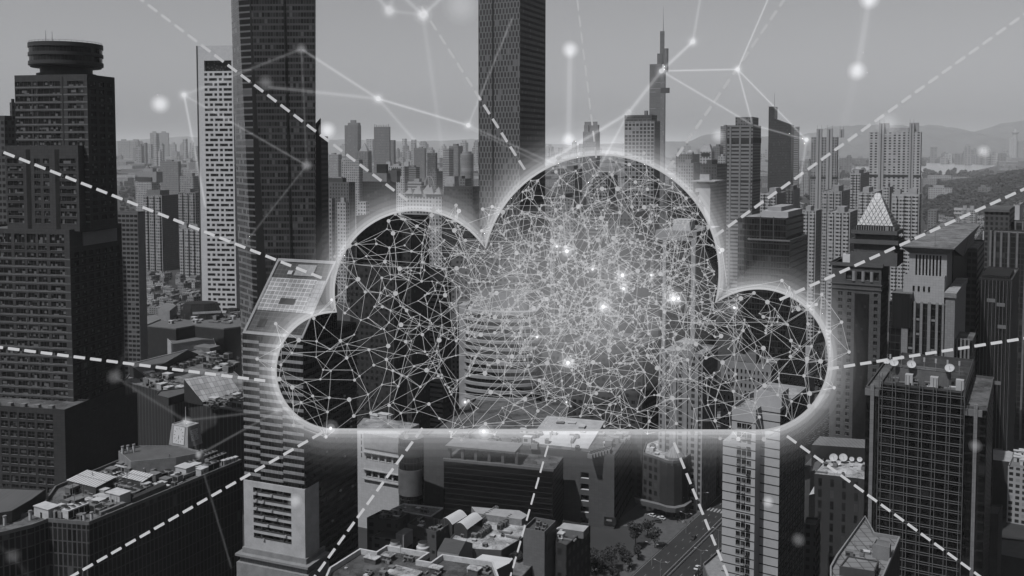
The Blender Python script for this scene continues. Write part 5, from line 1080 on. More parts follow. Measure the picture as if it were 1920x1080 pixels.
# --- cultural block with the sloping glass wedge, left of the banded tower
zP = 46
rb = panels(.04, 3.2, 60, .45, 3.0, .25)
rp('concert_hall', 'dark ribbed hall left of the banded tower with cluttered roofs', 'hall', [(232, 716), (291, 731), (379, 760), (470, 776), (480, 735), (430, 690), (372, 655), (330, 665), (250, 694)], zP, rb, roofmat(.20, 7), par=.8, parmat=plain(.22))
root = empty('glass_roof', onz(380, 753, zP)); tag(root, 'sloping glass roof like a tilted plate on the ribbed hall', 'glass roof'); o_ = Vector(root.location)
mb = MB(); q = [onz(380, 754, zP + 2) - o_, onz(453, 738, zP + 2) - o_, onz(425, 697, zP + 13) - o_, onz(345, 711, zP + 13) - o_]; gm = panels(.42, 2.4, 2.4, .2, .45, .5, .45, .5); mb.poly(q, gm)
for i in range(4): a, b = q[i], q[(i + 1) % 4]; mb.poly([(a.x, a.y, 0), (b.x, b.y, 0), b, a], plain(.05))
mb.build('glazing', root)
root = empty('ramp_roof', onz(242, 700, zP)); tag(root, 'long tilted canopy roof along the back of the ribbed hall', 'canopy'); o_ = Vector(root.location); mb = MB()
q = [onz(243, 698, zP + 3) - o_, onz(270, 703, zP + 3) - o_, onz(372, 664, zP + 3) - o_, onz(352, 656, zP + 10) - o_]; q[0].z = 8; mb.poly(q, panels(.15, 1, 30, .1, .7)); mb.poly([q[0], q[1], (q[1].x, q[1].y, 0), (q[0].x, q[0].y, 0)], plain(.06)); mb.poly([q[1], q[2], (q[2].x, q[2].y, 0), (q[1].x, q[1].y, 0)], plain(.06)); mb.bar(q[0], q[3], .4, .4, plain(.4)); mb.build('roof', root)
for i, (px, py) in enumerate(((340, 690), (352, 686), (364, 682), (376, 678), (388, 674), (330, 697), (400, 672))): item('air_conditioner', 'dark unit in the line of machines behind the glass wedge', 'air conditioner', AC2, px, py, zP, ang27, 'machines on the ribbed hall', 1.5)
for i in range(16): px, py = random.choice(((ru(255, 340), ru(705, 730)), (ru(395, 450), ru(755, 768)), (ru(415, 452), ru(670, 700)))); item('air_conditioner', 'small grey unit among the clutter on the ribbed hall', 'air conditioner', random.choice((AC1, AC2)), px, py, zP, ang27 + R(random.choice((0, 90))), 'machines on the ribbed hall', ru(.7, 1.2))
rp('plant_room', 'dark plant room in front of the glass wedge', 'plant room', [(292, 742), (300, 734), (345, 728), (349, 738), (316, 748)], zP + 4, plain(.07), plain(.13), zb=zP, par=.6)
mb = MB(); mb.prism([(-8, -5), (8, -5), (8, 5), (-8, 5)], 0, 2.5, plain(.18)); item('cabin', 'low pale bowl shaped roof at the far end of the canopy', 'roof', mb, 388, 655, zP)
rp('hall', 'white gabled hall behind the canopy', 'hall', [(312, 635), (325, 650), (405, 648), (398, 630), (330, 627)], 36, plain(.5), plain(.17), par=1.0, parmat=plain(.45))
rp('mall_podium', 'dark podium mall at the foot of the white patterned slab', 'mall', [(272, 612), (326, 590), (450, 590), (470, 612), (420, 618), (365, 612), (330, 618)], 45, plain(.04), plain(.16), par=1, parmat=plain(.2))
rp('mall_block', 'small grey block on the dark podium mall', 'block', [(296, 580), (318, 583), (331, 572), (308, 568)], 54, plain(.3), plain(.2), zb=44)
def fdome(label, a, b, yb, yt, z, k):
    p, q = onz(a, yb, z), onz(b, yb, z); root = empty('faceted_dome', (p.x, p.y, z)); tag(root, label, 'dome'); L = (q - p).xy.length; mb = MB(); n = 8; hgt = L * .34; pl = [(L / 2 + L / 2 * math.cos(2 * math.pi * (i + .5) / n), 9 + L * .3 * math.sin(2 * math.pi * (i + .5) / n)) for i in range(n)]
    mb.prism(pl, 0, hgt, facade(.05, .02, 2.2, 2.2, .85, .85, .6, .02, .3), plain(.03), taper=(L / 2, 9, k)); mb.build('shell', root); mb = MB(); mb.bar((L * .42, 8 - L * .3, hgt * .45), (L * .98, 10 - L * .16, hgt * .45), .2, hgt * .07, plain(.6)); mb.build('light_strip', root)
fdome('dark faceted dome with a pale strip of skylights on the podium mall', 328, 414, 599, 572, 45, .72); fdome('second smaller faceted dome beside the black skyscraper', 416, 448, 592, 572, 45, .7)
rp('low_building', 'flat pale roofed building between the slab and the podium mall', 'low building', [(236, 596), (290, 590), (330, 600), (290, 612), (240, 608)], 30, plain(.2), plain(.2), par=.8)

# --- below the cloud
t = B('shopping_centre', 'white tiled shopping block with a big blank billboard below the cloud', 'shopping block', 666, 752, 762, 812, 450, 26); h, w, d = t.h, t.w, t.d; wt = panels(.52, 1.4, 1.4, .05, .7, .12); mb = MB(); shell(mb, -w, 0, 0, d + 12, 0, h, wt, ROOFL, right=True)
lx = lambda p: t.lx(p, 0, h - 10); zz = lambda p: t.z(p)
t.punch(mb, 'F', 0, [(lx(a), lx(a + 10)) for a in (686, 698, 711, 724, 737)], [(zz(872), zz(860)), (zz(905), zz(893))], -w, 0, 0, h, wt, GLB, FRML, rec=.8, nv=2, nh=1); t.build(mb, 'body')
mb = MB(); mb.box(lx(683), lx(749), -.6, -.005, zz(850), zz(822), plain(.30, .5, .7, .06)); t.build(mb, 'billboard')
mb = MB()
for k in range(10): x = lx(684) + (lx(748) - lx(684)) * k / 9; mb.bar((x, -.3, zz(820)), (x, -1.8, zz(819)), .05, .05, METAL); mb.box(x - .2, x + .2, -2, -1.7, zz(819) - .1, zz(819) + .15, FRML)
t.build(mb, 'lamp_row'); mb = MB()
for z0 in (zz(857), zz(890), zz(908)): mb.box(lx(682), .3, -1.2, -.005, z0 - .4, z0, plain(.45))
t.build(mb, 'ledge'); mb = MB()
for pz in (826, 838, 850, 862): mb.box(lx(677), lx(678.6), -.08, -.004, zz(pz + 8), zz(pz), BLK)
t.build(mb, 'slit'); t.finish()
c = at(771, 820, 446); root = empty('cylinder_block', (c.x, c.y, 0)); tag(root, 'dark glass cylinder with a pale lower ring beside the white shopping block', 'round block'); zt = zof(818, 446); r = 24 / F * 446
mb = MB(); mb.cyl(0, 0, r, 0, zt, facade(.04, .013, 1.6, 3.6, .9, .9, .7, .03, .25), ROOF, n=32); mb.build('body', root)
for a, b, m in ((930, 882, plain(.16, .6, .5)), (858, 838, plain(.05)),): mb = MB(); mb.cyl(0, 0, r + .25, zof(a, 441), zof(b, 441), m, n=32, a0=R(180), a1=R(330)); mb.build('ring', root)
# stone block and the dark hatched glass front
t = B('department_store', 'grey stone department store with one column of windows below the cloud', 'department store', 795, 1152, 1207, 857, 458, 18); h, w, d = t.h, t.w, t.d; zS = h; sm = panels(.105, 2.0, 1.4, .05, .6, .15); mb = MB(); shell(mb, -w, 0, 0, d, 0, h, sm, ROOF)
lx = lambda p: t.lx(p, 0, h - 10); t.punch(mb, 'F', 0, [(lx(1089), lx(1104))], [(t.z(903 + 21.5 * k), t.z(892 + 21.5 * k)) for k in range(5)], -w, 0, 0, h, sm, GLB, WHT, rec=1.2, nv=0)
mb.poly([(0, 0, 0), (0, d, 0), (0, d, h), (0, 0, h)], facade(.05, .02, 4, 5, .7, .75, .9, .03, .3)); t.build(mb, 'body'); mb = MB(); mb.rim([(-w, 0), (0, 0), (0, d), (-w, d)], h, h + 1.2, .5, sm); t.build(mb, 'parapet')
mb = MB(); z = t.z(1002); mb.box(lx(1100), 3, -4, d * .4, z - 1, z, plain(.4)); t.build(mb, 'canopy'); mb = MB(); mb.box(lx(1133), 1, -.4, -.005, 2, 6, BLK); mb.box(lx(1138), lx(1148), -.5, -.41, 4, 5, emis(.10)); t.build(mb, 'entrance'); t.finish()
t = B('glass_block', 'wide black glass block with fine lines in front of the stone department store', 'glass block', 832, 1037, 1047, 884, 437, 16); h, w, d = t.h, t.w, t.d; mb = MB(); mb.box(-w, 0, 0, 22, 0, h, facade(.05, .008, 40, 2.6, 2, .90, .3, 0, .3), ROOF); t.build(mb, 'body')
mb = MB(); mb.box(-w - .4, .4, -.4, 1, h + .004, h + 1.2, plain(.15)); t.build(mb, 'cornice'); mb = MB(); zc = h + 6; mb.box(-w, -w * .35, 2, 16, zc, zc + 1, plain(.13), plain(.25)); t.build(mb, 'roof_deck')
for k in range(6): mb = MB(); x = -w + 1 + k * w * .125; mb.box(x, x + 1.4, 3, 5, h, zc, plain(.12)); t.build(mb, 'roof_post')
t = B('roof_house', 'white rooftop house with a row of windows on the stone department store', 'rooftop house', 985, 1098, 1136, 846, 468, 18); h, w, d = t.h, t.w, t.d; zb_ = zS - .3; mb = MB(); shell(mb, -w, 0, 0, d, zb_, h, WHT, WHT, right=True); t.punch(mb, 'F', 0, cols_even(-w + .5, -.5, 6, .62), [(h - 4.2, h - 1.4)], -w, 0, zb_, h, plain(.5), GLB, FRM, rec=.3, nv=1); t.build(mb, 'body'); mb = MB(); mb.poly([(-w - .5, -.8, h), (.5, -.8, h), (.5, d * .9, h + 3.5), (-w - .5, d * .9, h + 3.5)], plain(.5)); mb.poly([(.5, -.8, h), (.5, d * .9, h), (.5, d * .9, h + 3.5)], WHT); t.build(mb, 'roof')
for k in range(7): item('air_conditioner', 'unit in the machine rows at the right end of the stone store roof', 'air conditioner', AC2, 1108 + 5.5 * k, 858 - 1.5 * k, zS, -R(18) + R(90), 'machines on the stone store', 1.1)
for k in range(12): item('air_conditioner', 'small unit among the clutter on the stone store roof left of the white house', 'air conditioner', random.choice((AC1, AC2)), ru(835, 975), ru(826, 842), zS, -R(18), 'machines on the stone store', ru(.8, 1.3))
# rounded corner block along the boulevard
zR = 29
pl_px = [(1205, 852), (1236, 862), (1248, 867), (1262, 869), (1277, 867), (1288, 860), (1366, 803), (1318, 792), (1215, 822)]
root = rp('corner_block', 'dark block with a rounded corner beside the boulevard', 'corner block', pl_px, zR, facade(.07, .018, 3.6, 4.2, .55, .6, .8, .05), roofmat(.4, 4, .4), par=1.2, parmat=plain(.15))
o_ = Vector(root.location); mb = MB(); c = [onz(x, y, zR) - o_ for x, y in ((1238, 864), (1250, 869), (1264, 871), (1279, 869), (1289, 862))]
for a, b in zip(c, c[1:]): mb.poly([(a.x, a.y, 7), (b.x, b.y, 7), (b.x, b.y, zR - .8), (a.x, a.y, zR - .8)], plain(.045))
mb.build('blank_corner', root); mb = MB(); c = [onz(x, y, 0) - o_ for x, y in ((1190, 962), (1236, 973), (1250, 978), (1266, 980), (1284, 976), (1297, 966))]
for a, b in zip(c, c[1:]): mb.poly([(a.x, a.y, 5), (b.x, b.y, 5), (b.x, b.y, 7.4), (a.x, a.y, 7.4)], plain(.10)); mb.poly([(a.x, a.y, 7.4), (b.x, b.y, 7.4), (b.x, b.y + 3, 7.4), (a.x, a.y + 3, 7.4)], plain(.2))
mb.build('canopy', root)
mb = MB(); mb.cyl(0, 0, 5.2, 0, 1.4, GRY, n=20); mb.cyl(0, 0, 5.0, 1.4, 7, panels(.3, 1.5, 9, .2, .5), n=12, r1=.2, smooth=False); item('cone_roof', 'small pointed cone roof on the rounded corner block', 'cone roof', mb, 1265, 858, zR)
for px, py, s in ((1246, 838, 1.3), (1266, 834, 1.3), (1254, 830, 1.2)): item('water_tank', 'white water tank behind the pointed cone roof', 'water tank', TANK, px, py, zR, 0, 'tanks on the corner block', s)
for k in range(10): item('air_conditioner', 'small unit on the roof of the rounded corner block', 'air conditioner', random.choice((AC1, AC2)), ru(1222, 1340), ru(812, 846), zR, ang27, 'machines on the corner block', ru(.8, 1.3))
item('vent_duct', 'long pale duct on the roof of the rounded corner block', 'duct', (lambda m: (m.tube((-9, 0, .8), (9, 0, .8), .5, WHT, n=8), m)[1])(MB()), 1290, 838, zR, ang27 + R(90))

# --- low buildings seen through the lower part of the cloud
rp('low_building', 'grey hall with a pale lean-to roof in the lower part of the cloud', 'hall', [(1105, 800), (1120, 779), (1196, 783), (1190, 802), (1150, 806)], 34, facade(.17, .05, 4, 6, .5, .5), plain(.38), par=.5)
rp('low_building', 'long low dark block with a pale roof edge under the pale grid block', 'low building', [(1240, 778), (1252, 762), (1352, 764), (1362, 784), (1330, 790)], 26, plain(.05), plain(.3), par=.8)
rp('glass_canopy', 'slanting glass canopy beside the grey hall', 'canopy', [(1196, 812), (1215, 790), (1262, 790), (1240, 812)], 26, plain(.05), panels(.25, 1.6, 1.6, .2, .3))
def gable(name, label, cat, pts, z, hgt, wall, roof, zb=0):
    w = [onz(x, y, z) for x, y in pts]; o = w[0]; root = empty(name, (o.x, o.y, zb)); tag(root, label, cat); q = [(p.x - o.x, p.y - o.y) for p in w]
    if ccw(q) != q: q = [q[0], q[3], q[2], q[1]]
    mb = MB()
    for i in range(4): a, b = q[i], q[(i + 1) % 4]; mb.poly([(*a, 0), (*b, 0), (*b, z - zb), (*a, z - zb)], wall)
    m1 = ((q[0][0] + q[3][0]) / 2, (q[0][1] + q[3][1]) / 2); m2 = ((q[1][0] + q[2][0]) / 2, (q[1][1] + q[2][1]) / 2); t = z - zb + hgt
    mb.poly([(*q[3], z - zb), (*q[0], z - zb), (*m1, t)], wall); mb.poly([(*q[1], z - zb), (*q[2], z - zb), (*m2, t)], wall); mb.build('wall', root)
    mb = MB(); mb.poly([(*q[0], z - zb + .05), (*q[1], z - zb + .05), (*m2, t + .05), (*m1, t + .05)], roof); mb.poly([(*q[2], z - zb + .05), (*q[3], z - zb + .05), (*m1, t + .05), (*m2, t + .05)], roof); mb.build('roof', root); return root
gable('tent_hall', 'small white tent roofed hall under the pale grid block', 'hall', [(1272, 764), (1318, 766), (1322, 748), (1282, 746)], 28, 3, WHT, WHT, 20)
gable('low_building', 'white gabled office hall by the road inside the right lobe of the cloud', 'hall', [(1440, 668), (1516, 668), (1532, 650), (1450, 646)], 24, 5, facade(.45, .05, 4, 4, .5, .5), plain(.3))
rp('low_building', 'pale annex with dark windows left of the gabled office hall', 'low building', [(1432, 672), (1452, 676), (1470, 664), (1440, 660)], 18, facade(.45, .04, 3, 3.6, .5, .5), plain(.4), par=.6)
rp('low_building', 'white flat roofed block behind the penthouse of the pale banded tower', 'low building', [(1458, 712), (1512, 716), (1528, 700), (1478, 696)], 30, facade(.42, .04, 4, 4, .4, .4), plain(.45), par=.8)
rp('low_building', 'flat grey roof left of the long dark block inside the cloud', 'low building', [(665, 800), (690, 772), (760, 768), (752, 800)], 42, facade(.2, .03, 3, 3.5, .5, .5), plain(.3), par=.8)
for k in range(9): item('cabin', 'pale roof hut near the cloud bottom beside the banded tower', 'cabin', cabin(ru(3, 7), ru(3, 5), ru(2.5, 4.5)), ru(680, 745), ru(775, 796), 42, group='roof huts beside the banded tower')
rp('low_building', 'white cube block beside the penthouse of the pale banded tower', 'low building', [(1357, 758), (1376, 762), (1382, 752), (1362, 748)], 42, WHT, WHT)
# --- old roofs in front, bottom centre
worn = roofmat(.46, 3, .5); PARL = plain(.62, .8, .4, .6)
rp('old_block', 'flat roofed block with thick pale parapets at the bottom centre', 'old block', [(617, 1074), (675, 1037), (706, 1043), (725, 1031), (806, 1045), (785, 1059), (808, 1063), (829, 1048), (925, 1062), (945, 1115), (600, 1115)], 40, plain(.10, .9, .5), roofmat(.10, 3), par=1.9, pt=.75, parmat=PARL)
for (px, py, w_, d_) in ((698, 1054, 5, 3), (728, 1049, 4, 3), (758, 1077, 11, 6), (818, 1073, 4, 2.5), (890, 1075, 4, 3)): mb = MB(); mb.box(-w_ / 2, w_ / 2, -d_ / 2, d_ / 2, 0, .5 if w_ > 9 else 1.8, plain(.10)); mb.box(-w_ / 2 - .3, w_ / 2 + .3, -d_ / 2 - .3, d_ / 2 + .3, .5 if w_ > 9 else 1.8, 1.0 if w_ > 9 else 2.1, worn); item('roof_hatch', 'pale lidded hatch on the thick parapet roof', 'hatch', mb, px, py, 40, group='hatches on the parapet roof')
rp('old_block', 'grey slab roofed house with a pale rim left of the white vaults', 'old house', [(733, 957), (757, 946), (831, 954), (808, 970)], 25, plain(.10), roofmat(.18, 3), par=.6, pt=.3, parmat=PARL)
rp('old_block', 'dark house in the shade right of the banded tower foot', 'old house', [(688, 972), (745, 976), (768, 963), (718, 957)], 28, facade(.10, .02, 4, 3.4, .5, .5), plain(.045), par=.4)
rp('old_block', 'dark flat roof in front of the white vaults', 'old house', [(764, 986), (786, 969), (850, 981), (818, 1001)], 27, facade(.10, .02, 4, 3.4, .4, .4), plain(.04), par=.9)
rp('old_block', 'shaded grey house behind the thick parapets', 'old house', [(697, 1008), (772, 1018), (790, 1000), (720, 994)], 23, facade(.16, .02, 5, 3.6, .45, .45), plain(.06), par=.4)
rp('white_hut', 'plain white box hut on the shaded grey house', 'hut', [(742, 1000), (757, 1004), (774, 992), (759, 989)], 29, plain(.34, .8, .2), plain(.22), zb=23)
for px, py, lab in ((741, 1036, 'white water tank partly behind the parapet, left one'), (793, 1038, 'white water tank behind the parapet, right one')): item('water_tank', lab, 'water tank', TANK, px, py, 26, 0, scale=1.15)
def vault(label, pts, z, hgt, zb):
    w = [onz(x, y, z) for x, y in pts]; o = w[0]; root = empty('vaulted_roof', (o.x, o.y, zb)); tag(root, label, 'vaulted roof'); q = [p - o for p in w]; mb = MB(); n = 8
    for i in range(n):
        f, g = i / n, (i + 1) / n; L = lambda a, b, t: a + (b - a) * t; zf, zg = z - zb + hgt * math.sin(math.pi * f), z - zb + hgt * math.sin(math.pi * g)
        a, b, c, d = L(q[0], q[1], f), L(q[0], q[1], g), L(q[3], q[2], g), L(q[3], q[2], f); P_ = [(a.x, a.y, zf), (b.x, b.y, zg), (c.x, c.y, zg), (d.x, d.y, zf)]; mb.poly(P_, plain(.72, .7, .1), None, True); mb.poly([(a.x, a.y, 0), (b.x, b.y, 0), (b.x, b.y, zg), (a.x, a.y, zf)], plain(.06)); mb.poly([(d.x, d.y, 0), (c.x, c.y, 0), (c.x, c.y, zg), (d.x, d.y, zf)], plain(.06))
    o2 = mb.build('roof', root); 
    if o2.data.polygons[0].normal.z < 0: o2.data.flip_normals()
vault('bright white vaulted roof, the left one of two', [(825, 976), (848, 984), (876, 967), (852, 961)], 28, 2.0, 20); vault('bright white vaulted roof, the right one of two', [(851, 985), (876, 993), (905, 972), (879, 966)], 28, 2.0, 20)
rp('terrace_block', 'worn sunlit terrace with rows of small machines at the bottom centre', 'terrace', [(838, 1018), (888, 962), (984, 974), (984, 1008), (940, 1034), (860, 1030)], 24, plain(.12), worn, par=.5)
for px, py, n in ((915, 973, 5), (922, 968, 4), (903, 981, 4), (952, 982, 3), (936, 994, 2), (900, 1009, 3), (911, 1001, 3), (945, 989, 2)):
    for k in range(n): item('air_conditioner', 'small upright unit standing in a row on the worn terrace', 'air conditioner', AC1, px + 3.0 * k, py - 2.6 * k, 24, ang27, 'machines on the worn terrace', (.75, .45, 1.2))
rp('long_shed', 'long pale shed with a stained wall behind the worn terrace', 'shed', [(884, 950), (893, 962), (978, 974), (990, 966), (974, 957)], 27, plain(.3, .9, .7, .4), plain(.42, .8, .3, .5), par=0)
gable('gabled_house', 'little house with a dark tiled gable roof by the worn terrace', 'house', [(820, 1034), (860, 1040), (886, 1018), (848, 1010)], 27, 3, plain(.36), panels(.09, 30, .8, .1, .6))
rp('white_roof', 'bright white slanted roof behind the parapet at the bottom centre', 'roof', [(884, 1052), (905, 1039), (962, 1047), (955, 1056), (918, 1074)], 31, plain(.12), plain(.72, .7, .15))
t = B('stair_tower', 'plain stone stair tower with machines in its open top', 'stair tower', 981, 1021, 1042, 997, 366, 24); h, w, d = t.h, t.w, t.d; sm = panels(.17, 1.1, 1.1, .05, .65, .15); mb = MB(); mb.box(-w, 0, 0, d, 0, h - 1.6, sm, plain(.1)); t.build(mb, 'body'); mb = MB(); mb.rim([(-w, 0), (0, 0), (0, d), (-w, d)], h - 1.596, h, .35, sm); t.build(mb, 'parapet'); mb = MB(); mb.box(.004, .2, d * .15, d * .95, h - 9, h - 2, plain(.12, .6, .6, .2)); t.build(mb, 'poster')
for fx, fy in ((.5, .3), (.3, .6), (.65, .7), (.2, .3)): p = t.wp(-w * fx, d * fy, h - 1.6); o = inst('air_conditioner', AC1, p, -R(24), scale=ru(.6, .9)); tag(o, 'small unit in the open top of the stone stair tower', 'air conditioner', 'machines on the stair tower')
root = rp('shop_block', 'dark shop block with poster panels right of the stair tower', 'shop block', [(1042, 1020), (1062, 1027), (1107, 989), (1056, 979)], 30, facade(.05, .02, 4, 5, .5, .5), plain(.10), par=1.0)
rp('roof_house', 'pale flat roofed rooftop house on the dark shop block', 'rooftop house', [(1046, 990), (1057, 980), (1104, 986), (1094, 997)], 33, plain(.2), plain(.45), zb=30)
for px, py in ((1050, 1003), (1052, 1010)): item('cabin', 'white box on the dark shop block roof', 'cabin', cabin(2.4, 2.4, 2.4), px, py, 30, group='boxes on the shop block')
for px, py in ((965, 1046), (972, 1044), (978, 1048), (985, 1050), (970, 1052), (990, 1046)): p = onz(px, py, 22); mb = MB(); [clump(mb, ru(-1.5, 1.5), ru(-1.5, 1.5), 1 + ru(0, 1), ru(.5, .9), LEAF2) for _ in range(14)]; o = mb.build('potted_shrub', loc=(p.x, p.y, 22)); tag(o, 'dark shrub in the little roof garden before the stair tower', 'shrub', 'roof garden shrubs')
rp('garden_roof', 'weathered lower roof with a little garden before the stair tower', 'roof', [(930, 1080), (965, 1040), (1012, 1046), (1000, 1060), (965, 1100)], 21.9, plain(.06), plain(.2, .9, 1, .4), par=.6, parmat=plain(.13))
# --- lower right
rp('terrace_block', 'tiled roof terrace with a stair box before the grid wrapped tower', 'terrace', [(1556, 1068), (1568, 1046), (1622, 972), (1640, 1004), (1688, 1012), (1655, 1090), (1556, 1090)], 62, plain(.06), panels(.24, 3.4, 3.4, .35, .4, .3), par=1.1, pt=.5, parmat=plain(.3))
rp('roof_house', 'small stair box on the tiled roof terrace', 'stair box', [(1636, 1022), (1668, 1030), (1671, 1018), (1642, 1012)], 66, plain(.25), plain(.2), zb=62, par=.5); rp('roof_house', 'flat grey roof step on the tiled roof terrace', 'roof step', [(1574, 1064), (1640, 1074), (1648, 1054), (1590, 1044)], 64.5, plain(.08), panels(.24, 3.4, 3.4, .35, .4, .3), zb=62, par=.4)
item('vent_duct', 'curved grey fan outlet on the tiled roof terrace', 'fan', (lambda m: (m.cyl(0, 0, .8, 0, 1.6, GRY, BLK), m.tube((0, 0, 1.2), (1.4, -.4, 1.6), .6, GRY), m)[2])(MB()), 1640, 1032, 62)
rp('dish_block', 'dark block whose pale roof carries white satellite dishes', 'dish block', [(1527, 888), (1550, 862), (1640, 868), (1640, 902), (1612, 897)], 46, facade(.06, .02, 5, 5, .3, .7), roofmat(.5, 4, .4), par=0)
for px, py, s in ((1563, 868, 1.25), (1581, 868, 1.25), (1572, 874, .75), (1597, 867, .75), (1612, 868, .8)): item('satellite_dish', 'satellite dish on the pale roof beside the grid wrapped tower', 'satellite dish', DISH, px, py, 46, R(ru(-15, 15)), 'dishes beside the grid tower', s)
rp('lower_roof', 'white lower roof with a slanted front below the satellite dishes', 'roof', [(1517, 928), (1530, 906), (1640, 914), (1640, 932), (1598, 912), (1560, 918)], 37, panels(.07, 1.5, 1.5, .08, .5), plain(.55, .85, .4, .3), par=0)
rp('glass_canopy', 'long gridded glass canopy at the foot of the pyramid topped tower', 'canopy', [(1522, 834), (1537, 818), (1650, 826), (1650, 842)], 44, plain(.04), panels(.22, 1.8, 1.8, .2, .4), par=0); rp('low_building', 'flat dark roof between the boulevard and the satellite dishes', 'low building', [(1519, 886), (1526, 866), (1548, 858), (1534, 884)], 40, plain(.05), plain(.14), par=.6)
rp('low_building', 'narrow dark block in the shade right of the pale banded tower', 'low building', [(1508, 985), (1530, 988), (1538, 974), (1512, 972)], 36, facade(.10, .02, 3, 3.4, .5, .5), plain(.1), par=.8)
rp('shop_roof', 'L shaped pale roof at the right edge', 'roof', [(1862, 842), (1878, 822), (1884, 842), (1900, 848), (1894, 866), (1862, 862)], 26, plain(.05), plain(.42), par=0)
rp('apartment_block', 'low balconied apartment block at the right edge', 'apartment block', [(1890, 878), (1930, 884), (1950, 850), (1902, 848)], 28, facade(.42, .03, 3, 3, .6, .55, .9, .2), plain(.2), par=1)
for k in range(8): item('cabin', 'small pale hut on the low apartment block at the right edge', 'cabin', cabin(ru(2, 4), ru(2, 3), ru(1.5, 3)), ru(1900, 1925), ru(852, 874), 28, group='huts on the right edge block')
rp('low_building', 'white ribbed hall roof at the right edge beside the fine mullioned block', 'hall', [(1884, 734), (1892, 718), (1960, 722), (1960, 742)], 20, plain(.08), panels(.6, 1.2, 30, .15, .6), par=0); rp('low_building', 'dark shop block in the bottom right corner', 'shop block', [(1862, 1040), (1872, 1010), (1960, 1020), (1960, 1060)], 14, plain(.06), plain(.12), par=.8); rp('low_building', 'grey block half hidden right of the grid wrapped tower', 'low building', [(1846, 965), (1872, 968), (1880, 950), (1850, 948)], 40, plain(.06), plain(.10), par=.8)
# dishes on the grid tower roof
for x, y, s in ((-24, 6, 1.05), (-18, 6, 1.05), (-5, 6, 1.1), (-27, 9, .8)): p = GT.wp(x, y, GT.h + 5.2); o = inst('satellite_dish', DISH, p, R(ru(-10, 10)), scale=s); tag(o, 'white dish on the plant room of the grid wrapped tower', 'satellite dish', 'dishes on the grid tower')

# --- boulevard
TH = R(32); D = Vector((math.sin(TH), math.cos(TH), 0)); N_ = Vector((math.cos(TH), -math.sin(TH), 0)); P0 = onz(1251, 1080, 0)
def rd(s, o, z=0): p = P0 + D * s + N_ * o; return (p.x, p.y, z)
def strip(name, s0, s1, o0, o1, z, mat, kind='structure'):
    mb = MB(); mb.poly([rd(s0, o0, z), rd(s0, o1, z), rd(s1, o1, z), rd(s1, o0, z)], mat); o = mb.build(name); o['kind'] = kind
    return o
strip('road', -160, 2500, -13.5, 14, .02, plain(.05, .9, .25, .05, .2))
for o0, o1 in ((-21, -13.5), (14, 21)):
    mb = MB()
    for a, b in ((-160, 88), (130, 800)):
        q = [rd(a, o0), rd(a, o1), rd(b, o1), rd(b, o0)]; mb.prism([p[:2] for p in q], 0, .14, plain(.12, .9, .4, .3))
    mb.build('pavement')['kind'] = 'structure'
strip('plaza', 40, 95, -46, -13.6, .03, plain(.12, .9, .5, .08, .2)); strip('plaza', -80, -8, -64, -30, .03, plain(.26, .9, .4, .1, .2)); strip('road', 88, 130, -400, -13.6, .024, plain(.05, .9, .25, .05, .2)); strip('road', 88, 130, 14.1, 300, .024, plain(.05, .9, .25, .05, .2))
mb = MB(); wm = plain(.4, .8, .3, .5)
for o in (-8.6, -4.8, 5.0, 9.2):
    for k in range(110):
        s = -60 + 9 * k; mb.poly([rd(s, o - .08, .028), rd(s, o + .08, .028), rd(s + 2.4, o + .08, .028), rd(s + 2.4, o - .08, .028)], wm)
for o in (-13.1, 13.6): mb.poly([rd(-160, o - .08, .028), rd(-160, o + .08, .028), rd(2000, o + .08, .028), rd(2000, o - .08, .028)], wm)
for k in range(14): mb.poly([rd(82, -12 + 1.8 * k, .03), rd(82, -11.1 + 1.8 * k, .03), rd(87, -11.1 + 1.8 * k, .03), rd(87, -12 + 1.8 * k, .03)], wm)
mb.build('lane_marking')['kind'] = 'structure'
root = empty('median_fence', rd(-60, 0)); tag(root, 'pale double railing down the middle of the boulevard', 'railing'); o_ = Vector(root.location)
for off in (-.9, .9):
    mb = MB()
    for s0, s1 in ((-60, 82), (135, 700)):
        for z in (.5, 1.0): mb.bar(Vector(rd(s0, off, z)) - o_, Vector(rd(s1, off, z)) - o_, .08, .08, wm)
        for k in range(int((s1 - s0) / 3)): p = Vector(rd(s0 + 3 * k, off, 0)) - o_; mb.box(p.x - .08, p.x + .08, p.y - .08, p.y + .08, 0, 1.1, wm)
    mb.build('railing', root)
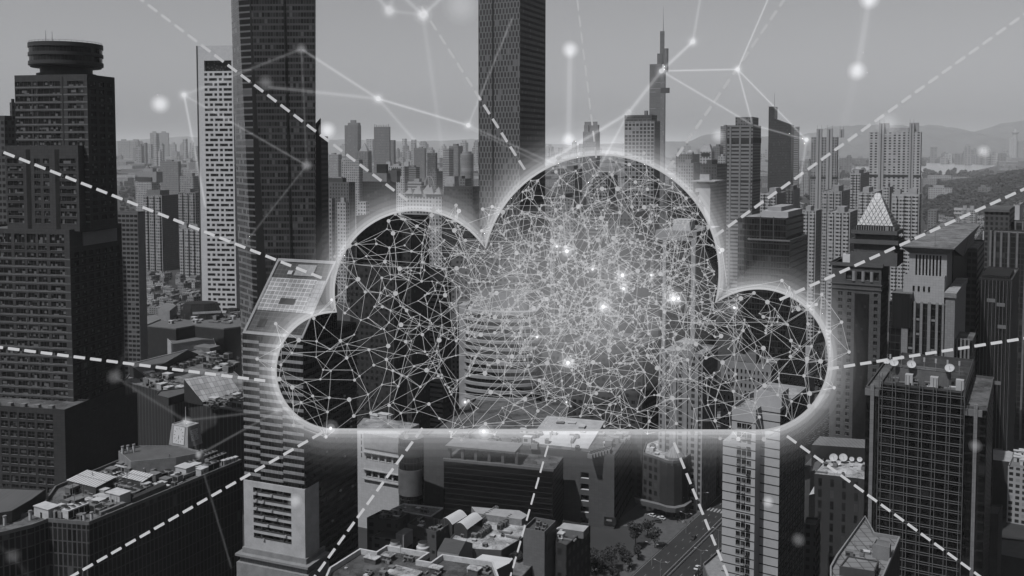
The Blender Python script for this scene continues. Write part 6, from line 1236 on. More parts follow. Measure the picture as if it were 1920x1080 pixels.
# cars: body, glasshouse and wheels in one small mesh each
def car_mesh(v, van=False):
    mb = MB(); pm = plain(v, .35, .05, .5, .6); gl = plain(.015, .1, .1, .5, .6); L, W = 2.25, .9; hb = .95 if not van else 1.1
    prof = [(-L, .35), (-L, .75), (-L + .15, hb - .08), (-1.2, hb), (1.0, hb), (L - .1, .78), (L, .55), (L, .35)]
    mb.poly([(W, x, z) for x, z in reversed(prof)][::-1], pm); mb.poly([(-W, x, z) for x, z in prof][::-1], pm)
    for (a, za), (b, zb2) in zip(prof, prof[1:]): mb.poly([(-W, a, za), (-W, b, zb2), (W, b, zb2), (W, a, za)], pm)
    mb.poly([(-W, L, .35), (-W, -L, .35), (W, -L, .35), (W, L, .35)], BLK)
    top = 1.5 if not van else 2.0; c0, c1, t0, t1 = (-1.75, .95, -1.2, .25) if not van else (-2.1, 1.3, -2.0, .9)
    Bq = [(-W * .95, c0), (W * .95, c0), (W * .95, c1), (-W * .95, c1)]; Tq = [(-W * .78, t0), (W * .78, t0), (W * .78, t1), (-W * .78, t1)]
    for i in range(4): j = (i + 1) % 4; mb.poly([(*Bq[i], hb), (*Bq[j], hb), (*Tq[j], top), (*Tq[i], top)], gl)
    mb.poly([(*p, top) for p in Tq], pm)
    for x in (-W, W):
        for y in (-1.4, 1.4): mb.tube((x - .12 * (1 if x > 0 else -1), y, .33), (x + .02 * (1 if x > 0 else -1), y, .33), .33, BLK, n=12)
    return mb.mesh('car')
CARS = [(car_mesh(.75), 'white'), (car_mesh(.06), 'black'), (car_mesh(.4), 'silver'), (car_mesh(.7, True), 'white van like')]
def car(s, o, k, fwd=True, where='on the boulevard'):
    ob = inst('car', CARS[k][0], rd(s, o, .03), -TH + (0 if fwd else math.pi)); tag(ob, f'{CARS[k][1]} car {where}', 'car', f'cars {where}'); return ob
random.seed(61)
car(14, 8.8, 0); car(4, 12.2, 3); car(38, 12, 1); car(60, 9, 2); car(44, -4.6, 1, False); car(112, -2.4, 2, False); car(-20, 5.5, 1); car(66, 5, 0)
for i in range(34):
    lane = (2.2, 5.4, 8.9, 12.2)[i % 4]; car(225 + (i // 4) * 7.2 + ru(-1.5, 1.5), lane, random.choice((0, 0, 0, 2, 2, 1, 3)), True, 'in the queue right of the cloud')
bus = MB(); bus.box(-1.25, 1.25, -5.5, 5.5, .4, 3.1, WHT); bus.box(-1.28, 1.28, -5.2, 5.2, 1.5, 2.5, plain(.02, .15)); bus.box(-1.0, 1.0, -4, 4, 3.103, 3.4, GRY)
for x in (-1.15, 1.15):
    for y in (-3.6, 3.4): bus.tube((x - .15, y, .5), (x + .15, y, .5), .5, BLK, n=12)
o = bus.build('bus', loc=rd(270, 5.4, .03), rz=-TH); tag(o, 'white bus in the queue of cars right of the cloud', 'bus')
for i, (px, py, k) in enumerate(((1222, 968, 0), (1240, 973, 0), (1232, 979, 1), (1250, 968, 2), (1262, 965, 3))): p = onz(px, py, 0); o = inst('car', CARS[k][0], (p.x, p.y, .04), -TH + R(70 + 8 * i)); tag(o, f'{CARS[k][1]} car parked before the rounded corner block', 'car', 'cars parked before the rounded corner block')
# street lamps
def lamp(px, py, h=10):
    p = onz(px, py, 0); root = empty('street_lamp', p, -TH); tag(root, 'tall double armed street lamp on the boulevard', 'street lamp', 'street lamps on the boulevard')
    mb = MB(); mb.tube((0, 0, 0), (0, 0, h), .13, METAL, r1=.08); mb.build('post', root)
    for sg in (-1, 1):
        mb = MB(); mb.tube((0, 0, h - .3), (sg * 2.4, 0, h + .4), .06, METAL); mb.build('arm', root); mb = MB(); mb.box(min(sg * 2.2, sg * 3.2), max(sg * 2.2, sg * 3.2), -.16, .16, h + .35, h + .52, WHT); mb.build('lamp_head', root)
for px, py in ((1222, 1060), (1314, 1072), (1347, 1032), (1317, 958), (1286, 1000), (1271, 968), (1238, 1095)): lamp(px, py)
# trees
def tree_meshes(seed, h, r, n=520):
    random.seed(seed); tr = MB(); tr.tube((0, 0, 0), (0, 0, h * .45), .28, BARK, r1=.16)
    for k in range(5): a = ru(0, 6.28); tr.tube((0, 0, h * ru(.3, .45)), (math.cos(a) * r * .6, math.sin(a) * r * .6, h * ru(.55, .8)), .12, BARK, r1=.04, n=5)
    cr = MB(); cen = [(ru(-.5, .5) * r, ru(-.5, .5) * r, h * ru(.5, .82), r * ru(.38, .6)) for _ in range(9)]
    for _ in range(n):
        cx, cyy, cz, cr_ = random.choice(cen); v = Vector((random.gauss(0, 1), random.gauss(0, 1), random.gauss(0, .8))).normalized() * cr_ * ru(.6, 1.05); c = Vector((cx, cyy, cz)) + v
        a = Vector((ru(-1, 1), ru(-1, 1), ru(-.5, .5))).normalized() * ru(.3, .6); b = a.cross(Vector((ru(-1, 1), ru(-1, 1), ru(-1, 1)))).normalized() * ru(.25, .5); cr.poly([c - a, c + b, c + a, c - b], random.choice((LEAF, LEAF2, LEAF3)), [(0, 0)] * 4)
    return tr.mesh('trunk'), cr.mesh('crown')
TREES = [tree_meshes(70 + i, 9 + i, 3.6 + .3 * i) for i in range(4)]
def tree(p, label, group, s=1.0):
    t, c = random.choice(TREES); root = empty('street_tree', p, ru(0, 6.28)); root.scale = (s, s, s * ru(.9, 1.15)); tag(root, label, 'tree', group); inst('trunk', t, (0, 0, 0), 0, root); inst('crown', c, (0, 0, 0), 0, root)
random.seed(77)
for k in range(9): tree(rd(-42 + 9 * k + ru(-2, 2), 17 + ru(-1, 1)), 'dark leafy tree lining the boulevard between the road and the pale banded tower', 'boulevard trees on the tower side', ru(.7, 1.0))
for k in range(14): tree(rd(-60 + 7 * k + ru(-2, 2), -17 - 6 * (k % 2) + ru(-1, 1)), 'dark leafy tree in the shade on the store side of the boulevard', 'boulevard trees on the store side', ru(.7, 1.05))
for px, py in ((1112, 1068), (1119, 1078), (1133, 1072), (1106, 1078)): tree(onz(px, py, 0), 'round tree on the bright forecourt beside the shop block', 'forecourt trees', ru(.55, .75))
for k in range(26): tree(onz(ru(1512, 1562), ru(664, 742), 0), 'tree in the dark grove by the queue of cars, right lobe of the cloud', 'trees right of the cloud', ru(.9, 1.4))
for k in range(26): tree(onz(ru(240, 330), ru(690, 745), 0), 'tree in the dark grove between the grey slab and the ribbed hall', 'trees behind the ribbed hall', ru(1.0, 1.5))
for k in range(22): tree(onz(ru(1856, 1930), ru(755, 835), 0), 'tree in the dark grove at the right edge', 'trees at the right edge', ru(1, 1.4))
for k in range(20): tree(onz(ru(1340, 1440), ru(742, 790), 0), 'tree in the dark courtyard behind the pale grid block', 'courtyard trees', ru(.9, 1.3))
for k in range(16): tree(onz(ru(1752, 1850), ru(448, 480), 0), 'pointed dark tree beside the roofs below the wooded hill', 'dark trees below the wooded hill', ru(2.2, 3.4))
# people on the plaza: one skinned body shared by all
def person_mesh():
    me = bpy.data.meshes.new('p'); V = [(0, 0, .95), (0, 0, 1.2), (0, 0, 1.42), (0, .02, 1.52), (0, .03, 1.66), (.11, 0, .9), (.13, .10, .48), (.13, .02, .06), (.13, .16, .03), (-.11, 0, .9), (-.13, -.08, .5), (-.13, -.24, .08), (-.13, -.10, .03), (.21, 0, 1.38), (.27, -.05, 1.1), (.27, .06, .86), (-.21, 0, 1.38), (-.27, .06, 1.1), (-.26, .16, .88)]
    E = [(0, 1), (1, 2), (2, 3), (3, 4), (0, 5), (5, 6), (6, 7), (7, 8), (0, 9), (9, 10), (10, 11), (11, 12), (2, 13), (13, 14), (14, 15), (2, 16), (16, 17), (17, 18)]; rad = [.15, .15, .15, .06, .11, .1, .075, .05, .045, .1, .075, .05, .045, .075, .05, .04, .075, .05, .04]
    bm = bmesh.new(); sk = bm.verts.layers.skin.verify(); vs = [bm.verts.new(v) for v in V]
    for v, r in zip(vs, rad): v[sk].radius = (r, r)
    vs[0][sk].use_root = True
    for a, b in E: bm.edges.new((vs[a], vs[b]))
    bm.to_mesh(me); bm.free()
    o = bpy.data.objects.new('tmp', me); COL.objects.link(o); o.modifiers.new('s', 'SKIN'); m2 = o.modifiers.new('d', 'SUBSURF'); m2.levels = 1; dg = bpy.context.evaluated_depsgraph_get(); r_ = bpy.data.meshes.new_from_object(o.evaluated_get(dg)); bpy.data.objects.remove(o); r_.name = 'person'; r_.materials.clear(); return r_
PM = person_mesh(); PMS = []
for v, nm in ((.05, 'dark'), (.5, 'pale'), (.2, 'grey')): m_ = PM.copy(); m_.materials.append(plain(v)); PMS.append((m_, nm))
for i in range(26):
    k = random.choice((0, 0, 1, 2)); p = onz(ru(1262, 1306) if i < 18 else ru(1170, 1185), ru(966, 984) if i < 18 else ru(1066, 1078), 0)
    o = inst('person', PMS[k][0], (p.x, p.y, .04), ru(0, 6.28), scale=ru(.95, 1.05)); w_ = 'crossing the plaza by the rounded corner block' if i < 18 else 'on the bright forecourt at the bottom'; tag(o, f'person in {PMS[k][1]} clothes {w_}', 'person', 'people ' + w_)

# --- clutter: small machines, hatches and pipes on the nearer roofs
random.seed(88)
def hatch_mesh():
    mb = MB(); mb.box(-1.2, 1.2, -1, 1, 0, .9, GRY); mb.box(-1.35, 1.35, -1.15, 1.15, .903, 1.05, WHT); return mb.mesh('roof_hatch')
def duct_mesh():
    mb = MB(); mb.box(-4, 4, -.45, .45, .4, 1.2, METAL); mb.box(3.1, 4, .45, 2.6, .4, 1.2, METAL)
    for x in (-3.5, 0, 3.4): mb.box(x - .1, x + .1, -.3, .3, 0, .4, BLK)
    return mb.mesh('duct')
def box_mesh(v):
    mb = MB(); mb.box(-1.5, 1.5, -1.1, 1.1, 0, 2.1, plain(v)); mb.box(-1.2, .2, -1.15, -1.103, .5, 1.6, BLK); mb.box(-1.6, 1.6, -1.2, 1.2, 2.103, 2.25, plain(v * 1.2)); return mb.mesh('plant_box')
def pole_mesh():
    mb = MB(); mb.tube((0, 0, 0), (0, 0, 4.5), .08, METAL); mb.bar((-.8, 0, 4), (.8, 0, 4), .04, .04, METAL); mb.bar((-.6, 0, 3.5), (.6, 0, 3.5), .04, .04, METAL); return mb.mesh('aerial')
KIT = [('roof_hatch', hatch_mesh(), 'hatch', 'lidded roof hatch'), ('duct', duct_mesh(), 'duct', 'bent metal duct'), ('plant_box', box_mesh(.5), 'plant box', 'pale plant box'), ('plant_box', box_mesh(.18), 'plant box', 'dark plant box'), ('aerial', pole_mesh(), 'aerial', 'thin roof aerial'), ('air_conditioner', AC2, 'air conditioner', 'twin fan unit'), ('air_conditioner', AC1, 'air conditioner', 'single fan unit')]
def clutter(where, poly, z, n, rz, smin=.6, smax=1.3):
    x0, x1, y0, y1 = min(p[0] for p in poly), max(p[0] for p in poly), min(p[1] for p in poly), max(p[1] for p in poly); k = 0
    def ins(x, y):
        c = False
        for i in range(len(poly)):
            (ax, ay), (bx, by) = poly[i - 1], poly[i]
            if (ay > y) != (by > y) and x < (bx - ax) * (y - ay) / (by - ay) + ax: c = not c
        return c
    while k < n:
        x, y = ru(x0, x1), ru(y0, y1)
        if not ins(x, y): k += .02; continue
        k += 1; nm, me, cat, lab = random.choice(KIT); item(nm, lab + ' ' + where, cat, me, x, y, z, rz + R(random.choice((0, 90, 3))), 'clutter ' + where, ru(smin, smax))
clutter('on the department store roof', [(100, 980), (165, 978), (440, 868), (400, 862), (235, 872), (130, 925)], zM, 105, ang27, .7, 1.5)
clutter('on the ribbed hall', [(255, 712), (290, 728), (380, 756), (345, 735), (330, 720), (300, 700)], zP, 40, ang27, .9, 1.9); clutter('on the right end of the ribbed hall', [(390, 757), (450, 770), (452, 742), (440, 744)], zP, 18, ang27, .9, 1.8); clutter('at the back of the ribbed hall', [(380, 690), (430, 700), (450, 690), (420, 665), (395, 665)], zP, 24, ang27, 1, 2)
clutter('on the stone department store roof', [(800, 826), (985, 842), (1100, 850), (1140, 852), (1190, 820), (1150, 800), (1000, 800)], zS, 44, -R(18), .8, 1.6)
clutter('on the thick parapet roof', [(630, 1072), (676, 1043), (710, 1049), (730, 1037), (800, 1049), (780, 1075), (920, 1070), (900, 1085), (640, 1085)], 40, 22, ang27, .4, .9)
clutter('on the worn terrace', [(845, 1018), (890, 968), (980, 978), (978, 1005), (938, 1028)], 24, 16, ang27, .5, .9)
clutter('on the dark shaded roof before the white vaults', [(770, 986), (788, 972), (842, 982), (815, 997)], 27, 10, ang27, .5, .9); clutter('on the grey slab roofed house', [(740, 957), (758, 949), (822, 955), (805, 967)], 25, 6, ang27, .4, .8)
clutter('on the dark house in the shade', [(695, 970), (742, 973), (760, 964), (720, 960)], 28, 8, ang27, .5, .9); clutter('on the dark shop block', [(1045, 1018), (1062, 1023), (1098, 994), (1062, 984)], 30, 8, ang27, .5, .8)
clutter('on the rounded corner block', [(1215, 848), (1245, 858), (1285, 856), (1355, 803), (1320, 796), (1225, 822)], zR, 22, ang27, .6, 1.2); clutter('on the satellite dish roof', [(1535, 888), (1552, 868), (1620, 872), (1618, 895)], 46, 7, ang27, .4, .8)
clutter('on the podium mall', [(285, 608), (330, 594), (445, 594), (450, 606), (365, 608)], 45, 24, ang27, .9, 1.8); clutter('on the tiled roof terrace', [(1572, 1060), (1625, 985), (1640, 1010), (1675, 1015), (1650, 1068)], 62, 8, -R(20), .4, .8)
clutter('on the long dark block under the pale grid block', [(1245, 776), (1256, 765), (1348, 767), (1352, 782)], 26, 12, ang27, .7, 1.3); clutter('on the flat roof beside the banded tower in the cloud', [(670, 798), (692, 775), (755, 771), (748, 798)], 42, 12, ang27, .7, 1.3)
t_ = GT
for k in range(14): nm, me, cat, lab = random.choice(KIT); p = t_.wp(-ru(2, t_.w - 2), ru(1, 6), t_.h); o = inst(nm, me, p, -R(20), scale=ru(.5, .9)); tag(o, lab + ' on the roof of the grid wrapped tower', cat, 'clutter on the grid wrapped tower')
# ------------------------------------------------------------------ the light drawing hanging in the air 200 m out: cloud, mesh, beams, stars
random.seed(91)
YC = 200.0
K = YC / F
def A_(px, py, Y=YC): return at(px, py, Y)
circ = [(627, 695, 108), (780, 548, 152), (1127, 512, 220), (1421, 674, 131)]
BOT = 804
def inter(c1, c2):
    (x0, y0, r0), (x1, y1, r1) = c1, c2; d = math.hypot(x1 - x0, y1 - y0); a = (r0 * r0 - r1 * r1 + d * d) / (2 * d); h = math.sqrt(max(0, r0 * r0 - a * a)); xm, ym = x0 + a * (x1 - x0) / d, y0 + a * (y1 - y0) / d
    return min(((xm + h * (y1 - y0) / d, ym - h * (x1 - x0) / d), (xm - h * (y1 - y0) / d, ym + h * (x1 - x0) / d)), key=lambda p: p[1])
def outline(off):
    cs = [(x, y, r + off) for x, y, r in circ]; cut = [inter(cs[i], cs[i + 1]) for i in range(3)]; pts = []
    def an(c, p): return math.atan2(p[1] - c[1], p[0] - c[0])
    for i, c in enumerate(cs):
        a0 = math.pi / 2 if i == 0 else an(c, cut[i - 1]); a1 = an(c, cut[i]) if i < 3 else math.pi / 2
        while a1 < a0: a1 += 2 * math.pi
        if i == 0: a0 = math.pi / 2
        n = max(8, int((a1 - a0) * 14)); pts += [(c[0] + c[2] * math.cos(a0 + (a1 - a0) * k / n), c[1] + c[2] * math.sin(a0 + (a1 - a0) * k / n)) for k in range(n + 1)]
    xa, xb = pts[-1][0], pts[0][0]; n = 40
    pts += [(xa + (xb - xa) * k / n, pts[-1][1] + (pts[0][1] - pts[-1][1]) * k / n) for k in range(1, n)]
    out = [pts[0]]
    for p in pts[1:]:
        if math.hypot(p[0] - out[-1][0], p[1] - out[-1][1]) > .5: out.append(p)
    return out
root = empty('network_cloud', A_(1040, 804)); tag(root, 'glowing cloud outline filled with a dense mesh of linked dots hanging over the city', 'light sculpture'); ro = Vector(root.location)
def loop_tube(mb, pts, r, mat, n=10, flat=1.0):
    P_ = [A_(x, y) - ro for x, y in pts]; m = len(P_); rings = []
    for i in range(m):
        d = (P_[(i + 1) % m] - P_[i - 1]).normalized(); y = Vector((0, 1, 0)); y = (y - d * d.dot(y)).normalized(); x = y.cross(d)
        rings.append([P_[i] + x * (r * math.cos(2 * math.pi * k / n)) + y * (r * flat * math.sin(2 * math.pi * k / n)) for k in range(n)])
    for i in range(m):
        a, b = rings[i], rings[(i + 1) % m]
        for k in range(n): j = (k + 1) % n; mb.poly([a[k], a[j], b[j], b[k]], mat, [(0, 0)] * 4, True)
    return mb
EM = emis(.40)
mb = loop_tube(MB(), outline(2.2), 2.0 * K, emis(.36), 8); o = mb.build('outline', root)
def fixvol(o):
    bm = bmesh.new(); bm.from_mesh(o.data); bmesh.ops.recalc_face_normals(bm, faces=bm.faces); bm.to_mesh(o.data); bm.free()
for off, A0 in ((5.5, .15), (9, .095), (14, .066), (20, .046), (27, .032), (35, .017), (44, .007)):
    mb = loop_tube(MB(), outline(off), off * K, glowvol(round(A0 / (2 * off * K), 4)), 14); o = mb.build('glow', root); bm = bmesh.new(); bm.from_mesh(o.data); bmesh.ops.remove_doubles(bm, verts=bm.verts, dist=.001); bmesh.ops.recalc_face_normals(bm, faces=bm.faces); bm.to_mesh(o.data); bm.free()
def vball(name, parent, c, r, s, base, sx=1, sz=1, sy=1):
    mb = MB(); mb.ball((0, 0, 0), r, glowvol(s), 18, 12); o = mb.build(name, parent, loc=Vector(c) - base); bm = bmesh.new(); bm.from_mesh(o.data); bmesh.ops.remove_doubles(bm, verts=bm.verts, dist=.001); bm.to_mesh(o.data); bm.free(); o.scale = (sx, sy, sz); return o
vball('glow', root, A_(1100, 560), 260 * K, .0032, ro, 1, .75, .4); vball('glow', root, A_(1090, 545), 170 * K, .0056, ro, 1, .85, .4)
# the mesh
def inside(x, y, m=0):
    if any((x - a) ** 2 + (y - b) ** 2 < (r + m) ** 2 for a, b, r in circ): return y < BOT + m
    return 627 < x < 1421 and 640 < y < BOT + m
nodes = []
for target, sp, fn in ((310, 24, None), (480, 13, (1120, 545, 215, 135)), (1500, 11, (1095, 535, 150, 105)), (60, 20, 'edge')):
    got = 0; tries = 0
    while got < target and tries < 20000:
        tries += 1
        if fn is None or fn == 'edge': x, y = ru(500, 1580), ru(280, 830)
        else: x, y = random.gauss(fn[0], fn[2]), random.gauss(fn[1], fn[3])
        if fn == 'edge':
            if not inside(x, y, 22) or inside(x, y, -8): continue
        elif not inside(x, y, -2): continue
        if fn is None and any((x - a) ** 2 + (y - b) ** 2 < sp * sp for a, b, *_ in nodes): continue
        nodes.append((x, y, ru(-9, 9), ru(1.3, 2.7) if fn != None and fn != 'edge' else random.choice((2.2, 2.5, 3, 3.4, 4, 5.2)))); got += 1
for x, y in ((1578, 604), (1592, 660), (1556, 622), (1466, 526), (1541, 552), (1564, 727), (482, 673), (517, 607), (855, 385), (905, 392), (1185, 388)): nodes.append((x, y, ru(-3, 3), 4))
W3 = [A_(x, y, YC + dy) - ro for x, y, dy, r in nodes]
links = set()
for i, (x, y, dy, r) in enumerate(nodes):
    ds = sorted(((a - x) ** 2 + (b - y) ** 2, j) for j, (a, b, *_ ) in enumerate(nodes) if j != i)
    near = [j for d, j in ds[:3]] + ([ds[random.randrange(4, 14)][1]] if rnd() < .75 else []) + ([ds[random.randrange(20, 160)][1]] if rnd() < .40 else [])
    if len(near) > 0:
        for j in near: links.add((min(i, j), max(i, j)))
order = sorted(range(len(nodes)), key=lambda i: -nodes[i][3]); nm = MB(); EN = emis(.38); EL_ = emis(.34)
ball = MB(); ball.ball((0, 0, 0), 1, EN, 10, 7); ball = ball.mesh('node')
for k, i in enumerate(order):
    r = nodes[i][3] * .84 * K
    if k < 100: inst('node', ball, W3[i], 0, root, r)
    else: nm.ball(W3[i], r, EN, 6, 4)
nm.build('node', root)['kind'] = 'stuff'
lk = sorted(links, key=lambda l: -(W3[l[0]] - W3[l[1]]).length); lm = MB()
for k, (i, j) in enumerate(lk):
    if (nodes[i][0] - nodes[j][0]) ** 2 + (nodes[i][1] - nodes[j][1]) ** 2 > 190 ** 2: continue
    if k < 100: m_ = MB(); m_.tube(W3[i], W3[j], (.33 if rnd() < .65 else .42) * K, EL_, n=4, cap=False); m_.build('link', root)
    else: lm.tube(W3[i], W3[j], (.33 if rnd() < .65 else .42) * K, EL_, n=4, cap=False)
lm.build('link', root)['kind'] = 'stuff'
for i, (px, py, r, s) in enumerate(((1044, 462, 4, 1), (1063, 471, 6, 1.3), (1111, 505, 4, 1), (1167, 516, 6, 1), (1221, 516, 4, .8), (1169, 541, 5, 1), (1131, 575, 6, 1.3), (1263, 560, 7, 1.3), (1272, 560, 4, 1), (1377, 577, 4.5, 1), (1007, 632, 4, 1), (1065, 680, 6, 1.3), (872, 754, 4.5, 1), (907, 809, 6, 1.2), (620, 803, 5, 1), (1062, 754, 3, 1))):
    c = A_(px, py, YC - 10); mb = MB(); mb.ball((0, 0, 0), r * .55 * K, emis(.85), 12, 8); mb.build('spark', root, loc=c - ro); vball('spark_glow', root, c, r * 1.7 * K, .07 * s, ro); vball('spark_glow', root, c, r * 3.2 * K, .018 * s, ro)
# dashed beams
def beam(label, p, q, v, n_px=31.0, dash=20.5):
    (x0, y0), (x1, y1) = p, q; L = math.hypot(x1 - x0, y1 - y0); n = int(L / n_px) + 1; a = A_(*p, YC - 12); b = A_(*q, YC - 12); root = empty('dashed_beam', a); tag(root, label, 'dashed beam', 'dashed beams around the cloud')
    d = (b - a); wl = d.length; d.normalize(); mb = MB(); h = 2.25 * K; mb.bar((0, 0, 0), d * (dash * wl / L), h * .6, h, emis(v)); me = mb.mesh('dash')
    for k in range(n): inst('dash', me, d * (wl / L * n_px * k), 0, root)
for lab, p, q, v in (('dashed beam running from the cloud up across the banded tower to the left edge', (603, 521), (-15, 277), .46), ('nearly level dashed beam from the cloud to the left edge', (497, 714), (-10, 650), .46), ('dashed beam falling from the cloud across the store roof to the bottom left', (604, 811), (125, 1086), .45), ('steep dashed beam below the white shopping block', (792, 803), (585, 1088), .45), ('almost upright dashed beam over the black glass block', (1036, 806), (955, 1088), .45), ('dashed beam dropping across the boulevard', (1264, 830), (1368, 1088), .43), ('dashed beam falling over the satellite dish roof to the bottom right', (1476, 818), (1850, 1090), .45), ('nearly level dashed beam from the cloud to the right edge', (1552, 692), (1930, 633), .46), ('dashed beam rising past the glass pyramid to the right edge', (1462, 562), (1930, 350), .45), ('long dashed beam rising over the crowned towers to the upper right', (1340, 443), (1930, 20), .43), ('faint dashed beam climbing past the mast of the tall hazy skyscraper', (1252, 318), (1480, -15), .38), ('faint dashed beam almost straight up from the cloud top', (1118, 296), (1080, -20), .38), ('dashed beam up the face of the woven skyscraper', (984, 318), (790, 12), .38), ('dashed beam from the left lobe up over the black skyscraper', (764, 376), (255, -8), .40)): beam(lab, p, q, v)
# constellations
def softlink(root, p, q, r, mat, n=10):
    d = (q - p).normalized(); x = d.cross(Vector((0, 1, 0))).normalized(); y = x.cross(d); L = (q - p).length; rows = []
    for f in (0, .02, .05, .95, .98, 1):
        k = math.sin(math.pi / 2 * min(1, min(f, 1 - f) / .05)) ** .5 if f not in (0, 1) else 0
        rows.append([(p + d * L * f + (x * math.cos(2 * math.pi * i / n) + y * math.sin(2 * math.pi * i / n)) * r * k) for i in range(n)])
    V = [rows[0][0]] + [v for rw in rows[1:-1] for v in rw] + [rows[-1][0]]; Fc = []; m = len(rows) - 2
    for i in range(n):
        j = (i + 1) % n; Fc.append((0, 1 + j, 1 + i)); Fc.append((1 + (m - 1) * n + i, 1 + (m - 1) * n + j, len(V) - 1))
        for k in range(m - 1): Fc.append((1 + k * n + i, 1 + k * n + j, 1 + (k + 1) * n + j, 1 + (k + 1) * n + i))
    me = bpy.data.meshes.new('link'); me.from_pydata([tuple(v) for v in V], [], Fc); me.materials.append(mat); bm = bmesh.new(); bm.from_mesh(me); bmesh.ops.recalc_face_normals(bm, faces=bm.faces); bm.to_mesh(me); bm.free(); return inst('link', me, (0, 0, 0), 0, root)
def con(label, nd, lk):
    c = A_(nd[0][0], nd[0][1], YC - 20); root = empty('light_constellation', c); tag(root, label, 'light network', 'floating light networks'); ro = Vector(c)
    for x, y, r, s, soft in nd:
        p = A_(x, y, YC - 20)
        r *= .82
        if not soft: mb = MB(); mb.ball((0, 0, 0), r * .62 * K, emis(.55 * s), 14, 10); mb.build('node', root, loc=p - ro); vball('node_glow', root, p, r * 1.2 * K, .06 * s, ro); vball('node_glow', root, p, r * 1.9 * K, .016 * s, ro)
        else: vball('node_glow', root, p, r * .75 * K, round(.16 * s * .8 / (2 * r * K), 4), ro); vball('node_glow', root, p, r * 1.15 * K, round(.16 * s * .8 / (2 * r * K), 4), ro); vball('node_glow', root, p, r * 1.6 * K, round(.12 * s * .8 / (2 * r * K), 4), ro)
    for x0, y0, x1, y1, w, s in lk:
        for f, g in ((1, .65), (2.1, .22)):
            softlink(root, A_(x0, y0, YC - 20) - ro, A_(x1, y1, YC - 20) - ro, w * .85 * f * K, glowvol(round(.105 * s * g / (w * f * K), 3)))
con('light network with three spokes hanging over the black skyscraper and its sky', [(345, 178, 8, 1, 0), (709, 185, 8.5, 1.1, 0), (878, 235, 7.5, 1.1, 0), (565, 92, 8, .35, 1), (575, 310, 8, .4, 1), (498, 155, 11, .25, 1)], [(345, 178, 386, 392, 2.2, .9), (345, 178, 565, 92, 3, .35), (345, 178, 575, 310, 2.2, .45), (565, 92, 709, 185, 2.6, .7), (565, 92, 575, 310, 2, .25), (575, 310, 460, 455, 2, .3), (500, 163, 709, 185, 3.4, .5), (709, 185, 878, 235, 2.2, 1), (709, 185, 790, 278, 3, .45), (878, 235, 962, 30, 2, .55), (878, 235, 1080, 325, 2.4, .45)])
con('light network around the tall hazy skyscraper and the upper right sky', [(1240, 133, 8, .9, 0), (1299, 78, 8, 1.1, 0), (1383, 130, 7, 1.2, 0), (1512, 262, 7, 1.2, 0), (1178, 212, 7, .8, 0)], [(1240, 133, 1383, 130, 1.6, 1), (1240, 133, 1299, 78, 3, .9), (1299, 78, 1316, -20, 2.6, .5), (1240, 133, 1411, 234, 1.8, .8), (1178, 212, 1240, 133, 3.6, .8), (1383, 130, 1411, 234, 1.6, .9), (1383, 130, 1448, -20, 1.5, 1), (1383, 130, 1512, 262, 1.5, 1), (1411, 234, 1512, 262, 1.6, .8), (1512, 262, 1500, 345, 2.2, .7), (1178, 212, 1018, 308, 3.2, .9), (1178, 212, 1075, 405, 2.2, .7), (1018, 308, 880, 240, 2, .3)])
con('blurred light network at the top edge left of the woven skyscraper', [(730, 20, 10, .9, 0), (793, 28, 11, 1, 0), (865, 10, 26, .25, 1)], [(730, 20, 690, -25, 4, .5), (730, 20, 742, -25, 4, .3), (730, 20, 793, 28, 3, .3), (793, 28, 845, -20, 4, .6), (793, 28, 748, -14, 4, .5), (793, 28, 832, 300, 4.5, .25)])
con('soft upright light link right of the woven skyscraper', [(1069, 93, 12, .9, 1), (1066, 262, 10, .8, 1)], [(1069, 93, 1066, 262, 6, .5)])
con('soft leaning light link in the upper right sky', [(1630, -2, 14, 1, 1), (1607, 133, 13, .9, 1)], [(1630, -2, 1607, 133, 6.5, .4), (1607, 133, 1582, 232, 8, .12)])
con('dim light network over the clock turret and store roof', [(350, 790, 7, .5, 1), (372, 853, 5, .6, 1), (215, 706, 11, .2, 1), (519, 772, 8, .2, 1)], [(215, 706, 350, 790, 3, .2), (350, 790, 372, 853, 2.2, .2), (350, 788, 525, 768, 2.4, .26), (372, 853, 530, 765, 2.4, .3), (372, 853, 435, 1068, 2, .2), (215, 706, 245, 640, 4, .08)])
con('dim light network in the bottom left corner', [(24, 1043, 11, .14, 1)], [(24, 1043, -10, 1018, 4, .07), (24, 1043, 60, 1090, 4, .07)])
for lab, x, y, r, s in (('soft round glow left of the white patterned slab', 300, 195, 13, .9), ('soft round glow right of the black skyscraper', 614, 244, 12, .9), ('small soft glow left of the louvred tower', 1347, 255, 10, .6), ('small soft glow over the lake shore buildings', 1844, 284, 9, .7), ('soft round glow on the white lower floors of the banded tower', 553, 940, 10, .5), ('soft round glow on the pale banded tower front', 1440, 941, 8, .7), ('dim round glow right of the pale banded tower', 1497, 1012, 10, .25), ('dim round glow on the grid wrapped tower', 1829, 836, 9, .3), ('faint round glow behind the top of the wide crowned tower', 1665, 232, 16, .3)):
    con(lab, [(x, y, r, s, 1)], [])
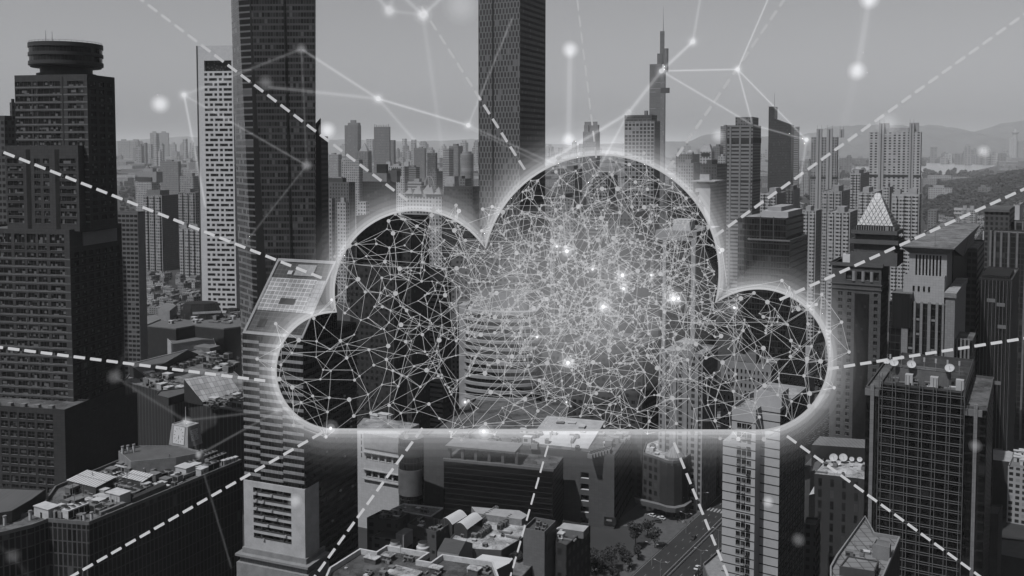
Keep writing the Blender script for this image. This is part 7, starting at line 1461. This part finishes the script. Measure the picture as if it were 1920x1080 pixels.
# ------------------------------------------------------------------ ground, air, sky, sun, camera
def big(name, pts, z, mat):
    mb = MB(); mb.poly([(x, y, z) for x, y in pts], mat); o = mb.build(name); o['kind'] = 'structure'; return o
big('ground', [(-40000, -300), (40000, -300), (40000, 60000), (-40000, 60000)], 0, plain(.06, .95, .5, .02))
SUNAZ = Vector((-.72, -.69)).normalized(); EL = R(58)
hz = MB(); hz.box(-41000, 41000, -400, 61000, -1, 780, MATS.get('none') or emis(0)); ho = hz.build('haze'); ho['kind'] = 'stuff'
hm = bpy.data.materials.new('haze_air'); hm.use_nodes = True; nt = hm.node_tree; nt.nodes.clear()
pv = nt.nodes.new('ShaderNodeVolumePrincipled'); pv.inputs['Color'].default_value = (.72, .73, .75, 1); pv.inputs['Density'].default_value = 3.6e-5; pv.inputs['Anisotropy'].default_value = -.05
om = nt.nodes.new('ShaderNodeOutputMaterial'); nt.links.new(pv.outputs[0], om.inputs['Volume'])
ho.data.materials.clear(); ho.data.materials.append(hm)
w = bpy.data.worlds.new('World'); SC.world = w; w.use_nodes = True; nt = w.node_tree; bg = nt.nodes['Background']
sk = nt.nodes.new('ShaderNodeTexSky'); sk.sky_type = 'NISHITA'; sk.sun_disc = False; sk.sun_elevation = EL; sk.sun_rotation = math.atan2(SUNAZ.x, SUNAZ.y); sk.dust_density = 2.5; sk.altitude = 100
bw = nt.nodes.new('ShaderNodeRGBToBW'); nt.links.new(sk.outputs[0], bw.inputs[0])
cc = nt.nodes.new('ShaderNodeMixRGB'); cc.blend_type = 'MULTIPLY'; cc.inputs[0].default_value = 1; cc.inputs[2].default_value = (.985, .995, 1.03, 1); nt.links.new(bw.outputs[0], cc.inputs[1]); nt.links.new(cc.outputs[0], bg.inputs['Color']); bg.inputs['Strength'].default_value = .084
sl = bpy.data.lights.new('sun', 'SUN'); sl.energy = 5.0; sl.angle = R(.5); sl.color = (1, 1, 1)
so = bpy.data.objects.new('sun', sl); COL.objects.link(so)
so.rotation_euler = Vector((SUNAZ.x * math.cos(EL), SUNAZ.y * math.cos(EL), math.sin(EL))).to_track_quat('Z', 'Y').to_euler()
cam = bpy.data.cameras.new('camera'); co = bpy.data.objects.new('camera', cam); COL.objects.link(co); SC.camera = co
cam.lens = F / 1920 * 36; cam.sensor_width = 36; cam.shift_y = (CY - 540) / 1920; cam.clip_end = 100000; cam.clip_start = 1
co.location = (0, 0, H); co.rotation_euler = (R(90) - P, 0, 0)
vs = SC.view_settings; SC.display_settings.display_device = 'sRGB'; vs.view_transform = 'Standard'; vs.look = 'None'; vs.gamma = 1; vs.exposure = .2; vs.use_curve_mapping = False
cy = SC.cycles; cy.use_denoising = True; cy.max_bounces = 6; cy.diffuse_bounces = 2; cy.glossy_bounces = 2; cy.volume_bounces = 0; cy.transparent_max_bounces = 12
